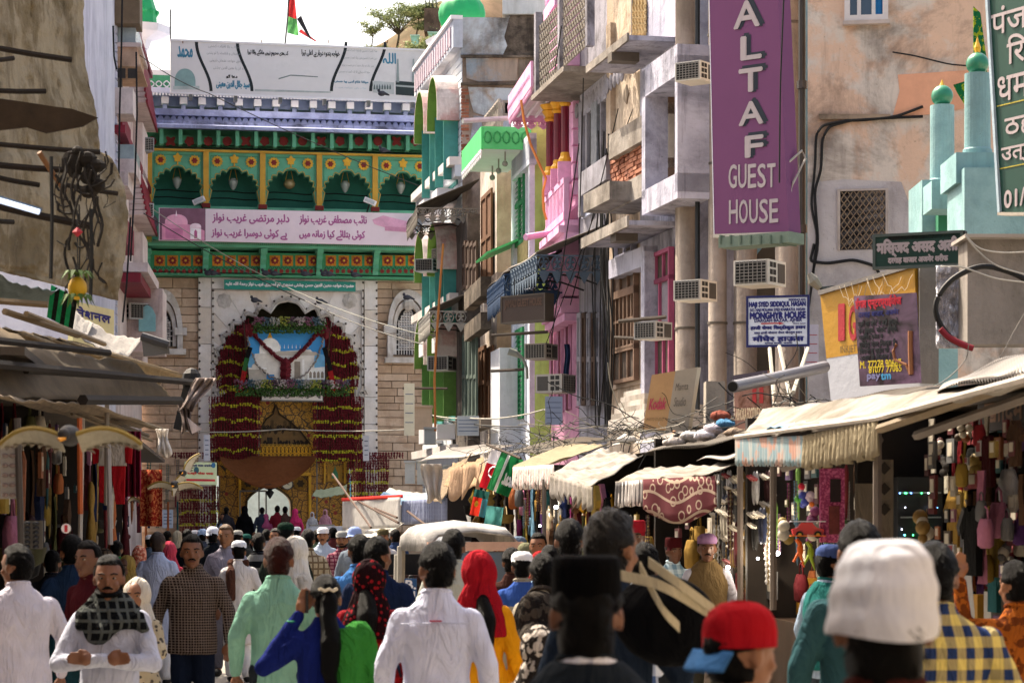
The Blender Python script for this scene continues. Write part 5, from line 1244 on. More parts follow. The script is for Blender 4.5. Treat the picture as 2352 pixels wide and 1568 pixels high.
for i,(x0,y0,x1,y1,r) in enumerate(((-20,108,165,138,.022),(-20,138,30,134,.02),(-20,208,105,210,.02),(-20,330,230,350,.02),(-20,378,170,392,.025),(-20,470,210,520,.03),(150,425,270,445,.018),(90,350,150,440,.02),(-20,505,30,510,.02),(-20,405,90,425,.02))):
 tag(MB(None).tube([P(x0,y0,17.5),P((x0+x1)/2,(y0+y1)/2+1.5,17.6),P(x1,y1,17.7)],r,6).build('timber_pole',DKWOOD if i!=7 else paint('6e4a2c')),('upper thick dark pole across the tarpaulin','stub of dark pole at the left edge under the upper pole','grey brown pole end on the tarpaulin','thin pole across the tarpaulin below the dark shadow patch','dark pole at the middle of the tarpaulin','long dark pole under the bright fluorescent tube','pole sticking out right of the tangled clump','slanted brown wooden strut on the tarpaulin','short pole at the left edge below the tube','dark pole just above the fluorescent tube')[i],'pole')
tb=thing('tube_light','lit white fluorescent tube at the left edge under the tarpaulin','lamp',P(0,465,17));MB(None).tube([P(-20,455,17),P(90,487,17.2)],.02,8).build('tube',glow('b8ccf0',.5),tb);MB(None).tube([P(-20,449,17.05),P(95,483,17.25)],.018,6).build('fixture',paint('5a6a78'),tb)
cl=MB(None);r_=random.Random(12)
for i in range(30):
 x=r_.gauss(195,34);y=r_.uniform(340,500) if r_.random()<.75 else r_.uniform(500,640);p=P(x,y,17.2+r_.uniform(-.3,.3));pts=[p]
 for k in range(4):p=p+Vector((r_.uniform(-.1,.1),r_.uniform(-.06,.06),r_.uniform(-.16,.05)));pts.append(p)
 cl.tube([pts[0].lerp(pts[-1],t/8)+Vector((.04*math.sin(t+i),0,-.16*(t/8)*(1-t/8)*4)) for t in range(9)] if i%2 else [pts[0]+Vector((.02*math.sin(t*.9+i),.02*math.cos(t+i),-t*.05)) for t in range(8)],r_.uniform(.003,.011),4)
for i in range(10):cl.ball(P(r_.gauss(200,26),r_.gauss(400,40),17.2),(r_.uniform(.03,.09),.05,r_.uniform(.03,.1)),7,5)
tag(cl.build('tangled_clump',paint('1f1a15',.9,.3,5,.2),kind='stuff'),'dark tangle of wires rags and fittings hanging before the tarpaulin','tangle')
for x,y0,y1,lb in ((118,360,640,'black cord hanging left of the dark tangle'),(209,480,690,'black cord hanging through the dark tangle'),(182,470,640,'thin dark string holding the lemon charm')):tag(MB(None).tube([P(x,y0,17),P(x+2,(y0+y1)/2,17),P(x-1,y1,17)],.006 if 'thin' in lb else .014,5).build('black_rope',BLACK),lb,'cord')
ch=thing('lucky_charm','hanging yellow ball with drooping green leaves above and below it','charm',P(178,665,15.5));c=P(178,662,15.5)
MB(None).ball(c,(.062,.062,.075),14,10).build('ball',paint('b8901c',.5),ch,smooth=True);mb=MB(None)
for top in (1,-1):
 for k in range(11):
  t=k*.57;d=Vector((math.cos(t),math.sin(t),0));o_=c+Vector((0,0,.08*top if top>0 else -.07));q=[o_,o_+d*.08+Vector((0,0,.03)),o_+d*.13-Vector((0,0,.03+.02*(top<0)))]
  s_=d.cross(Vector((0,0,1)))*.016;mb.raw([q[0]-s_*.4,q[0]+s_*.4,q[1]+s_,q[1]-s_,q[2]],[(0,1,2,3),(3,2,4)])
mb.build('leaves',paint('3c5a1e',.7,.2,8,.1),ch,kind='stuff');MB(None).tube([c+Vector((0,0,.05)),c+Vector((0,0,.5))],.004,4).build('string',BLACK,ch);MB(None).gem(c+Vector((0,0,.36)),.035).build('red_bow',paint('9c2030'),ch)
# canopies of the left stalls
CAN=cloth('9a8a72','574c3f',fold=.8,trans=.25);CANL=cloth('9a9692',fold=.8,trans=.2)
def quadsheet(A,B,C_,D,mat,label,sag=.06,cat='awning',name='cloth_awning',nu=16,nv=10,seed=0,**k):
 A,B,C_,D=[Vector(q) for q in (A,B,C_,D)];nr=(B-A).cross(D-A).normalized()
 def fn(u,v):
  q=A.lerp(B,u).lerp(D.lerp(C_,u),v)
  return q+nr*(.035*noise.noise(Vector((u*5+seed,v*4,seed))))+Vector((0,0,-sag*4*u*(1-u)*(.4+.6*(1-v))+.012*math.sin(u*40)))
 return sheet(fn,nu,nv,mat,label,cat,name,**k)
quadsheet(P(-30,615,20),P(135,665,24),P(128,700,27),P(-30,680,22),cloth('6f7f84',fold=.8,trans=.1),'blue grey tarpaulin strip at the left edge over the stall canopies')
gs_=thing('striped_awning','small green and black striped awning under the tarpaulin','awning',P(140,700,24))
for k in range(6):
 a=P(118+k*10,655+k*5,24);b=P(128+k*10,660+k*5,24);MB(None).quad(a,b,b+Vector((-.12,.4,-.28)),a+Vector((-.12,.4,-.28))).build('stripe',cloth('0f7a50' if k%2==0 else '121a18'),gs_,thick=.01)
quadsheet(P(172,712,30),P(330,775,33),P(296,820,28),P(160,760,26),CANL,'light grey crumpled canvas draped over the roof poles left of the jali window',sag=.12,seed=4)
quadsheet(P(130,690,30),P(215,742,30),P(200,775,27),P(110,720,26),CANL,'grey canvas fold behind the lemon charm',sag=.05,seed=6)
gt=thing('roof_gutter','bent metal gutter piece over the left pointed window','gutter',P(355,790,30));MB(None).tube([P(325,772,30),P(388,792,30)],.055,8).build('rim',paint('3a3a3c',.5),gt);MB(None).quad(P(325,776,30),P(388,796,30),P(390,812,30.1),P(330,818,30.1)).build('sheet',paint('5c5e62',.6),gt,thick=.01)
quadsheet(P(-30,745,19),P(170,785,22),P(446,868,27),P(300,890,25),CAN,'wide dark brown canopy over the nearest left stall',sag=.0,seed=1)
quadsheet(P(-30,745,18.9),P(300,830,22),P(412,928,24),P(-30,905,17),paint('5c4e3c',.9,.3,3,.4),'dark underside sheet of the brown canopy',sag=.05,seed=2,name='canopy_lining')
quadsheet(P(-30,905,16),P(200,925,20),P(372,985,28),P(180,960,30),paint('7c6c58',.9,.3,3,.4),'lower ribbed brown canopy behind the hanging rods',sag=.02,seed=3)
for i,(x0,y0,d0,x1,y1,d1,r) in enumerate(((-20,835,17,445,878,24,.035),(60,850,18,330,868,22,.03),(190,918,19,412,920,23,.045),(-20,780,18,250,810,21,.03),(180,925,22,372,985,27,.02),(170,935,22,340,1000,26,.02),(180,942,22,350,1012,26,.015),(165,950,22,320,1010,26,.015),(10,715,21,180,770,22,.03),(-20,690,20,110,700,20,.03),(60,720,21,240,790,24,.025))):
 tag(MB(None).tube([P(x0,y0,d0),P(x1,y1,d1)],r,6).build('canopy_beam',DKWOOD if i<4 else paint('6a5c48')),('main dark beam under the brown canopy','inner beam of the brown canopy','short thick beam at the canopy tip','upper rear beam of the brown canopy','first slat of the ribbed lower canopy','second slat of the ribbed lower canopy','third slat of the ribbed lower canopy','lowest slat of the ribbed lower canopy','beam between tarpaulin and brown canopy','left edge beam under the blue grey strip','slanting beam beneath the green striped awning')[i],'beam')
ck=P(440,872,24);tag(MB(None).ball(ck,(.1,.1,.12),8,6).tube([ck,ck+Vector((-.12,0,-.5))],.07,6).build('canopy_knot',BLACK),'black knotted bundle at the tip of the brown canopy','bundle')
def drape(x0,y0,x1,y1,w,d,m,label,cat='cloth',seed=0,name='hanging_cloth'):
 def fn(u,v):
  x=x0+(x1-x0)*v+w*(u-.5)*(1+.25*math.sin(v*5+seed));y=y0+(y1-y0)*v+6*math.sin(u*7+seed)*v
  return P(x,y,d+.05*math.sin(u*16+seed)+.05*math.sin(v*6))
 return sheet(fn,14,12,m,label,cat,name)
drape(474,868,424,940,40,23.5,plaster('a89a94','8a7c76','3a302c',.4,.5,4,.4),'dusty torn cloth strip pulled from the canopy tip toward the marble pillar',seed=1)
drape(424,925,432,992,26,23.6,plaster('8f7f7a','6a5c56','3a302c',.4,.5,4,.4),'ragged brown cloth hanging straight below the canopy tip',seed=2)
px_poly([(430,958),(463,985),(441,996)],23.4,cloth('d9ccc8',trans=.3),'cloth_scrap','small pale triangular cloth scrap at the canopy tip','cloth',.01)
drape(372,985,378,1045,28,26,cloth('e2dcd6',trans=.4),'bright white scalloped cloth flap at the end of the lower canopy',seed=3)
for i,(x,y0,y1,d) in enumerate(((190,960,1245,22),(246,920,1160,22),(183,960,1180,19),(248,985,1250,20),(40,960,1300,15))):
 tag(MB(None).tube([P(x,y0,d),P(x-6+4*i,y1,d)],.022,6).build('hanging_rod',paint(('b0a8a0','8a8278','b0562c','9a9490','3a3430')[i],.5)),('pale vertical rod in the left stalls right of the orange one','pale rod hanging under the canopy beam','orange tipped rod hanging in the left stalls','long pale rod before the red garments','dark post at the left edge of the stalls')[i],'rod')
# ================================================================ birds
def bird(p,span,bank,yaw,label,up=.25,seed=0,c1='c9c2b0',c2='8a7434'):
 th=thing('flying_bird',label,'bird',p,'birds over the street');Fr=Frame(p,Vector((math.cos(bank),0,math.sin(bank))),Vector((0,1,0)),Vector((-math.sin(bank),0,math.cos(bank))));s=span
 MB(Fr).ball((0,0,0),(.07*s,.24*s,.075*s),12,8).ball((0,-.22*s,.0),(.045*s,.06*s,.045*s),10,7).build('body',paint('2c2a2a',.7,.4,12,.2),th,smooth=True)
 MB(Fr).raw([(-.03*s,-.3*s,-.03*s),(.03*s,-.3*s,-.03*s),(0,-.36*s,-.05*s)],[(0,1,2)]).build('beak',paint('d08a1c'),th,thick=.01)
 MB(Fr).raw([(-.03*s,.2*s,0),(.03*s,.2*s,0),(.1*s,.42*s,.01),(-.1*s,.42*s,.01)],[(0,1,2,3)]).build('tail',paint(c1),th,thick=.01)
 for sd in (-1,1):
  lead,trail=[],[]
  for k in range(9):
   t=k/8;x=sd*(.06+.44*t)*s;z=up*s*math.sin(t*2.6)*.5-.10*s*t*t;lead.append((x,(-.08+.12*t*t)*s,z));trail.append((x,(.12-.02*t)*s*(1-.75*t**3)+.03*s,z-.11*s*(1-.75*t*t)))
  w=MB(Fr).raw(lead+trail,[(i,i+1,10+i,9+i) for i in range(8)]).build('wing',paint(c1,.8,.15,20,.2),th,thick=.008)
  for k in range(1,8):q=trail[k];MB(Fr).raw([(q[0]-.02*s,q[1]-.03*s,q[2]-.004),(q[0]+.02*s,q[1]-.03*s,q[2]-.004),(q[0]+.03*s*sd,q[1]+.06*s,q[2]-.03*s)],[(0,1,2)]).build('feather',paint('6a6050'),w,thick=.004)
  MB(Fr).tube([(x,y-.01*s,z+.004) for x,y,z in lead],.016*s,4).build('wing_edge',paint(c2),w)
bird(P(160,1000,10.5),.62,.0,0,'big blurred bird with wide spread yellow edged wings at the left stalls',.14,c1='a09a88')
bird(P(402,1112,27),.62,-.02,0,'white winged bird gliding low in front of the small green banner',.12);bird(P(420,1085,29),.6,1.0,0,'white winged bird banking steeply above the gliding one',.1);bird(P(328,1150,44),.6,.2,0,'smallest pale bird flying in front of the red patterned cloth',.4)
for i,(x,y,d,lb) in enumerate(((889,800,0,''),)): pass
def pigeon(p,label,s=.3):
 o=MB(None).ball(p+Vector((0,0,.1)),(.13*s/.3,.1,.09),8,6).ball(p+Vector((-.1,0,.2)),(.05,.05,.055),8,6).tube([p+Vector((.08,0,.1)),p+Vector((.25,0,.04))],[.06,.02],6).build('pigeon',paint('3a3c44',.8),smooth=True);tag(o,label,'pigeon','pigeons on the gate')
for x,y,lb in ((585,696,'dark pigeon perched on the left shoulder of the marble arch'),(735,699,'dark pigeon perched on the right shoulder of the marble arch'),(478,634,'pigeon on the green frieze ledge above the left pilaster'),(490,634,'pigeon next to the one above the left pilaster'),(610,634,'pigeon on the ledge left of the centre'),(630,635,'pigeon on the ledge near the centre'),(700,636,'pigeon on the ledge right of the centre'),(745,636,'pigeon on the ledge near the fourth bracket'),(755,636,'rightmost pigeon of the pair by the fourth bracket'),(815,638,'pigeon on the ledge at the fifth bracket'),(880,230+122,'pigeon on the yellow beam of the arcade'),(877,222,'pigeon under the right end of the rooftop signboard'),(935,690,'pigeon on top of the right pointed window')):
 pigeon(P(x,y,78.6),lb)
# ================================================================ signboards on the right
def board(W,x0,y0,x1,y1,th_,m,name,label,cat='sign',b=0.0,frame=None,fr=.03):
 t=thing(name,label,cat,W.at((x0+x1)/2,y1,b));a0,z1=W.hit(x0,y0,b);a1,z0=W.hit(x1,y1,b)
 MB(W).box(a0,a1,b-th_,b,z0,z1).build('board',m,t)
 if frame:MB(W).box(a0-fr,a1+fr,b-th_,b+.012,z1,z1+fr).box(a0-fr,a1+fr,b-th_,b+.012,z0-fr,z0).box(a0-fr,a0,b-th_,b+.012,z0,z1).box(a1,a1+fr,b-th_,b+.012,z0,z1).build('frame',frame,t)
 return t
AW=Wall(1626,34.2,1805,33.4)
PUR=paint('6a3660',.5,.05,.8,.1,.04);CRL=paint('aa9ea0',.5,.05,3,.1,0);SHD=paint('1c2430',.5,.05,3,0,0)
gsn=thing('guest_house_sign','tall purple vertical signboard reading ALTAF GUEST HOUSE in cream letters','sign',AW.at(1720,540))
def shear(px,py,b=0.0):
 return AW.hit(px,py,b)
A_,B_,C_,D_=AW.hit(1629,-30),AW.hit(1786,-30),AW.hit(1811,532),AW.hit(1641,538)
MB(AW).poly([A_,B_,C_,D_],-.32,0).build('board',PUR,gsn)
MB(AW).poly([(A_[0]-.012,A_[1]),(A_[0],A_[1]),(D_[0],D_[1]),(D_[0]-.012,D_[1])],-.33,.004).build('side_panel',paint('dcdce4',.5,.05,3,.1),gsn)
MB(AW).poly([(D_[0]-.02,D_[1]-.05),(C_[0]+.02,C_[1]-.05),(C_[0]+.02,C_[1]),(D_[0]-.02,D_[1])],-.34,.01).build('bottom_rim',paint('b8b0a4'),gsn)
for ch_,x0,y0,x1,y1 in (('A',1686,8,1744,58),('L',1702,87,1748,132),('T',1698,162,1750,206),('A',1698,238,1752,282),('F',1712,315,1752,357)):
 pwrite(ch_,AW,x0+7,y0-5,x1+9,y1-3,.004,SHD,gsn,name='letter_shadow',bold=.03);pwrite(ch_,AW,x0,y0,x1,y1,.014,CRL,gsn,name='letter',bold=.012)
for word,x0,y0,x1,y1 in (('GUEST',1673,380,1784,431),('HOUSE',1674,461,1790,512)):
 w=(x1-x0)/5
 for i,ch_ in enumerate(word):pwrite(ch_,AW,x0+i*w+1,y0-(i*.6),x0+(i+1)*w-3,y1-(i*.6),.006,CRL,gsn,name='letter',bold=.006)
MB(AW).pbox(1650,545,1812,556,-.3,.1).build('mounting_tray',paint('6a7a6c',.6,.2,4,.5),gsn)
for k in range(7):MB(AW).pbox(1652+k*23,540,1655+k*23,560,-.3,.12).build('mounting_bar',paint('5a6a5c',.6),gsn)
tag(MB(None).tube([P(1812,372,33.5),P(1842,346,33.6),P(1850,365,33.6),P(1822,420,33.5),P(1816,440,33.5)],.018,5).build('metal_bracket',paint('a8a098')),'thin bent bracket sticking out right of the purple signboard','bracket')
HW_=Wall(1717,33.2,1856,33.0)
hs=board(HW_,1719,685,1854,790,.04,paint('d4d8e4',.5,.04,2,.1,.02),'house_name_sign','white and navy bilingual signboard for Monghyr House with a red arrow',frame=paint('252a5c'))
NV=paint('272c70',.5,.05,2,0,0);RED=paint('b02430',.5)
for t_, x0, y0, x1, y1, m, bo in (('RESIDENCE ADD.', 1812, 686, 1851, 690, NV, .002), ('HAJI SYED SIDDIQUL HASAN', 1721, 694, 1850, 706, NV, .006), ('S/O. HAJI MOLANA SYED KHAIRATUL HASAN', 1723, 709, 1849, 715, NV, .003), ('MONGHYR HOUSE', 1723, 718, 1850, 730, NV, .009),
  ('DARGAH BAZAR, AJMER', 1733, 733, 1842, 740, NV, .003), ('हाजी सैयद सिद्दीकुल हसन', 1724, 748, 1850, 757, NV, .006), ('वल्द हाजी मौलाना सैयद खैरातुल हसन', 1732, 761, 1842, 767, NV, .002), ('मोंघेर हाऊस', 1729, 771, 1846, 784, NV, .009), ('निवास स्थान', 1822, 741, 1850, 745, NV, .001), ('दरगाह बाजार, अजमेर', 1757, 785.5, 1820, 789.5, NV, .002)):
 pwrite(t_,HW_,x0,y0,x1,y1,.005,m,hs,bold=bo)
MB(HW_).pbox(1748,741.5,1790,743.5,.0,.006).poly([HW_.hit(x,y,.006) for x,y in ((1789,739.5),(1802,742.5),(1789,745.5))],0,.006).build('arrow',RED,hs)
MSW=Wall(2008,26,2208,25.6)
mq=board(MSW,2011,545,2206,604,.06,paint('12352e',.5,.1,2,.1,.02),'mosque_sign','dark green signboard reading Masjid Asad Ali in cream Hindi letters',frame=paint('4a5450'))
pwrite('मस्जिद असद अली',MSW,2014,552,2200,583,.006,CRL,mq,bold=.009);pwrite('दरगाह बाजार अजमेर शरीफ',MSW,2040,589,2177,601,.006,CRL,mq,bold=.005)
MB(MSW).pbox(2040,538,2216,544,-.1,0).build('top_bar',BLACK,mq)
PSW=Wall(2268,24.5,2420,23.6)
gs2=thing('green_hindi_sign','dark green Hindi notice board with yellow dividing lines at the right edge','sign',PSW.at(2320,490));q=[PSW.hit(*p) for p in ((2266,-30),(2420,-30),(2440,488),(2296,488))]
MB(PSW).poly(q,-.12,0).build('board',paint('0d3f34',.5,.1,1.5,.1,.02),gs2)
MB(PSW).poly([q[0],(q[0][0]+.035,q[0][1]),(q[3][0]+.035,q[3][1]),q[3]],0,.03).build('edge_strip',paint('a8bcc8',.5),gs2);MB(PSW).poly([(q[3][0],q[3][1]-.03),(q[2][0],q[2][1]-.03),q[2],q[3]],-.1,.03).build('bottom_rim',paint('a8a094',.5),gs2)
for t_,x0,y0,x1,y1 in (('पंज',2277,22,2360,60),('रि',2313,84,2356,138),('धम',2292,180,2364,218),('ठह',2308,275,2376,304),('उत्त',2300,342,2378,366)):pwrite(t_,PSW,x0,y0,x1,y1,.006,CRL,gs2,bold=.005)
for y in (241,386):z=PSW.hit(2300,y)[1];MB(PSW).box(PSW.hit(2276+y*.04,y)[0]+.03,q[1][0],0,.004,z-.012,z).build('yellow_line',paint('a89a3c'),gs2)
pwrite('01/4',PSW,2307,440,2372,466,.006,CRL,gs2,bold=.009)
YB=Wall(1888,27.6,2112,26.2)
yb=thing('yellow_lightbox','faded yellow and white shop lightbox with red letters behind the hookah poster','sign',YB.at(1990,910));q=[YB.hit(*p) for p in ((1884,678),(2100,614),(2112,890),(1908,920))];l1,l2=YB.hit(1898,823),YB.hit(2108,790)
MB(YB).poly([q[0],q[1],l2,l1],-.2,0).build('yellow_panel',paint('b8882c',.5,.15,1.5,.35),yb);MB(YB).poly([l1,l2,q[2],q[3]],-.2,-.002).build('white_panel',paint('b9bcc4',.5,.08,1,.2),yb)
MB(YB).poly([(q[0][0],q[0][1]),(q[1][0],q[1][1]),(q[1][0],q[1][1]+.05),(q[0][0],q[0][1]+.05)],-.25,.03).build('roof_strip',CORR,yb)
for k in range(2):pwrite('IG'[k],YB,1926+k*24,700+4*k,1940+k*26,780,.005,paint('a83038'),yb,name='letter',bold=.01)
pwrite('INKJET',YB,1930,795,1966,812,.005,paint('6a5a3a'),yb)
mb=MB(YB);r_=random.Random(3)
for k in range(7):
 x0,x1=r_.uniform(1890,2050),0;x1=x0+r_.uniform(30,70);pts=[]
 for j in range(12):t=j/11;h_=YB.hit(x0+(x1-x0)*t,668-(x0-1890)*.28+r_.uniform(30,50)*4*t*(1-t),.03);pts.append((h_[0],.03,h_[1]))
 mb.tube(pts,.004,3)
tag(mb.build('fairy_light_string',paint('c8b89c',.4),kind='stuff'),'pale string lights looped over the yellow lightbox','string lights')
HP=Wall(1962,26.3,2108,25.6)
hp=thing('hookah_poster','purple Hindi hookah shop poster with yellow phone numbers on the yellow lightbox','poster',HP.at(2040,885));q=[HP.hit(*p) for p in ((1961,680),(2103,672),(2114,879),(1975,887))]
def smoky():
 m,N=newmat('smoky_print',.4,0,.4);co=N.coord();n_=N.noise(co,2.2,4,.6,.4,.62,.6);N.out(N.mix(n_,rgb('28141c'),rgb('80607c'))); return m
MB(HP).poly(q,-.02,0).build('print',smoky(),hp)
for t_, x0, y0, x1, y1, m, bo in (('ईगल एन्टरप्राईजेज', 1965, 688, 2070, 707, paint('c8283c', .5), .006), ('दरगाह बाजार, अजमेर', 1972, 716, 2064, 726, NV, .002), ('यहाँ पर छोटे व बड़े हुक्के,', 1971, 738, 2064, 750, INK, .003), ('पेन हुक्के, पोकेट हुक्के,', 1972, 754, 2062, 766, INK, .003), ('फ्लेवर, कोल व', 1973, 770, 2028, 782, INK, .003), ('फोईल पेपर मिलता है।', 1974, 785, 2060, 797, INK, .003),
  ('चिमनी व पाईप भी', 1975, 801, 2042, 813, INK, .003), ('अलग से मिलता है।', 1976, 816, 2052, 828, INK, .003), ('M. 77278 90687', 1976, 832, 2070, 842, paint('e0c840'), .003), ('81077 77065', 1996, 844, 2071, 854, paint('e0c840'), .003), ('pay', 1992, 862, 2022, 875, paint('8a8ab4'), .006), ('tm', 2024, 860, 2046, 872, paint('4aa8d8'), .006)):
 pwrite(t_,HP,x0,y0-2,x1,y1-2,.005,m,hp,bold=bo)
MB(HP).tube([HP.hit(x,y)[:1]+(.004,)+HP.hit(x,y)[1:] for x,y in ((2060,790),(2052,806),(2056,826),(2082,838),(2092,860))],.018,5).tube([HP.hit(x,y)[:1]+(.004,)+HP.hit(x,y)[1:] for x,y in ((2092,760),(2092,800),(2094,860))],.03,6).build('printed_pipe',paint('8a5a3c'),hp)
# small fixtures by the signs
sl=thing('lamp_head','dusty oblong street lamp head above the yellow lightbox','lamp',P(1873,650,28));MB(None).tube([P(1858,628,28),P(1868,645,28),P(1884,662,28)],[.03,.07,.04],8).build('lamp_shell',paint('7d7a70',.5),sl);MB(None).tube([P(1884,662,28),P(1930,658,28.5)],.02,5).build('arm',BLACK,sl)
bpipe=tag(MB(None).tube([P(1683,888,24),P(1770,870,25),P(1895,842,26)],.062,14).build('metal_pipe',paint('8c8c92',.4,.1,3,.3,metal=.4)),'thick grey metal pipe pointing out above the footwear poster','pipe')
for i,(x,y,r) in enumerate(((1683,888,.06),)):tag(MB(None).tube([P(x-.6,y,23.98),P(x,y-.1,24.02)],.05,12).build('pipe_mouth',BLACK),'dark open mouth of the thick grey pipe','pipe end')
# studio board, footwear poster, dark hanging sign
SB_=Frame(P(1483,985,29),(P(1590,975,28.6)-P(1483,985,29)).normalized(),Vector((-.15,-1,.05)).normalized(),(P(1505,862,29.4)-P(1483,985,29)).normalized())
st=thing('studio_board','tilted pale yellow board with faded film studio name on the shop roofs','sign',P(1530,985,29));A,B,C_,D=P(1476,986,29.4),P(1580,989,29.2),P(1602,843,28.9),P(1497,861,29.1)
def qf(u,v,o=0):q=A.lerp(B,u).lerp(D.lerp(C_,u),v); return q+Vector((0,-o,0))
MB(None).raw([qf(0,0),qf(.52,0),qf(.52,1),qf(0,1)]+[p+Vector((.05,.09,0)) for p in (qf(0,0),qf(.52,0),qf(.52,1),qf(0,1))],[(0,1,2,3),(4,5,6,7),(0,1,5,4),(3,2,6,7),(0,3,7,4)]).build('cream_half',paint('bf9a72',.5,.1,2,.15),st)
MB(None).raw([qf(.52,0),qf(1,0),qf(1,1),qf(.52,1)]+[p+Vector((.05,.09,0)) for p in (qf(.52,0),qf(1,0),qf(1,1),qf(.52,1))],[(0,1,2,3),(4,5,6,7),(0,1,5,4),(3,2,6,7),(1,2,6,5)]).build('white_half',paint('aca498',.5,.1,2,.15),st)
class QF:
 def __init__(s,f):s.f=f
 def pt(s,p): return s.f(p[0],p[2],p[1])
write('Kodak',QF(qf),.06,.42,.36,.56,.01,paint('c8546c',.6),st,bold=.006);write('Mamta',QF(qf),.58,.86,.66,.78,.01,paint('7a746c',.6),st);write('Studio',QF(qf),.6,.86,.4,.55,.01,paint('7a746c',.6),st);write('PHOTO STUDIO',QF(qf),.05,.42,.16,.21,.01,paint('7a6a4c',.6),st)
FP=Wall(1683,25.4,1770,25.0);fp_=thing('footwear_poster','weathered brown and red poster reading Ashoka Footwear on the shop roof','poster',FP.at(1725,1000));q=[FP.hit(*p) for p in ((1684,862),(1762,850),(1774,1000),(1690,1000))]
MB(FP).poly(q,-.03,0).build('print',plaster('9a7468','6e4a3c','3a2420',.4,.8,3,.5),fp_);pwrite('ASHOKA FOOTWEAR',FP,1690,938,1750,962,.005,paint('e0cdb0'),fp_,bold=.004)
for x in (1728,1744):MB(FP).pbox(x,880,x+9,925,0,.003).build('printed_shoe',paint('a02428'),fp_)
MB(FP).poly([q[0],q[1],(q[1][0],q[1][1]-.12),(q[0][0],q[0][1]-.12)],0,.004).build('top_band',paint('3c3444'),fp_)
JB=Wall(1150,47.4,1252,46.6);jb=board(JB,1153,684,1250,733,.25,paint('3a2c26',.6,.2,2,.4),'dark_hanging_sign','dark brown unlit signboard with faint lettering hanging under the blue fretwork canopy',frame=paint('4c443c',.6));pwrite('JAMALI GUEST HOUSE',JB,1159,690,1244,705,.006,paint('5a4438'),jb,bold=.006)
for x in (1180,1225):MB(JB).pbox(x,640,x+1,684,-.12,-.1).build('hanger',BLACK,jb)
gb=board(Wall(424,44,500,44.6),426,1060,498,1113,.02,paint('b9cfae',.5,.1,4,.05),'green_banner','small white and green Hindi banner over the left crowd','banner');GBW=Wall(424,44,500,44.6)
for t_,x0,y0,x1,y1,m,bo in (('जश्ने गौस पाक',430,1083,490,1091,paint('c02c34'),.006),('मोहल्ला वाला अजमेर',432,1065,486,1073,NV,.003)):pwrite(t_,GBW,x0,y0,x1,y1,.005,m,gb,bold=bo)
MB(GBW).pbox(428,1099,494,1105,0,.004).build('red_strip',paint('b83040'),gb);MB(GBW).poly(circ(*GBW.hit(451,1079),.06,10),0,.006).build('globe_emblem',paint('2c5a6a'),gb);MB(GBW).poly(circ(*GBW.hit(490,1068),.05,10),0,.006).build('emblem',paint('2c6a9a'),gb)
for x,y0,x1,y1,lb,c_ in ((373,1170,397,1212,'small blue and red notice board low on the left wall','a8b8c8'),(468,998,482,1058,'narrow white notice panel left of the lower flower curtain','c8ccd4'),(834,1000,848,1058,'narrow white notice panel right of the lower flower curtain','c8ccd4'),(1050,955,1100,1000,'pale grey tilted board under the timber house','a8b0b4'),(1252,910,1292,975,'blue and white weathered banner on the pink house foot','8a98b0'),(928,880,952,1000,'cream panel beside the gate corner on the right','d0ccb4'),(1848,745,1880,860,'faded red and grey notice behind the Monghyr signboard','a8a0ac')):
 d=62 if x<900 else 56 if x<1200 else 46 if x<1400 else 34;Wn=Wall(x,d,x1,d);n_=board(Wn,x,y0,x1,y1,.04,paint(c_,.6,.1,3,.3),'notice_board',lb,'notice board')
 for k in range(4):MB(Wn).pbox(x+3,y0+(y1-y0)*(.2+k*.18),x1-3,y0+(y1-y0)*(.2+k*.18)+2,0,.003).build('printed_line',paint('5a6880' if x!=1848 else '9a4a50'),n_)
# ================================================================ mosque front at the right
MBL=plaster('8fb4b6','7ba0a4','4a5a58',.25,.6,.8,.4,.3,.6);mqh=thing('mosque','pale turquoise mosque frontage with two minarets topped by green balls','mosque',P(2200,HY,28));mqh.location.z=0;WL[mqh.name]=Vector(mqh.location)
def pxbox(x0,y0,x1,y1,d,dep,m,name,par):a,b=P(x0,y1,d),P(x1,y0,d); return MB(None).box(a.x,b.x,d,d+dep,a.z,b.z).build(name,m,par)
BG=paint('1f7a5c',.3,.12,2,.1,0,spec=.5)
for (xc,w,yb_,yt,yball,rb,ytip,d) in ((2164,28,415,243,221,25,183,29.5),(2245,30,345,170,147,26,85,27.5)):
 q=P(xc,yb_,d);t=P(xc,yt,d);r=w*d/F
 s_=MB(None).lathe((q.x,q.y,q.z),[(r*1.12,-.25),(r*1.12,0),(r,.02),(r*.98,t.z-q.z)],24).build('minaret',MBL,mqh,smooth=False)
 k=P(xc,yball,d);rr_=rb*d/F;MB(None).ball(k,rr_,24,16).build('ball',BG,mqh,smooth=True);MB(None).lathe((q.x,q.y,t.z),[(r*.6,-.01),(r*.55,.04)],16).build('neck',BG,mqh)
 tp=P(xc,ytip,d);MB(None).tube([k+Vector((0,0,rr_*.9)),k.lerp(tp,.6),k.lerp(tp,.8),tp],[.03,.04,.018,.004],8).build('finial',GOLD,mqh)
for x0,y0,x1,y1,d,dep,m,nm in ((2118,413,2200,1000,29.3,1,MBL,'wall'),(2196,350,2290,420,27.2,1,MBL,'minaret_base'),(2215,385,2360,540,27.0,1,MBL,'wall'),(2140,415,2226,480,28.4,.6,MBL,'beam'),(2155,480,2216,545,29.0,.2,paint('2c7a5a',.6),'green_recess'),(2205,415,2222,545,27.3,.8,MBL,'jamb')):pxbox(x0,y0,x1,y1,d,dep,m,nm,mqh)
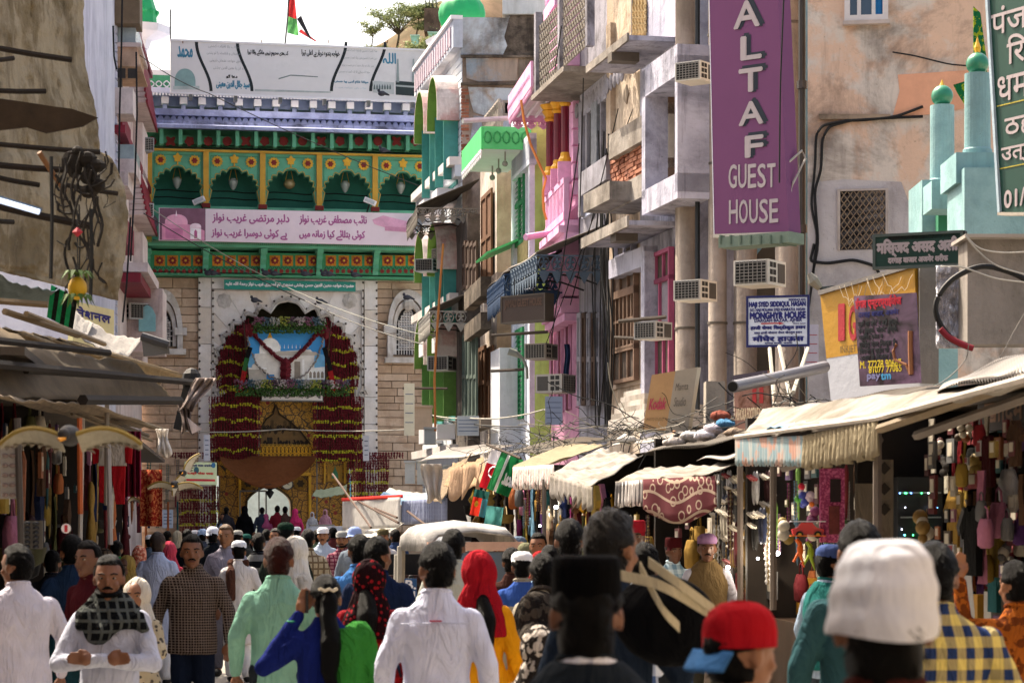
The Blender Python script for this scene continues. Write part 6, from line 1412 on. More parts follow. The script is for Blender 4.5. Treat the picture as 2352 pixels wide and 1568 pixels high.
for i,pts in enumerate(([(2236,15),(2252,30),(2268,150),(2262,330),(2255,370),(2240,200),(2236,100)],[(2190,195),(2222,185),(2230,245),(2216,240),(2200,215)])):
 px_poly(pts,27.9+i*.4,cloth('14603a','8a9a2c','print',.6),'green_flag',('green patterned flag behind the larger minaret','small green pennant between the two minarets')[i],'flag',.02)
GC=plaster('8d8680','76706a','3c3834',.4,.6,.9,.4);gw_=thing('concrete_wall','grey unpainted concrete wall under the dark green Hindi board','wall',P(2290,790,24));pxbox(2222,541,2420,790,24.4,.5,GC,'wall',gw_);pxbox(2218,537,2420,545,24.2,.8,paint('9c948c'),'coping',gw_)
pp=tag(pxbox(2112,610,2156,880,26.2,.5,plaster('8f8a84','7d7872','4a4642',.2),'concrete_pillar', None),'plain grey pillar just right of the hookah poster','pillar')
FOILM,N=newmat('crumpled_foil',.25,.85,.5);N.b.inputs['Base Color'].default_value=(.55,.55,.6,1);N.bump(N.noise(N.coord((1,1,.3)),14,5,.7,.1,.9,1.0),1.0,.08)
def foil_f(u,v): return P(2150+75*u,610+190*v,24.9+.05*noise.noise(Vector((u*6,v*10,1))))
sheet(foil_f,20,24,FOILM,'crumpled silver foil insulation sheet behind the black hose loop','foil sheet','foil_sheet')
def curve(pts,n=8):
 P_=[Vector(p) for p in pts];P_=[P_[0]*2-P_[1]]+P_+[P_[-1]*2-P_[-2]];o=[]
 for i in range(1,len(P_)-2):
  for k in range(n):
   t=k/n;a,b,c,d=P_[i-1],P_[i],P_[i+1],P_[i+2];o.append(.5*((2*b)+(c-a)*t+(2*a-5*b+4*c-d)*t*t+(3*b-a-3*c+d)*t**3))
 return o+[P_[-2]]
tag(MB(None).tube(curve([P(x,y,23.2) for x,y in ((2370,650),(2320,625),(2255,612),(2190,640),(2152,690),(2155,735),(2185,775),(2225,795))]),.028,8).build('black_hose',BLACK),'thick black hose looping over the silver foil sheet','hose')
tag(MB(None).tube(curve([P(x,y,23.1) for x,y in ((2160,755),(2180,775),(2215,793),(2235,800))]),.03,8).build('red_hose_end',paint('7a1c28')),'dark red end piece of the thick black hose','hose')
for i,pts in enumerate(([(2216,540),(2250,570),(2300,580),(2370,578)],[(2216,540),(2245,575),(2290,610),(2370,635)],[(2160,612),(2200,612),(2230,620),(2290,640),(2370,650)],[(2370,690),(2330,760),(2290,830),(2240,870)],[(2225,790),(2215,830),(2160,880),(2110,890)])):
 tag(MB(None).tube(curve([P(x,y,22.8) for x,y in pts]),.008 if i<3 else .005,5).build('overhead_cable',paint('a8a49c' if i<3 else '5a5650',.4)),('upper pale cable running off the green mosque signboard','middle pale cable running off the green mosque signboard','pale cable along the top of the foil sheet','thin wire slanting down over the concrete wall','thin loose wire under the foil sheet')[i],'cable')
# ================================================================ shop row on the right
S1=Wall(985,60,1250,39);S2=Wall(1250,39,1690,22.5);S3=Wall(1690,22.5,2380,13.4)
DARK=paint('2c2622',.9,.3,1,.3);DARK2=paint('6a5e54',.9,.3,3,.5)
used={}
def shop(W,a0,a1,zt,label,deep=2.2):
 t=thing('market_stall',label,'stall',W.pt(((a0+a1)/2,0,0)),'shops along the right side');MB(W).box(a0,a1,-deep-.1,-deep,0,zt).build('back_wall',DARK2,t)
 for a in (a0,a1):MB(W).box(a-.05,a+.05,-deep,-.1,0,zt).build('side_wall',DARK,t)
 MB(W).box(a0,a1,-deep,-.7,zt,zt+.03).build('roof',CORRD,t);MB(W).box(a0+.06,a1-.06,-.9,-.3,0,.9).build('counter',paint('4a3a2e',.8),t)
 for z in (1.2,1.7,2.2):
  MB(W).box(a0+.06,a1-.06,-deep+.001,-deep+.4,z,z+.03).build('shelf',paint('4a4440',.8),t)
 mb=[MB(W) for _ in range(5)];r_=random.Random(int(a0*10+W.L*7))
 for z in (.93,1.23,1.73,2.23):
  a=a0+.1
  while a<a1-.2:w=r_.uniform(.06,.2);h=r_.uniform(.08,.4);b0=-deep+.05 if z>1 else -.8;mb[r_.randrange(5)].box(a,a+w,b0,b0+.25,z,z+h);a+=w+r_.uniform(0,.06)
 for m_,c_ in zip(mb,('8a2c30','a8a49c','b0802c','2c5a6c','5a3a5c')):m_.build('shelf_goods',paint(c_,.5),t,kind='stuff')
 return t
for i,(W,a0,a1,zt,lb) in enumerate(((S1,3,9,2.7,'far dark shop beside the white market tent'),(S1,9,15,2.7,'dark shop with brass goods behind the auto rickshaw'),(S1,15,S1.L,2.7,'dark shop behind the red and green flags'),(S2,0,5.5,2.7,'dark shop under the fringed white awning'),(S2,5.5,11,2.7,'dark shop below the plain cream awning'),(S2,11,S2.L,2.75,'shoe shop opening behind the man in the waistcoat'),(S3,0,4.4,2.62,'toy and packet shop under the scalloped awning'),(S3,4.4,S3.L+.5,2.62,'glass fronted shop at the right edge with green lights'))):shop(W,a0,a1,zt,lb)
CN=[('dark red','7a1c24'),('maroon','54141c'),('navy blue','1f2c54'),('teal','1f6a70'),('mustard','b8862c'),('orange','c8622c'),('pink','c86a90'),('magenta','a82c78'),('lime green','6fae3a'),('cream','c8bca4'),('white','d0d0d0'),('grey','6e6e70'),('brown','5c3c28'),('black','181818'),('sky blue','5c98c0'),('purple','5a2c74'),('golden','b8902c'),('olive','5a5a2c'),('turquoise','2ca0a0'),('scarlet','b0202a')]
lastdesc={}
def hang(W,x,y,b,kind,col,place,sc=1.0,r_=rnd):
 """one hanging article; its top at column x, row y of the wall plane shifted b outward"""
 a,z=W.hit(x,y,b);nm,hx=col;m=paint('%02x%02x%02x'%tuple(int(int(hx[k:k+2],16)*.55+sum(int(hx[j:j+2],16) for j in (0,2,4))/3*.25) for k in (0,2,4)),.6,.3,14,.35,.15) if kind not in ('shirt','scarf','dress','bag') else cloth('%02x%02x%02x'%tuple(int(int(hx[k:k+2],16)*.6+sum(int(hx[j:j+2],16) for j in (0,2,4))/3*.25) for k in (0,2,4)))
 M2=paint('b8b0a0' if nm!='white' else '8a2c30',.5);FR=Frame(W.pt((a,b,z)),W.u*sc,W.n*sc,Vector((0,0,sc)));name='hanging_'+kind;mb=MB(FR);par= None
 if kind=='shirt':
  pts=[(-.1,0),(-.14,-.02),(-.34,-.2),(-.26,-.3),(-.19,-.2),(-.2,-.62),(.2,-.62),(.19,-.2),(.26,-.3),(.34,-.2),(.14,-.02),(.1,0),(.04,-.05),(-.04,-.05)];mb.poly(pts,-.03,.03);ms=m
 elif kind=='dress':
  mb.lathe((0,0,-1.1),[(.3,0),(.2,.5),(.11,.72),(.17,.85),(.14,1.04),(.05,1.1)],16,sy=.3);ms=m
 elif kind=='scarf':
  h=r_.uniform(.6,1.1);w=r_.uniform(.12,.26);vs=[(w*(i/10-.5)*(1+.25*j/5),.02*math.sin(i*1.9+j),-h*j/5) for j in range(6) for i in range(11)]
  mb.raw(vs,[(j*11+i,j*11+i+1,(j+1)*11+i+1,(j+1)*11+i) for j in range(5) for i in range(10)]);ms=m
 elif kind=='packet':
  w,h=r_.uniform(.09,.16),r_.uniform(.14,.3);mb.poly([(-w,-.03),(w,-.03),(w*.95,-h),(-w,-h)],-.012,.02).box(-w*.6,w*.55,.021,.026,-h*.75,-h*.25,1).tube([(0,0,0),(0,0,-.04)],.004,3);ms=[m,M2]
 elif kind=='bag':
  mb.lathe((0,0,-.45),[(.1,0),(.17,.03),(.18,.2),(.13,.3),(.11,.32)],12,sy=.45).tube([(-.1,0,-.14),(-.07,0,-.03),(0,0,0),(.07,0,-.03),(.1,0,-.14)],.012,5);ms=m
 elif kind=='sandal':
  for s in (-1,1):
   mb.ball((s*.055,0,-.16),(.045,.02,.13),8,6).tube([(s*.055-.045,.01,-.1),(s*.055,.05,-.07),(s*.055+.045,.01,-.1)],.014,4,mi=1)
  ms=[m,M2]
 elif kind=='beads':
  for k in range(3):
   mb.tube([(-.04+.04*k+.012*math.sin(j*.35),.02*(k-1),-j*.02) for j in range(26)],[.004 if j%2 else .012 for j in range(26)],5,k%2)
  ms=[m,paint('7a6a48',.5)]
 elif kind=='toy':
  for j in range(5):mb.ball((r_.uniform(-.08,.08),r_.uniform(-.03,.05),-.08-j*.05),r_.uniform(.04,.075),8,6,j%2)
  mb.tube([(0,0,0),(0,0,-.06)],.004,3);ms=[m,M2]
 elif kind=='basket':
  mb.lathe((0,0,-.3),[(.06,0),(.13,.04),(.16,.16)],12).tube([(-.15,0,-.14),(-.08,0,-.02),(0,0,0),(.08,0,-.02),(.15,0,-.14)],.01,5);ms=m
 elif kind=='umbrella':
  mb.tube([(0,0,0),(0,0,-.1),(0,0,-.7),(0,0,-.8)],[.008,.035,.018,.004],8).tube([(0,0,0),(0,0,.06),(.05,0,.08)],.01,5,1);ms=[m,M2]
 elif kind=='lamp':
  mb.lathe((0,0,-.4),[(.01,0),(.07,.06),(.05,.14),(.1,.2),(.04,.3),(.01,.4)],12);ms=paint(hx,.25,.2,5,.1,metal=.7)
 if hasattr(W,'nofix'): pass
 o=mb.build(name,ms, None,smooth=kind in ('dress','scarf','bag','toy','basket','lamp'),fix=kind in ('sandal','dress','bag'))
 prev=lastdesc.get(place);lab='%s %s hanging %s'%(nm,dict(sandal='pair of sandals',beads='string of beads',packet='toy packet',lamp='brass lamp',toy='stuffed toy').get(kind,kind),place)
 if lab in used:lab='%s %s hanging %s%s'%(nm,kind,place,', by a '+prev if prev else '')
 tries=['up high','mid height','low down','in front']
 while lab in used and tries:lab2=lab+' '+tries.pop(0);lab=lab2 if lab2 not in used else lab
 if len(lab.split())>16:lab=lab.replace('hanging ','').replace(' the ',' ').replace(', by a',' by')
 used[lab]=1;lastdesc[place]='%s %s'%(nm,kind);tag(o,' '.join(lab.split()[:16]),dict(sandal='sandals',beads='beads',packet='packet').get(kind,kind),'goods hanging '+place); return o
def stock(W,x0,x1,y0,y1,nx,ny,kinds,place,seed,b=(-.5,.1),cols=None,sc=(1,1)):
 r_=random.Random(seed);cols=cols or CN
 for j in range(ny):
  for i in range(nx):
   x=x0+(x1-x0)*(i+.5+r_.uniform(-.3,.3))/nx;y=y0+(y1-y0)*j/max(1,ny)+r_.uniform(-6,6)
   hang(W,x,y,r_.uniform(*b),r_.choice(kinds),r_.choice(cols),place,r_.uniform(*sc),r_)
METALS=[('brass','b89030'),('golden','b8902c'),('silver','a8a8a8'),('bronze','7a5a2c'),('dark','2c2824'),('cream','c8bca4')]
EARTH=[c for c in CN if c[0] in ('brown','cream','mustard','black','olive','grey','golden','navy blue','orange','dark red','maroon','white')]
stock(S1,1085,1165,1118,1190,8,3,['lamp','lamp','basket'],'in the brass shop behind the rickshaw',1,cols=METALS,sc=(1,1.4))
stock(S1,1165,1250,1100,1200,8,4,['scarf','beads','bag'],'in the shop beside the flags',2,cols=CN,sc=(.8,1.2))
stock(S2,1255,1410,1110,1215,12,4,['scarf','shirt','packet','lamp','bag'],'under the fringed and cream awnings',3,cols=EARTH+CN[:8])
stock(S2,1410,1640,1180,1240,10,2,['packet','beads','bag'],'below the ornate maroon valance',4,cols=EARTH)
stock(S2,1640,1770,1075,1235,9,6,['sandal','sandal','sandal','beads'],'in the shoe shop doorway',5,b=(-.6,-.1),cols=EARTH,sc=(1.1,1.5))
stock(S2,1660,1780,1235,1400,9,5,['beads','sandal','packet'],'low in the shoe shop doorway',15,b=(-.8,-.3),cols=EARTH,sc=(1,1.3))
stock(S3,1780,1960,1240,1400,7,3,['packet','sandal','bag'],'low under the scalloped awning',36,b=(-1.0,-.4),cols=EARTH,sc=(.6,.9))
stock(S3,1775,1960,1062,1225,8,4,['packet','toy','packet','beads','umbrella'],'under the scalloped awning',6,b=(-.5,.0),sc=(.5,.8))
stock(S3,1960,2110,1050,1240,6,3,['scarf','packet','umbrella'],'around the glass fronted shop',7,b=(-.9,-.4),cols=EARTH,sc=(.7,1))
stock(S3,2120,2352,960,1330,15,9,['packet','toy','bag','scarf','packet','packet','shirt'],'in the right edge toy shop',8,b=(-.9,-.2),cols=[c for c in CN if c[0] in ('dark red','pink','orange','cream','purple','mustard','brown','scarlet','teal','golden','maroon','grey','white','black')],sc=(.4,.75))
# distinctive goods
tc=thing('toy_car_box','red and yellow toy car in a clear pack hanging above two plastic dinosaurs','toy',P(1855,1235,18));c=P(1855,1215,18);FR=Frame(c,(1,0,0),(0,-1,0))
MB(FR).poly([(-.11,-.04),(.11,-.04),(.12,.0),(.06,.015),(.03,.05),(-.05,.05),(-.08,.01),(-.12,0)],-.04,.04).build('car_body',paint('c8202c',.25,.1,3,0,0,spec=.7),tc)
for s in (-.065,.07):MB(Frame(c,(1,0,0),(0,0,1),(0,-1,0))).lathe((s,-.04,.035),[(.028,0),(.028,.02)],14).build('wheel',BLACK,tc);MB(Frame(c,(1,0,0),(0,0,1),(0,-1,0))).lathe((s,-.04,.056),[(.014,0),(.012,.003)],10).build('hub',YEL,tc)
MB(FR).box(-.13,.13,-.05,.05,.055,.062).build('box_top',paint('d8d8e0',.2),tc);MB(FR).box(-.13,.13,-.06,.06,-.052,-.044).build('box_base',paint('d86a2c',.3),tc)
for i,(x,y,h_,l_) in enumerate(((1838,1262,'c85a1c','orange'),(1862,1268,'8aa02c','yellow green'))):
 p=P(x,y,18);o=MB(None).ball(p,(.025,.02,.05),8,6).tube([p+Vector((0,0,.04)),p+Vector((-.03,0,.08))],[.02,.016],6).tube([p-Vector((0,0,.03)),p+Vector((.03,0,-.13))],[.016,.005],6).tube([p,p+Vector((-.05,0,-.09))],[.013,.008],5).build('toy_dinosaur',paint(h_,.4));tag(o,'%s plastic dinosaur toy dangling under the toy car pack'%l_,'toy')
tp=thing('toy_bag','clear plastic bag of bright mixed balls hanging under the scalloped awning','toy',P(1848,1150,18));r_=random.Random(2)
for k in range(14):MB(None).ball(P(r_.uniform(1832,1866),r_.uniform(1115,1160),18+r_.uniform(-.05,.05)),r_.uniform(.02,.035),10,7).build('ball',paint(r_.choice(['d8d8e4','d8702c','c8203c','3c4aa0','d8c8d8','4a9a3a']),.3),tp,smooth=True)
pbx=thing('pink_doll_box','tall pink cardboard box with dark window hanging at the toy shop corner','box',P(1908,1240,18));p=P(1885,1245,18);q=P(1940,1075,18)
MB(None).box(p.x,q.x,18,18.08,p.z,q.z).build('card',cloth('9a4068','c86a90','print',2),pbx);MB(None).box(p.x+.07,q.x-.03,17.99,18.0,p.z+.3,q.z-.08).build('window',paint('2a2024',.2),pbx);MB(None).box(p.x+.06,q.x-.04,17.985,17.999,p.z+.06,p.z+.27).build('picture',paint('6a3030',.4,.4,20),pbx)
for i,(x0,x1,y0,y1) in enumerate(((2010,2052,1055,1240),(1965,2005,1110,1240))):
 lt=thing('patterned_runner',('grey runner with three diamond medallions hanging in the shop doorway','plain woven grey runner left of the diamond patterned one')[i],'textile',P(x0,y1,17));p,q=P(x0,y1,17),P(x1,y0,17);MB(None).box(p.x,q.x,17,17.02,p.z,q.z).build('cloth',cloth('6e665c',fold=.4),lt)
 if i==0:
  for k in range(3):c=P(2031,1075+k*47,16.99);MB(Frame(c,(1,0,0),(0,-1,0))).poly(circ(0,0,.045,4),0,.006).build('diamond',paint('2a2420'),lt)
SCR=thing('display_fridge','lit glass fridge with small green and blue lights deep in the right shop','fridge',P(2110,1250,17.5));p,q=P(2062,1330,17.6),P(2165,1095,17.6);MB(None).box(p.x,q.x,17.6,18.2,p.z,q.z).build('cabinet',paint('2c3034',.3),SCR)
for k in range(4):z=p.z+(q.z-p.z)*(.12+k*.24);MB(None).box(p.x+.02,q.x-.02,17.55,17.6,z,z+.01).build('shelf',paint('8a9298',.3),SCR)
r_=random.Random(9)
for i in range(22):c=P(r_.uniform(2066,2160),r_.choice([1132,1165,1200,1215,1228]),17.54);MB(None).gem(c,.006).build('indicator',glow(r_.choice(['30ff90','60a0ff','30ff90','c8d8ff']),5),SCR)
for i,(x,y,d,s,lb) in enumerate(((1862,1267,19,.018,'small'),(1672,1310-8,23,.02,''),(1786,1270,21.5,.02,''),(1866-125,1282,22,.012,''),(1277,1164,38,.03,''),(1040,1200,52,.03,''),(1240,1207,39,.02,''))):
 if i==0: continue
 ld=bpy.data.lights.new('bulb_light','POINT');ld.energy=6;ld.shadow_soft_size=.04;ld.color=(1,.9,.78);lo=bpy.data.objects.new('bulb_light',ld);COL.objects.link(lo);lo.location=P(x,y,d)+Vector((0,-.12,.05))
 tag(MB(None).ball(P(x,y,d),s,10,7).build('light_bulb',glow('dfe4ff',14)),('','small bright bulb glowing beside the man in the waistcoat','bluish bulb glowing right of the shoe strings','tiny warm bulb among the shoe strings','white bulb behind the cream awning valance','bright bulb above the auto rickshaw roof','small bluish bulb between the flags and the cream awning')[i],'light bulb')
# ================================================================ awnings and roofs over the right shops
AWC=plaster('948e88','7e786e','443c32',.5,.6,2.2,.35,.3);AWB=cloth('958a74',fold=.6,trans=.2)
def valance(pts0,drop,mat,label,n=60,teeth=9,amp=.03,wav=22,strip=None,name='awning_valance',parent=None,sc_=.06):
 """pleated cloth hanging from the line pts0 (two points); lower edge scalloped"""
 A,B=pts0;d=(B-A);nr=Vector((d.y,-d.x,0)).normalized()
 def fn(u,v):
  e=drop*v*(1+sc_*(abs(math.sin(u*math.pi*teeth))-.5)*v*3); return A+d*u+nr*(amp*math.sin(u*wav*6.283)*(.3+.7*v))-Vector((0,0,e))
 return sheet(fn,n,5,mat,label,'awning valance',name,parent=parent)
def pull(x0,y0,d0,x1,y1,d1): return P(x0,y0,d0),P(x1,y1,d1)
# big nearest awning
big=thing('shop_awning','long bright awning over the nearest right shops with scalloped valances','awning',P(1690,1003,19.2));A,B=P(1690,1003,19.2),P(2015,960,15.4);B2=P(2380,862,11.4);C1=P(1752,940,21.5);C2=P(2380,868,14.5)
def top(u,v):
 q=A.lerp(B,u/.55) if u<.55 else B.lerp(B2,(u-.55)/.45);w=C1.lerp(C2,u);r_=q.lerp(w,v); return r_+Vector((0,0,.02*math.sin(u*60)*(1-v)-.05*math.sin(v*3.14)+.03*noise.noise(Vector((u*9,v*3,0)))))
MB(None).grid(top,60,8).build('canopy_cloth',AWC,big,smooth=True,thick=.01)
MB(None).tube([A,B,B2],.02,6).build('front_rail',paint('b0a8a0',.4),big);MB(None).tube([P(2020,985,15),P(2200,925,14),P(2380,868,13)],.03,6).build('side_rail',paint('7a6a54'),big)
def tie(u): return 0
m_bl,N=newmat('faded_print_cloth',.9,0,.1);co=N.coord();f1=N.noise(co,5,3,.5,.5,.56);f2=N.noise(N.coord((1,1,.2)),9,3,.6,.5,.58);N.out(N.mix(N.math('MULTIPLY',f2,.7),N.mix(f1,rgb('7a9098'),rgb('a88478')),rgb('aaa8a4')))
valance((P(1690,1006,19.2),P(1846,1000,17.3)),.205,m_bl, None,n=90,teeth=17,amp=.008,wav=26,parent=big);valance((P(1846,1000,17.3),P(2015,963,15.4)),.235,AWB, None,n=110,teeth=7,amp=.022,wav=18,parent=big)
quadsheet(P(1760,985,19),P(1930,968,18),P(1960,955,19),P(1830,965,20),cloth('7fa0b8',fold=.6),'pale blue cloth patch lying on the long bright awning',sag=.0,seed=3)
# cream awning in the middle
quadsheet(P(1264,1089,25),P(1361,1117,23),P(1477,1047,26),P(1380,1029,28.5),AWC,'plain cream awning sloping out over the middle of the right shops',sag=.02)
valance((P(1264,1089,25),P(1361,1118,23)),.19,AWC,'ragged printed valance of the plain cream awning',n=60,teeth=8,amp=.015,wav=9,sc_=.2)
quadsheet(P(1179,1070,32),P(1272,1063,29.5),P(1400,1020,33),P(1300,1018,37),AWB,'dirty beige awning roof above the white fringed valance',sag=.03,seed=5)
valance((P(1179,1072,32),P(1272,1066,29.5)),.25,cloth('bfbab4','d8c0b8','stripe',1.3,fold=.5),'white fringed valance just right of the green flag',n=80,teeth=12,amp=.02,wav=16,sc_=.15)
quadsheet(P(1413,1107,22.6),P(1640,1086,21),P(1700,1062,23),P(1480,1075,25),AWC,'white flat awning over the ornate maroon valance',sag=.02,seed=7)
valance((P(1415,1107,22.6),P(1484,1101,22)),.22,cloth('6f6c6c','d8d4d0','stripe',.9,fold=.3),'short grey and white striped valance on the middle shop',n=60,teeth=6,amp=.02,wav=9)
orn,N=newmat('ornate_maroon_cloth',.9,0,.15);co=N.coord();sp_=N.n('ShaderNodeSeparateXYZ');N.l(co,sp_.inputs[0])
v_=N.n('ShaderNodeTexVoronoi');v_.inputs['Scale'].default_value=9;N.l(co,v_.inputs['Vector']);f_=N.math('MULTIPLY',N.math('GREATER_THAN',v_.outputs['Distance'],.3),N.math('LESS_THAN',v_.outputs['Distance'],.42));w_=N.math('LESS_THAN',N.math('FRACT',N.math('ADD',N.math('MULTIPLY',sp_.outputs[2],5.5),N.math('MULTIPLY',N.math('SINE',N.math('MULTIPLY',sp_.outputs[0],14)),.3))),.14)
N.out(N.mix(N.math('MAXIMUM',f_,w_),rgb('5a2a30'),rgb('a08c7c')))
valance((P(1478,1100,22),P(1645,1092,21)),.34,orn,'ornate maroon and cream patterned cloth valance with curved edge',n=60,teeth=1,amp=.01,wav=3,sc_=.14)
# brown tarps over the far shops
TP=cloth('8f7f6c',fold=.7,trans=.3)
quadsheet(P(985,1140,40),P(1040,1100,38),P(1085,1040,44),P(985,1085,48),TP,'sagging brown grey tarpaulin left of the hanging flags',sag=.2,seed=8);quadsheet(P(1020,1115,39),P(1120,1100,37),P(1110,1050,40),P(1040,1062,42),cloth('a98f74',fold=.8,trans=.3),'tan folded tarpaulin flap beside the hanging flags',sag=.1,seed=9)
valance((P(1035,1075,38),P(1110,1060,36)),.35,cloth('b89a80',fold=.8,trans=.3),'pinkish tan hanging tarpaulin edge beside the flags',n=50,teeth=3,amp=.08,wav=2.4,sc_=.35);drape(990,1065,998,1150,40,38,cloth('b4aca4',fold=.8,trans=.3),'pale tarpaulin corner hanging down over the tent cloth',seed=7)
WT=cloth('c4c0bc',fold=.4,trans=.35)
quadsheet(P(790,1222,46),P(912,1212,42),P(1028,1130,50),P(895,1120,56),cloth('d8d4cc',fold=.5,trans=.3),'white canvas roof of the market tent beside the flower curtain',sag=.15,seed=4)
sheet(lambda u,v:P(787+133*u,1147-6*u+70*v,47-4*u+.06*math.sin(u*12)),20,8,WT,'white cloth wall of the market tent with red top edge','tent','tent_wall');sheet(lambda u,v:P(785+140*u,1143-8*u+8*v,46.9-4*u),20,2,cloth('c83a34'),'red strip along the top of the white tent wall','tent trim','tent_strip')
sheet(lambda u,v:P(922+105*u,1150-8*u+55*v,43-1*u+.08*math.sin(u*9)),16,6,cloth('6a7088','8a90a4','grid',2,fold=.5),'blue grey net cloth hanging beside the white tent wall','cloth','net_cloth')
quadsheet(P(860,1150,46),P(1020,1148,42),P(1030,1128,46),P(880,1130,52),cloth('8fb0cc',fold=.5,trans=.2),'pale blue and white sheet on the tent roof',sag=.12,seed=6);quadsheet(P(716,1140,62),P(795,1132,60),P(797,1112,62),P(725,1125,66),cloth('8c9c8a',fold=.5,trans=.3),'small grey green awning left of the white tent',sag=.05)
for i,(x0,y0,x1,y1) in enumerate(((764,1088,852,1211),(850,1162,912,1188),(853,1100+47,960,1205),(895,1142,980,1207),(822,1150,915,1200))):
 if i==2: continue
 tag(MB(None).tube([P(x0,y0,46),P(x1,y1,40)],.02,6).build('tent_pole',paint('4a3428')),('long dark pole leaning across the white tent wall','short dark pole at the tent middle','','dark pole crossing the blue grey net cloth','pole leaning inside the white tent')[i],'pole')
# corrugated roofs stacked toward the houses
for i,(a,b,c,d,lb) in enumerate((((1380,1030,33),(1560,1000,29),(1640,985,33),(1480,1002,37),'grey corrugated roof behind the cream awning'),((1480,1040,27),(1690,1008,23.5),(1745,985,27),(1560,1012,31),'corrugated roof edge left of the scalloped awning'),((1600,1058,23.5),(1700,1045,21.8),(1760,1028,24),(1660,1040,26),'small corrugated sheet tucked under the scalloped awning'),((1850,948,22),(2110,905,18),(2180,880,22),(1880,930,26),'corrugated roof sheet directly under the yellow lightbox'),((2150,900,16),(2400,838,13),(2400,800,17),(2200,865,20),'rusty corrugated roof at the right edge above the long awning'),((1160,1045,40),(1290,1030,36),(1400,1005,39),(1260,1010,44),'faded corrugated roof left of the cable tangle'),((960,1060,52),(1120,1040,46),(1180,1020,50),(1040,1025,56),'rusty roof sheet above the brown tarpaulins'))):
 corrugated(P(*a),P(*b),P(*c),P(*d),(CORR,CORRD)[i%2],'corrugated_roof',label=lb,group='corrugated roofs over the right shops')
for i,(x0,y0,x1,y1,d0,d1) in enumerate(((2105,1000,2380,905,15,13),(1800,1075,2020,1010,18,16),(1700,1062,1700,1420,21.8,21.8),(1776,1070,1776,1400,20,20),(2015,985,2015,1400,15.6,15.6),(1250,1100,1250,1300,30,30))):
 tag(MB(None).tube([P(x0,y0,d0),P(x1,y1,d1)],.03,6).build('awning_pole',paint('6a6058')),('slanted wooden pole under the long awning at the right edge','inner slanted pole behind the beige valance','upright post left of the shoe shop doorway','upright post between shoe shop and toy shop','upright post under the end of the beige valance','upright post under the white fringed valance')[i],'pole')
pwrite('खादिम',Wall(2255,17,2400,16),2262,912,2350,965,0,paint('8a6a54'),(lambda t:t)(board(Wall(2255,17,2400,16),2245,900,2400,978,.05,paint('3a3430',.7),'shop_name_board','dim shop name board deep under the long awning at the right edge')),bold=.006)
# the tangle of wires on the roofs
r_=random.Random(21);groups=[(1180,1480,985,1030,36,90),(1440,1700,950,1010,29,80),(1760,1900,900,960,25,34),(1090,1200,1000,1040,46,26)]
for gi,(x0,x1,y0,y1,d,n_) in enumerate(groups):
 dk,lt=MB(None),MB(None)
 for k in range(n_):
  x,y=r_.uniform(x0,x1),r_.uniform(y0,y1)-(0);y+=(x0+x1-2*x)/(x1-x0)*12;p=P(x,y,d+r_.uniform(-1,1));pts=[p];dr=Vector((r_.uniform(-1,1),r_.uniform(-.3,.3),r_.uniform(-.2,.3)))*.085
  for j in range(r_.randint(4,8)):dr=(dr+Vector((r_.uniform(-.06,.06),0,r_.uniform(-.06,.05))));p=p+dr;pts.append(p)
  (lt if k%7==0 else dk).tube(curve(pts,3),r_.uniform(.003,.007),4)
 t=thing('wire_tangle',('messy tangle of black wires on the roofs below the grey house','tangle of wires and rags beside the studio board','tangle of cables under the yellow lightbox pipe','sparse tangle of wires above the hanging flags')[gi],'wires',P((x0+x1)/2,y1,d),'wire tangles over the shop roofs');dk.build('dark_wires',BLACK,t,kind='stuff');lt.build('pale_wires',paint('8a8474',.5),t,kind='stuff')
for i,(x,y,h_,d) in enumerate(((1665,975,'4a7a9c',26),(1640,985,'c8c0c8',26),(1655,955,'8a5044',27),(1440,1010,'c8c4bc',30),(1585,1002,'c0bcb8',27),(1550,1016,'a8a09a',27),(1620,1000,'d0ccd0',26),(1690,995,'8a7a6c',25))):
 c=P(x,y,d);o=MB(None).grid(lambda u,v:c+Vector((.12*math.cos(u*6.28)*math.sin(v*3.14)*(1+.4*noise.noise(Vector((u*5,v*5,i)))),.1*math.sin(u*6.28)*math.sin(v*3.14),.06*math.cos(v*3.14)*(1+.5*noise.noise(Vector((u*4,v*6,i+3)))))),14,8).build('rag_bundle',cloth(h_,fold=.9),smooth=True)
 tag(o,('blue plastic rag','pale lilac rag','rusty red rag','off white rag','light grey rag','dull grey rag','whitish rag','brown rag')[i]+' lying on the shop roofs '+('right of the studio board','just below the blue rag','above the blue rag','left of the studio board','under the studio board','at the studio board left foot','near the footwear poster','against the footwear poster')[i],'rag')
CB=tag(MB(None).box(P(1622,950,29).x,P(1665,950,29).x,29,29.4,P(1622,990,29).z,P(1622,875,29).z).build('concrete_block',plaster('9c958c','88817a','4a443e',.4)),'grey concrete stump between the studio board and the footwear poster','block')
block_t=thing('brick_pier','rough brick pier behind the thick grey pipe','pier',P(1780,985,29));bw=Wall(1770,29,1830,29);block_wall(bw,block_t,1775,900,1822,985,.08,.2,[STA,CC],0,'brick',jit=.03)
for x0,y0,x1,y1 in ((1790,795,1830,985),(1855,800,1822,900),(1768,800,1785,990)):tag(MB(None).tube([P(x0,y0,31),P(x1,y1,29)],.025,5).build('leaning_pole',paint('a8a498')),{1790:'pale thin pole leaning under the Monghyr signboard',1855:'short pale rod crossing behind the thick pipe',1768:'nearly upright pale rod left of the brick pier'}[x0],'pole')
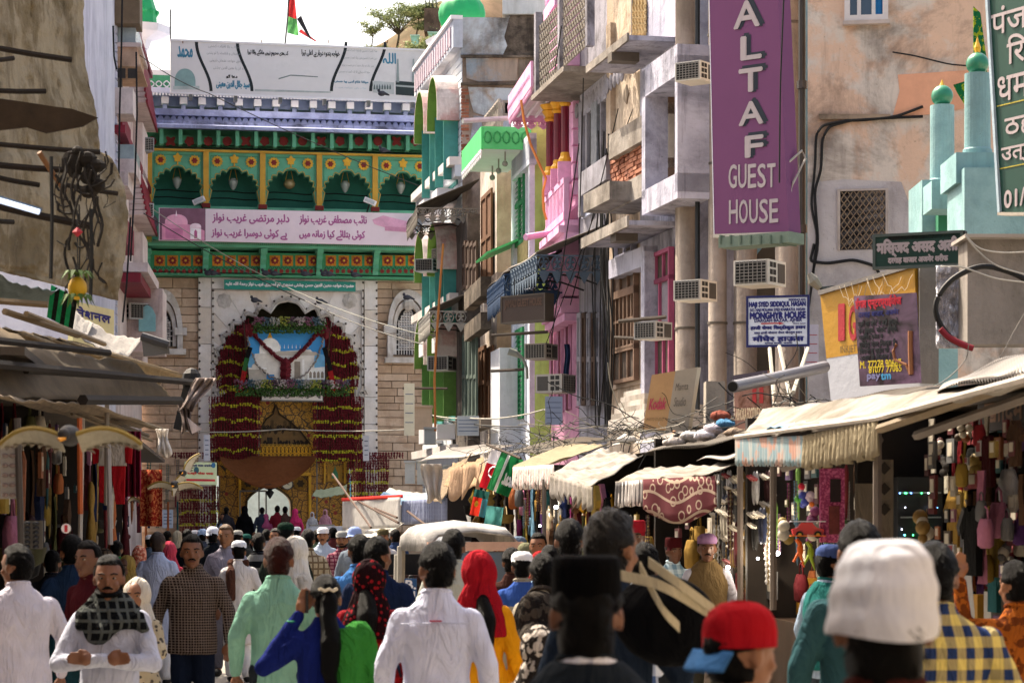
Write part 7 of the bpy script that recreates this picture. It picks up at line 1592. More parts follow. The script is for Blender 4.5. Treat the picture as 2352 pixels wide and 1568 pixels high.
# metal boxes and clutter by the gate corner
for i,(x0,y0,x1,y1,d,h_) in enumerate(((958,1060,978,1112,54,'a8aca8'),(930,1062,952,1110,56,'b4b8b4'),(975,985,1000,1020,58,'8a8e90'),(945,935,992,985,60,'c0a890'))):
 a,b=P(x0,y1,d),P(x1,y0,d);t=thing('metal_box',('tall dented white metal box on a shop roof by the gate corner','white metal cabinet left of the dented box','grey meter box under the hooded house','tan slanted box canopy on the hooded house foot')[i],'box',a);MB(None).box(a.x,b.x,d,d+.4,a.z,b.z).build('body',paint(h_,.6,.15,2,.5),t);MB(None).box(a.x-.02,b.x+.02,d-.05,d+.45,b.z+.001,b.z+.05).build('lid',paint(h_,.5),t)
# flags over the stalls
def flagcloth(p0,w,h,rot,stripes,label,seed,marks=None):
 t=thing('hanging_flag',label,'flag',p0,'flags hung out over the right shops');c,s=math.cos(rot),math.sin(rot)
 def q(u,v):a=(u-.0)*w;b=v*h;wv=.07*math.sin(u*8+seed)+.04*math.sin(v*5+seed); return p0+Vector((a*c+b*s,wv,a*s-b*c))
 for (u0,u1,v0,v1,h_) in stripes:MB(None).grid(lambda u,v:q(u0+(u1-u0)*u,v0+(v1-v0)*v),8,8).build('cloth_field',cloth(h_,fold=.5,trans=.3),t,smooth=True)
 class Q:
  def pt(s_,p): return q(p[0],p[2])+Vector((0,-.02-p[1],0))
 if marks:marks(Q(),t)
 return t
def m1(Q,t):
 MB(Q).tube([(.68+.1*math.cos(a*.5+.6),0,.18+.1*math.sin(a*.5+.6)) for a in range(9)],.015,4).build('crescent',RED,t)
 for x,z,r in ((.3,.55,.14),(.62,.55,.14)):MB(Q).tube([(x+r*math.cos(a*.6),0,z+r*math.sin(a*.6)) for a in range(11)],.02,4).build('emblem_ring',WHITE,t)
flagcloth(P(1128,1030,34),.42,.56,R(-18),[(0,1,0,.36,'d8d4d8'),(0,1,.36,1,'b8202c')],'red and white flag with crescent hanging over the far right shops',1,m1)
flagcloth(P(1152,1036,33.8),.33,.56,R(-22),[(0,.3,0,1,'1a6a3c'),(.3,.42,0,1,'d0d4d0'),(.42,1,0,1,'14643a')],'green flag with white script hanging beside the red crescent flag',2, lambda Q,t:write('الحمد',Q,.5,.95,.75,.3,.0,WHITE,t,bold=.02))
flagcloth(P(1091,1122,35),.22,.38,R(-12),[(0,1,0,.3,'1c4a44'),(0,.6,.3,1,'b83024'),(.6,1,.3,1,'3c8a9a')],'small teal and red flag hanging below the larger flags',3, lambda Q,t:MB(Q).poly(circ(.3,.55,.12,10),0,.01).build('gold_disc',GOLD,t))
flagcloth(P(1118,1160,34),.24,.26,R(-8),[(0,1,0,1,'4a8a88')],'faded turquoise sunray flag lowest beside the brass shop',4)
for x0,y0,x1,y1 in ((1118,1020,1196,1052),):tag(MB(None).tube([P(x0,y0,34.2),P(x1,y1,33.4)],.02,5).build('flag_staff',WOOD),'thin staff holding the red and green flags','pole')
# left stalls
SL=Wall(-40,17.5,345,50)
for i,(a0,a1,lb) in enumerate(((0,8,'nearest dark stall on the left packed with goods'),(8,16,'dark garment stall on the left'),(16,25,'left stall hung with red cloths'),(25,SL.L,'farthest left stall by the gate wall'))):
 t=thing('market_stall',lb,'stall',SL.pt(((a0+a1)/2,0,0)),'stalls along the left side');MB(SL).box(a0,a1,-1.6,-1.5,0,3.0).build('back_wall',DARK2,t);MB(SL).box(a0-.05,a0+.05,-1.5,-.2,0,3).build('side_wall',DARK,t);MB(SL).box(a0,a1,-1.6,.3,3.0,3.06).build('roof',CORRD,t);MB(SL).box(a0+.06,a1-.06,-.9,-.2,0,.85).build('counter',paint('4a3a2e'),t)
stock(SL,0,180,930,1180,9,7,['packet','bag','shirt','packet','umbrella','scarf'],'in the nearest left stall',31,b=(-.9,.1),cols=EARTH+[('pink','c86a90'),('purple','5a2c74'),('teal','1f6a70')],sc=(.7,1.1))
stock(SL,180,330,985,1190,9,5,['scarf','scarf','shirt','umbrella','packet','dress'],'in the left garment stall',32,b=(-.8,.1),cols=[c for c in CN if c[0] in ('dark red','maroon','scarlet','orange','mustard','pink','cream','navy blue','lime green','black')],sc=(.9,1.3))
stock(SL,330,420,1060,1200,4,3,['scarf','beads'],'by the gate wall on the left',33,b=(-.3,.3),cols=CN[:6],sc=(1,1.4))
stock(SL,20,300,1180,1300,12,3,['packet','toy','basket','bag'],'low in the left stalls',34,b=(-.8,0),cols=EARTH+CN[:3],sc=(.8,1.2))
rs=thing('red_garment','red and white child suit hanging in the left garment stall','garment',P(260,1045,24));FR=Frame(P(258,1000,24),(1,0,0),(0,-1,0))
MB(FR).poly([(-.07,0),(-.12,-.03),(-.14,-.3),(.14,-.3),(.12,-.03),(.07,0)],-.02,.02).build('vest',cloth('b8b0a8'),rs);MB(FR).poly([(-.13,-.302),(.13,-.302),(.12,-.68),(.04,-.68),(0,-.42),(-.04,-.68),(-.12,-.66)],-.02,.03).build('trousers',cloth('a01c24'),rs)
for s in (-1,1):MB(FR).poly([(s*.1,-.02),(s*.2,-.1),(s*.19,-.28),(s*.13,-.27),(s*.12,-.06)],-.03,.02).build('sleeve',cloth('a01c24'),rs)
sheet(lambda u,v:P(285+38*u,990+150*v,24.5+.08*math.sin(u*18)),16,5,cloth('5a1420','8a2c44','stripe',1),'long maroon and pink pleated cloth hanging beside the red suit','cloth','hanging_cloth')
sheet(lambda u,v:P(322+50*u,1078+130*v,34+.06*math.sin(u*9)),10,5,cloth('7a2018','a8603c','print',.9),'red and orange patterned carpet hanging at the end of the left stalls','carpet','hanging_carpet')
for i,(x0,y0,x1,y1,h_,d) in enumerate(((48,1195,98,1260,'4a4640',16),(0,1010,42,1145,'8a8680',15))):
 t=thing('display_card',('rack card of dark sunglasses in the nearest left stall','pale product card with small pictures at the left edge')[i],'display card',P(x0,y1,d));p,q=P(x0,y1,d),P(x1,y0,d);MB(None).box(p.x,q.x,d,d+.02,p.z,q.z).build('card',paint(h_),t)
 for k in range(6):
  z=p.z+(q.z-p.z)*(k+.4)/6;
  for s in (.3,.7):MB(None).ball((p.x+(q.x-p.x)*s,d-.01,z),(.022,.012,.014),8,5).build('lens' if i==0 else 'picture',paint('1a1c20' if i==0 else '6a5a54',.2),t)
pr=thing('price_disc','round white price card with red figure in the left stall','price card',P(152,1205,15));MB(Frame(P(152,1213,15),(1,0,0),(0,-1,0))).poly(circ(0,0,.03,16),0,.004).build('card',paint('d8d4d4'),pr);write('1',Frame(P(152,1213,15),(1,0,0),(0,-1,0)),-.008,.008,-.02,.02,.006,RED,pr,bold=.002)
# ================================================================ people
RQ=[]
def later(o,vox,amp,seed):RQ.append((o,vox,amp,seed)); return o
def loft(mb,rings,n=20):
 vs=[(rx*math.cos(2*math.pi*k/n),yo+ry*math.sin(2*math.pi*k/n),z) for z,rx,ry,yo in rings for k in range(n)];m=len(rings)
 return mb.raw(vs,[(i*n+k,i*n+(k+1)%n,(i+1)*n+(k+1)%n,(i+1)*n+k) for i in range(m-1) for k in range(n)]+[tuple(range(n)),tuple(range(m*n-1,(m-1)*n-1,-1))])
def limb(mb,pts,rs,n=10):
 for i in range(len(pts)-1):mb.tube(pts[i:i+2],rs[i:i+2],n)
 for p,r in zip(pts,rs):mb.ball(tuple(p),r*1.0,10,7)
 return mb
ARM = {'down': ((.25, -.03, 1.13), (.265, .05, .90), (.0, .15, -1)), 'cross': ((.27, .09, 1.10), (-.03, .235, 1.13), (-1, .1, .1)), 'phone': ((.36, .04, 1.20), (.155, .01, 1.50), (-.35, .1, 1)), 'raise': ((.30, .12, 1.36), (.28, .14, 1.62), (0, .05, 1)),
  'front': ((.24, .06, 1.14), (.10, .26, 1.10), (-.6, .6, .1)), 'back': ((.26, -.10, 1.12), (.06, -.20, .95), (-1, -.1, -.1)), 'strap': ((.30, .02, 1.15), (.16, .18, 1.34), (-.5, .3, .6)), 'bent': ((.27, -.02, 1.12), (.27, .22, 1.06), (0, 1, .1))}
SKINS=[paint(h,.5,.12,8,.05,.08,spec=.4) for h in ('6e4630','7d5238','5a3826','8c6044')];HAIR=paint('050404',.4,.3,40,0,.5,spec=.07);HAIRR=paint('2c0a05',.4,.3,40,0,.6,spec=.12);HAIRG=paint('120e0b',.4,.4,30,0,.7,spec=.2);HAIRB=paint('5a4028',.5,.3,40,0,.4)
EYEW=paint('8a8078',.2,.02,3,0,0,spec=.6)
def person(x,top,d,yaw,label,up='shirt',cu='c8c8cc',pu=None,cb='22242c',hair='short',hat=None,arms=('down','down'),skin=0,hm=None,beard=0,build=1.0,tilt=0.0,turn=0.0,cut=None,sc_=1.0,short=False,pv=None,group=None,ps=1.0):
 hx={'kufi':.025,'fez':.06,'hat':.05,'bigcap':.05,'cap':.02,'scarf':.02}.get(hat,.0)
 ztop=CH+(HY-top)*d/F;s=ztop/(1.735+hx);p=P(x,HY,d);p.z=0
 th=thing('person',label,'person',p,group);Fr=RotF(p,yaw,s);vox=max(.010,min(.022,d*.00075));sd=x*.37;S=SKINS[skin];w=build
 cl=cloth(cu,*(pu or (None, None,1.0)),fold=.7) if isinstance(cu,str) else cu;cbm=cloth(cb,fold=.6)
 lean=Vector((tilt,0,0))
 def A(i): # joints of one arm, i = -1 left, 1 right
  e,wr,dr=ARM[arms[0 if i<0 else 1]];f= lambda q:Vector((q[0]*i*(w if q is e or arms[0]=='down' else 1),q[1],q[2])); return f(e),f(wr),Vector((dr[0]*i,dr[1],dr[2])).normalized()
 mb=MB(Fr);sh=.185*w
 loft(mb,[(.86,.14*w,.10,0),(.97,.15*w,.105,0),(1.08,.135*w,.095,0),(1.25,.150*w,.105,.0),(1.34,.145*w,.095,-.01),(1.42,.09*w,.07,-.015),(1.47,.058,.058,-.015)])
 ht=Frame(Vector((0,0,0)),(math.cos(R(turn)),math.sin(R(turn)),0),(-math.sin(R(turn)),math.cos(R(turn)),0),(0,0,1));hc=Vector((tilt,.015,1.588))
 def H(q):v=ht.pt(q)*1.09; return (hc.x+v.x,hc.y+v.y,hc.z+v.z)
 limb(mb,[(0,-.02,1.42),(tilt*.6,.0,1.53)],[.058,.052])
 mb.raw([],[])
 class HF:
  def pt(s_,q): return Fr.pt(H(q))
 hb=MB(HF());hb.ball((0,-.005,.022),(.075,.094,.098),16,12).ball((0,.02,-.045),(.056,.066,.072),14,10).ball((0,.088,-.012),(.013,.022,.026),8,6).ball((0,.075,.025),(.055,.018,.014),8,6).ball((0,.078,-.06),(.025,.014,.014),8,6).ball((0,.066,-.098),(.024,.02,.018),8,6)
 for i in (-1,1):hb.ball((i*.079,-.008,-.008),(.009,.020,.032),8,6).ball((i*.04,.06,-.03),(.022,.02,.02),8,6)
 b0=len(mb.v);mb.v+=hb.v;mb.f+=[tuple(b0+i for i in f) for f in hb.f];mb.m+=hb.m
 for i in (-1,1):
  e,wr,dr=A(i);limb(mb,[(i*(sh-.025),-.01,1.34),e,wr],[.046,.032,.025])
  side=Vector((i,0,0)) if abs(dr.z)>.5 else Vector((0,0,-1));side=(side-dr*side.dot(dr)).normalized();nn_=dr.cross(side).normalized()
  for k in range(4):b=wr+dr*.085+side*(.030-k*.019);L_=(.058,.07,.075,.062)[3-k];limb(mb,[wr+dr*.03+side*(.02-k*.013),b,b+dr*L_*.55-nn_*.008*i,b+dr*L_-nn_*.022*i],[.011,.0105,.010,.008],7)
  mb.ball(tuple(wr+dr*.055),(.038,.030,.042),10,7);t0=wr+dr*.03-side*.02;limb(mb,[t0,t0-side*.025+dr*.03,t0-side*.028+dr*.065],[.014,.012,.009],7)
  limb(mb,[(i*.085,0,.90),(i*.09,.02*i,.48),(i*.095,-.04*i,.09)],[.075,.052,.036]);mb.ball((i*.10,.05-.04*i,.045),(.042,.11,.04),10,7)
 later(mb.build('body',S,th,smooth=True),vox*s*.8,.0,sd)
 # lower clothes
 if up!='burqa':
  mb=MB(Fr)
  for i in (-1,1):limb(mb,[(i*.085,0,.92),(i*.095,.02*i,.5),(i*.10,-.04*i,.12)],[.098,.078,.062] if cb!='dcdcdc' else [.105,.095,.075])
  later(mb.build('trousers',cbm,th,smooth=True),vox*s*1.3,.010,sd+5)
  for i in (-1,1):MB(Fr).ball((i*.10,.05-.04*i,.04),(.048,.13,.045),10,7).build('shoe',BLACK,th,smooth=True)
 # upper clothes
 mb=MB(Fr);hem={'shirt':.80,'kurta':.46,'dress':.25,'vest':.80,'burqa':.04}[up];fl={'shirt':1.0,'kurta':1.12,'dress':1.5,'vest':1.0,'burqa':1.7}[up]
 loft(mb,[(hem,.175*w*fl,.125*fl,0),(max(hem+.04,.93),.172*w*(1+(fl-1)*.5),.128,0),(1.08,.162*w,.120,0),(1.25,.176*w,.130,-.005),(1.32,.178*w,.122,-.012),(1.375,.158*w,.10,-.018),(1.42,.118*w,.084,-.02),(1.455,.085,.074,-.02),(1.49,.066,.064,-.02)])
 for i in (-1,1):
  e,wr,dr=A(i);m_=Vector((i*(sh-.025),-.012,1.338))
  limb(mb,[m_,m_.lerp(e,.5),e,e.lerp(wr,.5),wr-dr*.01],[.070,.060,.053,.046,.036]) if not short else limb(mb,[m_,m_.lerp(e,.75)],[.068,.062])
 later(mb.build({'dress':'dress','kurta':'kurta','burqa':'robe'}.get(up,'shirt'),cl,th,smooth=True),vox*s,.010,sd)
 if hat not in ('scarf',) and up in ('shirt','kurta','vest'):MB(Fr).tube([(.066*math.cos(t*.524),-.012+.062*math.sin(t*.524),1.482+.012*math.sin(t*.524+3.14)) for t in range(13)],.015,6).build('collar',pv if up=='vest' and pv else cl,th,smooth=True)
 if up=='vest':
  mb=MB(Fr);loft(mb,[(.86,.2*w,.15,0),(1.08,.19*w,.145,0),(1.25,.2*w,.155,-.005),(1.33,.19*w,.142,-.012),(1.39,.165*w,.118,-.018),(1.435,.125*w,.10,-.02),(1.475,.088,.082,-.02)])
  later(mb.build('waistcoat',pv or cloth('5a4a34'),th,smooth=True),vox*s,.008,sd+2)
 # hair and hats
 hb=MB(HF());hmat=hm or HAIR
 if hair and hat not in ('scarf','bigcap0'):
  def hs(u,v):
   t,f=v*math.pi,u*2*math.pi;dx,dy,dz=math.sin(t)*math.cos(f),math.sin(t)*math.sin(f),math.cos(t)
   face=max(0,min(1,(dy-.12)*5))*max(0,min(1,(.62-dz)*6));low=(0 if hair=='nape' else max(0,min(1,(-.72-dz)*4))) if dy<.1 else max(0,min(1,(-.4-dz)*5));side_=max(0,min(1,(abs(dx)-.55)*3))*max(0,min(1,(.1-dz)*4))*.6;k=1-.35*max(face,low,side_)
   nz=.05*noise.noise(Vector((dx*4+sd,dy*4,dz*4)))+.035*noise.noise(Vector((dx*14,dy*14+sd,dz*9)))+(.07*noise.noise(Vector((dx*9,dy*9,dz*9+sd))) if hair=='curly' else 0)
   g_=(1.06 if hair=='curly' else 1.0)*(1+(.45 if hair=='nape' else .12)*max(0,-dz-.3)*(dy<.1)); return (dx*.086*(k+nz)*g_,(dy*.106-.008)*(k+nz)*g_,dz*.118*(k+nz)*g_+.018)
  ho=hb.grid(hs,40,26).build('hair',hmat,th,smooth=True)
  if d<21:
   r_=random.Random(int(x));mb=MB(HF())
   for _ in range(420 if not hat else 160):
    u,v=r_.random(),.08+.62*r_.random()**.8;q=Vector(hs(u,v))
    if q.y>.05 and q.z<.07 or hat and q.z>.02: continue
    o_=q.normalized();t_=(Vector((r_.uniform(-.8,.8),r_.uniform(-.8,.8),-.9))+o_*.35).normalized()*r_.uniform(.015,.034);w_=t_.cross(o_).normalized()*.0022;mb.raw([q-w_,q+w_,q+t_+o_*.003],[(0,1,2)])
   mb.build('hair_strands',hmat,th,kind='stuff')
  if hair in ('long','braid'):
   mb=MB(HF());pts=[(0,-.09,.0),(0,-.115,-.1),(.01,-.145,-.22),(.0,-.16,-.36),(.015,-.155,-.5)];limb(mb,pts,[.05,.045,.055,.045,.02] if hair=='long' else [.05,.035,.034,.028,.014]);later(mb.build('hair_tail',hmat,th,smooth=True),.009,.014,sd)
 hk=hb= None;HFo=HF();kx=cut or 'd8d8dc'
 if hat=='kufi':MB(HFo).lathe((0,-.006,.045),[(.083,0),(.088,.03),(.082,.058),(.055,.082),(.02,.09)],24,sy=1.18).build('skullcap',cloth(kx,fold=.3),th,smooth=True)
 if hat in ('fez','hat'):MB(HFo).lathe((0,-.012,.025),[(.080,-.01),(.082,.03),(.080,.085),(.078,.108),(.066,.116),(.04,.110)],26,sy=1.2).build('stiff_cap',cloth(kx,fold=.3,sheen=0),th,smooth=True)
 if hat=='cap':MB(HFo).lathe((0,-.008,.03),[(.089,-.01),(.090,.03),(.085,.06),(.070,.086),(.045,.104),(.012,.112)],24,sy=1.16).build('cap_crown',cloth(kx,fold=.4),th,smooth=True);MB(HFo).grid(lambda u,v:((u-.5)*.15,.085+.075*v*math.sin(math.pi*(.15+.7*u)),.035-.02*v-.06*(u-.5)**2*4*.3),8,4).build('visor',cloth(pv or kx,fold=.2) if not pv or isinstance(pv,str) else cloth(kx),th,smooth=True,thick=.006)
 if hat=='scarf':
  mb=MB(HFo);mb.ball((0,-.03,.018),(.100,.112,.125),18,12);limb(mb,[(0,-.05,-.06),(0,-.06,-.14)],[.085,.09]);mb2=MB(Fr);loft(mb2,[(1.22,.21*w,.15,-.02),(1.33,.195*w,.14,-.02),(1.41,.14,.12,-.02),(1.52,.10,.105,-.03)]);b0=len(mb.v);mb.v+=mb2.v;mb.f+=[tuple(b0+i for i in f) for f in mb2.f];mb.m+=mb2.m
  later(mb.build('headscarf',cut if not isinstance(cut,str) else cloth(cut,fold=.9),th,smooth=True),vox*s,.014,sd+3)
 fa=(yaw+turn)%360
 if 95<fa<265 and d<42:
  for i in (-1,1):
   e_=MB(HFo).ball((i*.031,.070,.008),(.012,.011,.007),10,7).build('eye',EYEW,th,smooth=True);MB(HFo).ball((i*.031,.080,.008),(.0065,.005,.0065),8,6).build('iris',BLACK,e_)
   MB(HFo).tube([(i*.015,.088,.026),(i*.034,.087,.033),(i*.052,.074,.028)],.0042,5).build('eyebrow',hmat,th)
  MB(HFo).tube([(-.02,.084,-.062),(0,.092,-.058),(.02,.084,-.062)],.0045,5).build('lips',paint('5a3028',.5),th)
  if beard:MB(HFo).tube([(-.027,.080,-.052),(-.012,.092,-.043),(.012,.092,-.043),(.027,.080,-.052)],[.004,.0075,.0075,.004],6).build('moustache',hmat,th)
  if beard>1:mb=MB(HFo);mb.tube([(.062*math.cos(t),.018+.064*math.sin(t),-.062-.022*math.sin(t)) for t in [k*.314 for k in range(11)]],.015,6);mb.build('beard',hmat,th,smooth=True)
 th['_f']=0; del th['_f']; return th,Fr,HFo,s
DM=[(0,0)]
WH='c8ccd8'
P_=person
# nearest figures
t,Fr,H_,s=P_(1347,1235,6.0,0,'man in a tall black fur cap and dark waistcoat over white sleeves, back turned','vest','d4d6de',cb='202020',hair='nape',hat='hat',cut='060607',pv=cloth('1c2228',fold=.6),build=1.06)
t,Fr,H_,s=P_(2030,1256,4.5,2,'man in a big folded white turban-like cap with black hair below, seen from behind','shirt','3c1c18',cb='202020',hair='nape',hat='wound',build=1.0)
def bc(u,v):
 a=u*6.283;k=v;r=(.0935*max(0,math.cos(k*1.571))**.46+.001)*(1+.022*math.sin(k*26+math.sin(a)*1.5))*(1+.03*math.sin(a*3+k*4)); return (r*math.cos(a),-.006+r*1.2*math.sin(a),-.016+.163*math.sin(k*1.571)+.006*math.sin(a*2+1)*(1-k)+.012*math.cos(a+.5)*k*(1-k)*2)
MB(H_).grid(bc,40,22).build('wound_cap',cloth('c4c6ce',fold=.35),t,smooth=True)
t,Fr,H_,s=P_(1700,1368,6.3,-28,'youth in a bright red baseball cap with a blue visor, face turned right','shirt','2c5a84',cb='202020',hat='cap',cut='96141e',pv='2a5078',skin=1,build=.92,turn=-30)
for c in t.children:
 if c.name.startswith('visor'):bpy.data.objects.remove(c)
MB(H_).grid(lambda u,v:((u-.5)*.17,-.095-.07*v*math.sin(math.pi*(.15+.7*u)),.012-.05*v),8,5).build('visor',cloth('3a6a9c'),t,smooth=True,thick=.006)
t,Fr,H_,s=P_(2147,1242,9.2,0,'man in a blue yellow and white checked shirt behind the white cap','shirt','26365c',('c8b468','check',.55),'202428',build=1.2)
t,Fr,H_,s=P_(1975,1192,10.5,0,'tall dark haired man hidden behind the big white cap','shirt','2a4a50',cb='202428')
t,Fr,H_,s=P_(1402,1171,9.4,-38,'tall man with tousled greying hair and a black shoulder bag, turned right','shirt','1c2634',cb='202428',hair='curly',hm=HAIRG,skin=1,arms=('down','strap'))
bag=thing('shoulder_bag','large black duffel bag with cream straps carried behind the black fur cap','bag',P(1520,1400,8.6));c=P(1530,1425,8.6)
mb=MB(Frame(c,(.95,0,-.3),(0,-1,0),(.3,0,.95)));mb.ball((0,0,0),(.19,.13,.16),24,16);later(mb.build('bag_body',cloth('0a0b0e',fold=.6),bag,smooth=True),.01,.008,3)
CS=cloth('b0a68c',fold=.3)
for a,b_,e in (((1425,1320),(1520,1345),(1625,1405)),((1470,1300),(1520,1395),(1560,1440)),((1490,1290),(1560,1340),(1640,1400))):
 q=curve([P(*a,8.42),P(*b_,8.36),P(*e,8.4)],8);mb=MB(None);mb.raw([v+Vector((0,0,k*.018)) for k in (-1,1) for v in q],[(i,i+1,len(q)+i+1,len(q)+i) for i in range(len(q)-1)]);mb.build('strap',CS,bag,thick=.006)
# foreground middle
t,Fr,H_,s=P_(1003,1241,11.6,0,'man in a crisp white shirt with a small red tab between the shoulders','shirt','c4c8de',cb='1c2030',build=1.0,turn=20)
MB(Fr).box(-.03,.03,-.152,-.146,1.345,1.353).build('red_tab',paint('a01830'),t);MB(Fr).tube([(-.17,-.125,1.335),(0,-.15,1.34),(.17,-.125,1.335)],.003,4).build('yoke_seam',cloth('a8acc0'),t)
t,Fr,H_,s=P_(748,1318,12.3,12,'woman in royal blue and bright green dress holding a phone to her left ear','dress','14205c',cb='1a4a3a',hair='long',arms=('phone','down'),build=.98,skin=1)
mb=MB(Fr);loft(mb,[(.6,.12,.15,-.01),(1.0,.10,.14,-.01),(1.25,.115,.155,-.01),(1.37,.105,.14,-.015),(1.42,.06,.10,-.02)]);mb.v=[tuple(Vector(v)+(Fr.pt((.105,-.01,0))-Fr.pt((0,0,0)))) for v in mb.v];limb(mb,[(.19,-.015,1.375),(.23,-.02,1.25),(.255,-.03,1.13)],[.085,.078,.07]);later(mb.build('green_shawl',cloth('2a6e2c',fold=1.0),t,smooth=True),.01*s,.02,4)
MB(H_).tube([(-.05+k*.011,-.108-.01*math.sin(k*.35),.055+.006*math.sin(k*1.6)) for k in range(10)],.009,6).build('hair_clip',paint('b8ac94',.3),t);MB(H_).box(-.108,-.094,-.03,.03,-.07,.05).build('phone',paint('17181c',.2),t);MB(Fr).tube([(-.19+.03*math.cos(k*.63),.01+.03*math.sin(k*.63),1.465) for k in range(11)],.007,5).build('bangle',paint('0f7a60'),t)
t,Fr,H_,s=P_(849,1279,14.4,-5,'woman in dark red with a red dotted black headscarf and long hair','dress','6a1018',('8a1c24','print',.6),'2a1014',hair='long',hat='scarf',cut=cloth('1c0c10','7c1820','dots',1.9,fold=.8),build=.98)
mb=MB(H_);limb(mb,[(0,-.12,-.08),(.01,-.17,-.2),(0,-.19,-.36),(.01,-.185,-.52)],[.05,.065,.055,.02]);later(mb.build('hair_tail',HAIR,t,smooth=True),.01,.014,6)
t,Fr,H_,s=P_(1101,1258,13.8,0,'woman in a mustard yellow dress with a bright red headscarf and long ponytail','dress','c8861c',cb='b87a1c',hat='scarf',cut='8c1420',build=.86)
mb=MB(H_);limb(mb,[(.02,-.12,-.12),(.035,-.17,-.24),(.04,-.19,-.4),(.03,-.18,-.5)],[.04,.055,.045,.016]);later(mb.build('hair_tail',HAIR,t,smooth=True),.01,.014,6)
P_(640,1232,14.4,0,'man with henna red hair in a long mint green shirt','shirt','6f9c8c',cb='20262c',hm=HAIRR)
P_(826,1225,18.5,14,'man in a light blue shirt left of the navy jacket','shirt','3c6ea8',cb='202428',build=1.05);P_(868,1230,16.6,-12,'man in a dark navy jacket behind the dotted red headscarf','shirt','14203a',cb='181c28',build=1.12,turn=-20)
P_(1248,1272,15.2,0,'curly haired youth in pale shirt carrying a black and grey backpack','shirt','8a8478',cb='202428',hair='curly',build=.9)
bp=thing('backpack','black and grey backpack worn by the curly haired youth','backpack',P(1248,1480,14.9));mb=MB(None);mb.ball(P(1235,1432,14.9),(.15,.1,.21),18,12).ball(P(1232,1465,14.82),(.11,.08,.11),14,10);later(mb.build('bag_body',cloth('1c1a1a','3a3632','print',.5,fold=.8),bp,smooth=True),.012,.01,2);MB(None).tube(curve([P(1215,1365,14.95),P(1232,1350,14.9),P(1262,1352,14.9),P(1272,1375,14.95)]),.018,6).build('strap',cloth('2c2826'),bp)
P_(1238,1432,11.0,0,'short person in a black and white paisley headscarf before the backpack','dress','2a2624',('b0a8a0','print',.8),'202020',hat='scarf',cut=cloth('2a2624','b0a8a0','print',.9,fold=.8),build=.9)
P_(1199,1258,18.8,0,'man in a white skullcap and grey shirt with blue chest band','shirt','8f8a80',('2c4a8c','hstripe',.12),'2a2622',hat='kufi',build=1.0)
P_(1308,1190,15.5,0,'tall man with neat black hair left of the greying man','shirt','1c3050',cb='202428');P_(1478,1248,14.0,-20,'dark haired man in a blue and white vest behind the bag straps','shirt','3a5078',('c0c8d4','check',.3),'202428',hair='curly');P_(1041,1213,18.2,0,'man in a pale cream shirt before the auto rickshaw windscreen','shirt','a8aca4',cb='202428')
# left foreground
P_(40,1248,14.5,38,'man in loose white shirt at the left edge turning away','kurta','b8b4c0',cb='a8a4b0',build=1.25,turn=20);P_(166,1226,18,20,'man in dark denim shirt in the shade at left','shirt','16263c',cb='16343c',hair='short');P_(204,1240,17,150,'shaded child in red collar carried behind the scarf man','shirt','3a1218',cb='16343c',skin=2,build=.8)
t,Fr,H_,s=P_(252,1272,13.2,176,'bearded man with crossed arms and a dark plaid scarf facing the camera','shirt','b0b4c4',cb='2a2c34',arms=('cross','cross'),skin=0,beard=2,build=1.05,turn=8)
mb=MB(Fr);loft(mb,[(1.30,.20,.155,.01),(1.38,.20,.15,.0),(1.45,.14,.12,-.01),(1.50,.095,.10,.0)]);mb.ball((.03,.13,1.30),(.09,.05,.09),12,8).tube([(.12,.10,1.40),(.02,.16,1.28),(-.12,.12,1.36)],.05,8).tube([(-.16,.06,1.38),(-.22,.06,1.28)],[.05,.03],8);later(mb.build('plaid_scarf',cloth('101214','4c504e','grid',.8,fold=1.0),t,smooth=True),.011,.022,9)
P_(314,1322,16.0,172,'small old woman in a cream patterned shawl with pale headscarf facing us','dress','a89c84',('4c4640','dots',1.8),'8a1c5c',hat='scarf',cut='c0b8ac',skin=1,arms=('front','front'),build=.9)
P_(442,1226,18.5,170,'man in a brown and white checked shirt with moustache facing the camera','shirt','1c1210',('6e625a','grid',2.2),'141c2c',beard=1,skin=0,build=1.15,turn=18)
P_(362,1220,26.5,0,'man in a long pale blue kurta and white trousers walking away','kurta','a4b0cc',cb='dcdcdc',hm=paint('2c1c14',.4,.3,40,0,.5));P_(387,1240,29,10,'woman in a coral pink headscarf right of the pale blue kurta','dress','a83c4c',cb='5a2030',hat='scarf',cut='c04458',build=.9);P_(319,1250,30,20,'woman in a salmon patterned headscarf left of the pale blue kurta','dress','8a4a40',cb='5a2030',hat='scarf',cut=cloth('b8604c','d8a890','print',1,fold=.8),build=.85)
P_(290,1272,25,160,'short person with yellow ochre headscarf in the left shade','dress','2c2420',cb='202020',hat='scarf',cut='8a7440',skin=2,build=.85);P_(268,1240,31,0,'person in a bright green top by the left stalls','shirt','14703c',cb='202020',build=1.1);P_(120,1262,22,0,'shadowed man by the nearest left stall','shirt','1a1c24',cb='202020')
P_(239,1256,24,30,'person in a brown checked head cloth among the left stalls','shirt','2c2420',cb='202020',hat='scarf',cut=cloth('5a4a3c','2c2420','grid',1,fold=.6),build=.8)
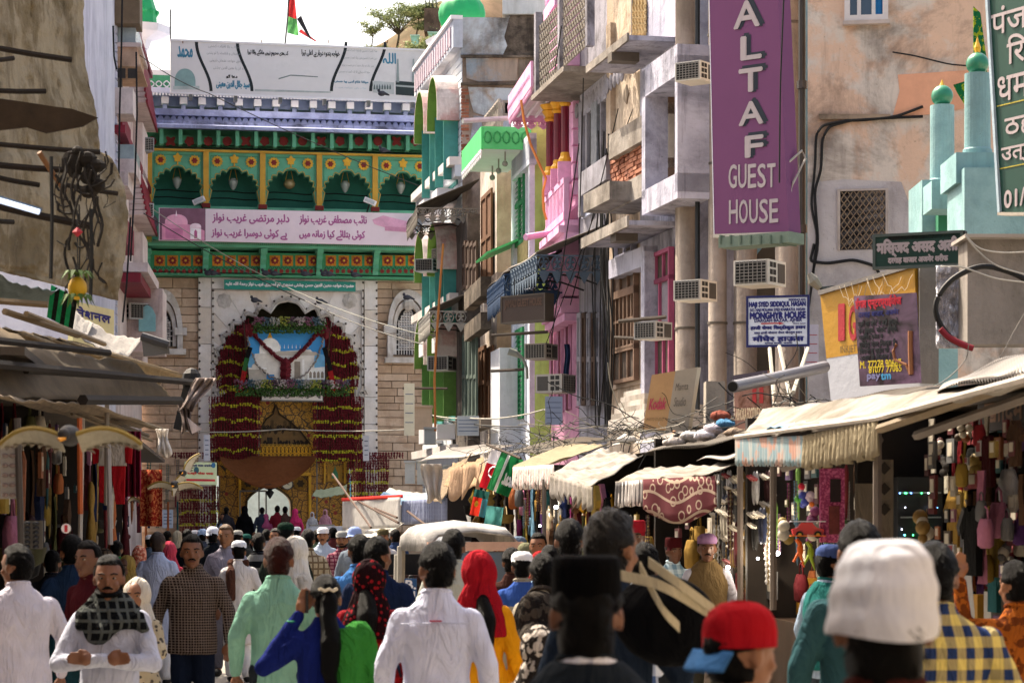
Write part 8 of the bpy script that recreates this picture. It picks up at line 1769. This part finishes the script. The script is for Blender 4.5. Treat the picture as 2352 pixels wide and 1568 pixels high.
# middle crowd
P_(489,1206,35,10,'man in a white cap and black coat near the gate','shirt','14181e',cb='202020',hat='cap',cut='c8ccd8');P_(519,1203,28,172,'fair haired man in a grey lilac shirt walking toward us','shirt','8a8694',cb='6a6872',hm=HAIRB,skin=3,build=1.05)
t,Fr,H_,s=P_(549,1235,27,5,'man in white kurta with white cap and brown shawl on the shoulder','kurta','c8c4c4',cb='dcdcdc',hat='kufi',cut='c8ccd4');mb=MB(Fr);mb.tube([(-.10,.10,1.2),(-.09,0,1.47),(-.10,-.14,1.35),(-.09,-.16,1.0)],[.05,.06,.06,.055],10).tube([(-.1,0,1.46),(.12,-.05,1.45)],.05,8);later(mb.build('shawl',cloth('4a3028',fold=1.0),t,smooth=True),.018,.01,2)
P_(594,1222,30,0,'man in a black sweater with grey bands and pale blue sleeves','vest','8ab0cc',cb='202428',pv=cloth('14161a','6a6c6c','hstripe',.28));P_(656,1193,27.5,0,'tall man in a dark green round cap behind the red haired man','shirt','1c2420',cb='202020',hat='kufi',cut='10241c',build=1.05)
P_(674,1226,20.5,130,'bald man with white cloth over his head raising one hand','shirt','b0aca4',cb='a0a09a',hair=None,hat='scarf',cut='ccc8c0',arms=('bent','front'),skin=1,build=.9);P_(707,1214,29,0,'man in a cream shirt with brown check lines','shirt','a89c84',('6a5a48','grid',.6),'202428',build=1.05)
P_(742,1206,37,178,'man in a white skullcap and pale blue shirt facing us','shirt','a0aec0',cb='8a98a8',hat='kufi',beard=1,skin=1);P_(786,1214,34,178,'bearded man in grey skullcap and maroon checked shirt facing us','shirt','8a6068',('5a1c34','grid',.9),'202428',hat='kufi',cut='8a8a88',beard=2,skin=1);P_(815,1206,33,165,'man wearing a blue and white cap beside the maroon checked shirt','shirt','6a7480',cb='202428',hat='cap',cut='8a9cc8',skin=1)
P_(880,1210,37,178,'man in an olive cap and white shirt left of the auto rickshaw','shirt','b8b8bc',cb='202428',hat='kufi',cut='4a4430',skin=1);P_(546,1213,40,0,'man in a pale grey skullcap deep in the crowd','shirt','2c3030',cb='202020',hat='kufi',cut='8c8c88');P_(566,1222,42,0,'man in a dark teal skullcap deep in the crowd','shirt','3a3c3c',cb='202020',hat='kufi',cut='1c4a44')
P_(632,1212,38,175,'man with combed brown hair between the green cap and the sweater','shirt','6a6864',cb='202020',skin=1,hm=HAIRG);P_(465,1212,44,10,'person in a pale blue cap at the left of the black coat','shirt','3c4454',cb='202020',hat='cap',cut='8aa0c0');P_(430,1214,40,0,'person in dark clothes behind the pink headscarf','shirt','14161c',cb='202020');P_(408,1216,46,0,'person in a tan cloth hat behind the pink headscarf','burqa','14161c',hat='scarf',cut='a8a090')
P_(1192,1228,30,90,'man in a slate blue cap right of the rickshaw','shirt','3a3c40',cb='202020',hat='cap',cut='5a6a7c');P_(1208,1242,25,0,'man in a camouflage cap behind the white skullcap','shirt','4a4438',cb='202020',hat='cap',cut='6a6a54');P_(1236,1222,24,170,'smiling man with short dark hair between camouflage cap and shops','shirt','3c3430',cb='202020',skin=1);P_(1164,1232,30,90,'man in a dark teal cap at the rickshaw corner','shirt','2c2c2c',cb='202020',hat='kufi',cut='1c3a3c')
P_(1175,1258,21,10,'woman with beaded hair bun beside the yellow rickshaw panel','dress','3a2420',cb='202020',hair='curly',build=.85);P_(1262,1250,22,0,'person with black hair and pale blue collar by the curly youth','shirt','7a98b4',cb='202020',build=.85);P_(1241,1262,23,0,'child in a red headscarf behind the curly youth','dress','8a1c20',cb='202020',hat='scarf',cut='8a1c20',build=.8)
P_(1624,1218,22,180,'shopkeeper in an olive waistcoat, white sleeves and lilac striped cap facing us','vest','a8a8b4',cb='3a3830',hat='kufi',cut='8a6a8c',pv=cloth('5c4c34',fold=.5),beard=1,skin=2,arms=('back','back'));P_(1547,1222,24,200,'man in a dark fez and blue checked scarf in the shop shade','shirt','6a8ca4',('b8ccd8','check',.5),'202428',hat='fez',cut='3a1014',skin=2);P_(1460,1180,22,170,'shaded man under a small red and white cap in the shop','shirt','2c2420',cb='202020',hat='fez',cut='8a1c28',skin=2)
P_(1905,1240,16,-55,'man in a blue and white rimmed skullcap with pale blue shirt and teal vest','vest','8a9cb0',cb='3a4048',hat='kufi',cut='3c4c78',pv=cloth('1c5a58',fold=.6),skin=1,build=1.05);P_(2335,1286,12.5,20,'person in orange brown clothes raising an arm at the right edge','shirt','8a4a1c',('5a2c14','print',.8),'202020',arms=('raise','down'),skin=1,build=.9)
P_(2070,1278,15,0,'dark haired person in shade between white cap and checked shirt','shirt','201c1c',cb='202020')
# at the gate, on the steps
ST=thing('gate_steps','low stone steps leading up into the gate passage','steps',P(620,1222,77))
for k in range(4):MB(RW).box(1.8,6.4,.3+.35*(3-k)-.35,.3+.35*(4-k),0,.17*(k+1)-.001*k).build('step',STONE[k%4],ST)
def far(x,top,h,label,up,cu,**k):
 t_,f_,h_,s_=P_(x,top,76,k.pop('yaw',0),label,up,cu,**k);z=CH+(HY-top)*76/F-h;sc=h/(z+h);t_.scale=(sc,sc,sc);t_.location.z=z
far(562,1160,1.72,'person in a black robe standing in the left of the gate passage','burqa','0c0c10',hat='scarf',cut='0c0c10');far(678,1166,1.6,'woman in a bright pink sari at the right of the gate passage','dress','c03468',hat='scarf',cut='c03468');far(611,1178,1.5,'woman in a lilac pink sari in the middle of the passage','dress','9a4a70',hat='scarf',cut='9a4a70');far(637,1160,1.65,'person in dark red in the gate passage','shirt','6a1c28');far(655,1162,1.65,'person in brown in the gate passage','shirt','4a3430')
for x, y, d, c_, h_, lb in ((612, 1214, 45, '8a8a90', None, 'man in a grey shirt deep in the crowd right of the grey bands sweater'), (682, 1206, 52, 'b8bcc4', 'kufi', 'white capped man far back beneath the pointed passage'), (765, 1210, 48, '5a2c2c', None, 'dark haired man in rust shirt far back before the white van'), (848, 1213, 46, 'c0c4cc', 'kufi', 'white capped man far back before the van roof'), (908, 1214, 40, '2c3c5c', None, 'man in blue at the front corner of the auto rickshaw'),
  (500, 1212, 52, '3c3c40', None, 'dark figure far back beside the fair haired man'), (448, 1214, 50, 'a8a8b0', 'kufi', 'white capped figure far back left of the black coat'), (384, 1218, 45, '6a5a4c', None, 'figure in tan shirt far back above the coral headscarf'), (345, 1224, 40, '4c5c6c', 'kufi', 'capped figure far back left of the pale blue kurta'), (727, 1216, 42, '4a5a48', None, 'man in moss green shirt between cream check and white skullcap')): P_(x, y, d, (x * 7) % 40 - 20, lb, 'shirt', c_, cb='202428', hat=h_)
far(602,1164,1.6,'man in black cap left of the lilac sari','shirt','2c3444');far(512,1177,1.65,'man in a pale blue shirt leaning at the left gate jamb','shirt','8aa0bc',yaw=170);far(520,1163,1.7,'dark haired man behind the pale blue shirt at the gate','shirt','2c2c34');far(717,1174,1.1,'person wrapped in white sitting right of the passage','burqa','b8bcc4',hat='scarf',cut='b8bcc4',yaw=180);far(747,1168,1.2,'person in pale pink sitting by the grey green awning','burqa','b88898',hat='scarf',cut='b88898',yaw=180)
# cook all soft shapes in one go
for o,vox,amp,seed in RQ:m_=o.modifiers.new('r','REMESH');m_.mode='VOXEL';m_.voxel_size=vox;m_.use_smooth_shade= True;m_=o.modifiers.new('s','SMOOTH');m_.factor=.5;m_.iterations=6
dg=bpy.context.evaluated_depsgraph_get();dg.update()
new=[bpy.data.meshes.new_from_object(o.evaluated_get(dg)) for o,*_ in RQ]
for (o,vox,amp,seed),me in zip(RQ,new):
 o.modifiers.clear();n=len(me.vertices)
 if amp and n:
  co=np.empty(n*3);me.vertices.foreach_get('co',co);co=co.reshape(-1,3);no=np.empty(n*3);me.vertices.foreach_get('normal',no);no=no.reshape(-1,3);x,y,z=co.T
  h=np.zeros(n)
  for k,(f,g_) in enumerate(((9,4),(17,7),(31,13),(23,21))):h+=np.sin(x*f+seed+1.7*np.sin(z*g_+k+seed))*np.sin(z*g_+y*f*.8+k*2.1+1.3*np.sin(x*f*.7))/(1+k*.45)
  h=1-np.abs(h)*.9;co+=no*(h*amp*.55)[:, None];me.vertices.foreach_set('co',co.ravel())
 me.materials.clear();me.materials.append(o.data.materials[0]);me.polygons.foreach_set('use_smooth',[True]*len(me.polygons));me.polygons.foreach_set('material_index',[0]*len(me.polygons));me.update();old=o.data;o.data=me;bpy.data.meshes.remove(old)
# ================================================================ vehicles
def rick():
 o=P(1048,HY,28);o.z=0;f=Vector((.30,-.95,0)).normalized();sd=Vector((f.y,-f.x,0))*-1;Fr=Frame(o,sd,f,(0,0,1))
 t=thing('auto_rickshaw','black canopied auto rickshaw with white worn roof and blue registration board stuck in the crowd','auto rickshaw',o);W_=.54
 sec= lambda y,w,z0,z1:[(-w,y,z0+.1),(-w*.99,y,z1-.14),(-w*.82,y,z1-.05),(0,y,z1),(w*.82,y,z1-.05),(w*.99,y,z1-.14),(w,y,z0+.1)]
 mb=MB(Fr);rings=[sec(y,W_*k,1.35,z) for y,k,z in ((-.6,.95,1.66),(-.45,1,1.75),(-.1,1,1.79),(.45,1,1.76),(.75,.96,1.68))];vs=[p for r in rings for p in r];mb.raw(vs,[(i*7+k,i*7+k+1,(i+1)*7+k+1,(i+1)*7+k) for i in range(4) for k in range(6)]);mb.build('canopy',plaster('8e8c8a','c4c0bc','18181a',.25,.7,1.6,.2,.5,.55),t,smooth=True,thick=.03)  # lighter canvas patches: worn white plus painted-in sunlight
 MB(Fr).box(-W_-.02,W_+.02,.74,.80,1.46,1.56).build('front_band',paint('c8a08c'),t);mb=MB(Fr)
 for x in (-W_,W_):mb.tube([(x,.75,1.5),(x*.95,1.02,.8)],.045,6).tube([(x,-.45,1.5),(x,-.5,.4)],.05,6).tube([(x,-.62,1.4),(x,-.7,.5)],.04,6)
 mb.tube([(0,.77,1.45),(0,1.03,.82)],.012,5);mb.build('frame',paint('a09c94',.4),t,kind='stuff')
 MB(Fr).raw([(-W_+.05,.77,1.45),(W_-.05,.77,1.45),(W_*.93,1.01,.82),(-W_*.93,1.01,.82)],[(0,1,2,3)]).build('windscreen',paint('5a646a',.15,.1,2,.2,0,spec=.8),t,thick=.006)
 MB(Fr).tube([(-.3,.82,.95),(.1,.95,1.2)],.01,4).build('wiper',BLACK,t)
 mb=MB(Fr);loftY=[(.75,.6,.25,.8),(1.05,.56,.3,.82),(1.3,.34,.32,.7),(1.42,.2,.35,.55)]
 for y,w,z0,z1 in loftY:mb.v+=[tuple(Fr.pt(p)) for p in ((-w,y,z0),(w,y,z0),(w,y,z1),(0,y+.02,z1+.04),(-w,y,z1))]
 mb.f=[(i*5+k,i*5+(k+1)%5,(i+1)*5+(k+1)%5,(i+1)*5+k) for i in range(3) for k in range(5)]+[(0,1,2,3,4),(19,18,17,16,15)];mb.m=[0]*len(mb.f);mb.build('front_cowl',paint('c8961c',.4),t,smooth=False)
 for x in (-1,1):MB(Fr).box(x*W_-.03,x*W_+.03,-1.2,-.3,.3,.95).build('side_panel',paint('1f2022',.5),t);h=MB(Fr).lathe((x*.36,1.22,.62),[(.07,-.07),(.09,0),(.06,.04)],12).build('headlight',paint('c8ccd0',.1),t);MB(Fr).tube([(x*.64,.9,1.05),(x*.78,.95,1.12)],.012,5).ball((x*.80,.95,1.12),(.05,.02,.08),8,6).build('mirror',BLACK,t)
 MB(Fr).box(-W_,W_,-1.25,-1.2,.3,1.4).build('rear_panel',paint('1c1c1e'),t);MB(Fr).box(-.55,.55,-1.0,-.5,.45,.62).build('seat',paint('3a2424'),t);MB(Fr).box(-.55,.55,-1.1,-1.0,.6,1.15).build('seat_back',paint('3a2424'),t)
 for x,y in ((0,1.25),(-.55,-.8),(.55,-.8)):
  w_=MB(Frame(Fr.pt((x-.05,y,.23)),Fr.n,Fr.w,Fr.u)).lathe((0,0,0),[(.2,0),(.23,.03),(.23,.08),(.2,.11)],18).build('wheel',BLACK,t);MB(Frame(Fr.pt((x-.052,y,.23)),Fr.n,Fr.w,Fr.u)).lathe((0,0,0),[(.11,0),(.11,.115)],12).build('rim',STEEL,w_)
 rb=thing('registration_board','small blue board with white letter B glimpsed beside the white shirt','number board',P(940,1350,22));BWl=Wall(928,22,957,22);MB(BWl).pbox(929,1328,957,1372,-.02,0).build('plate',paint('1c4a78',.4),rb);pwrite('B.',BWl,932,1332,955,1352,.005,WHITE,rb,bold=.004);pwrite('H',BWl,938,1357,953,1371,.005,WHITE,rb,bold=.003);MB(BWl).tube([BWl.hit(941,1328)[:1]+(-.03,)+BWl.hit(0,1328)[1:],(BWl.hit(941,0)[0],-.03,0)],.02,5).build('post',STEEL,rb)
rick()
v=thing('white_van','white van with roof rails between the crowd and the market tent','van',P(800,HY,52));o=P(800,HY,52);o.z=0;Fr=RotF(o,-6);WV=paint('c8ccd4',.3,.05,2,.15,0,spec=.6)
mb=MB(Fr);pr=[(-.78,.45),(-.80,1.0),(-.70,1.45),(-.60,1.62),(-.3,1.68),(.3,1.68),(.60,1.62),(.70,1.45),(.80,1.0),(.78,.45)];mb.poly(pr,-1.9,1.9);mb.build('body',WV,v)
MB(Fr).poly([(-.66,1.02),(.66,1.02),(.56,1.48),(-.56,1.48)],-1.93,-1.902).build('rear_window',glassm(),v)
for s_ in (-1,1):
 MB(Fr).box(s_*.72-.07,s_*.72+.07,-1.94,-1.9,.75,.98).build('tail_light',paint('8a1418',.3),v);MB(Fr).tube([(s_*.55,-1.5,1.70),(s_*.55,1.3,1.70)],.02,5).build('roof_rail',STEEL,v)
 for y in (-1.2,1.25):w_=MB(Frame(Fr.pt((s_*.72-.1,y,.3)),Fr.n,Fr.w,Fr.u)).lathe((0,0,0),[(.26,0),(.3,.04),(.3,.16),(.26,.2)],18).build('wheel',BLACK,v);MB(Frame(Fr.pt((s_*.72-.102,y,.3)),Fr.n,Fr.w,Fr.u)).lathe((0,0,0),[(.17,0),(.17,.205)],12).build('rim',STEEL,w_)
 MB(Fr).box(s_*.795,s_*.80,-1.5,1.2,1.05,1.42).build('side_window',glassm(),v)
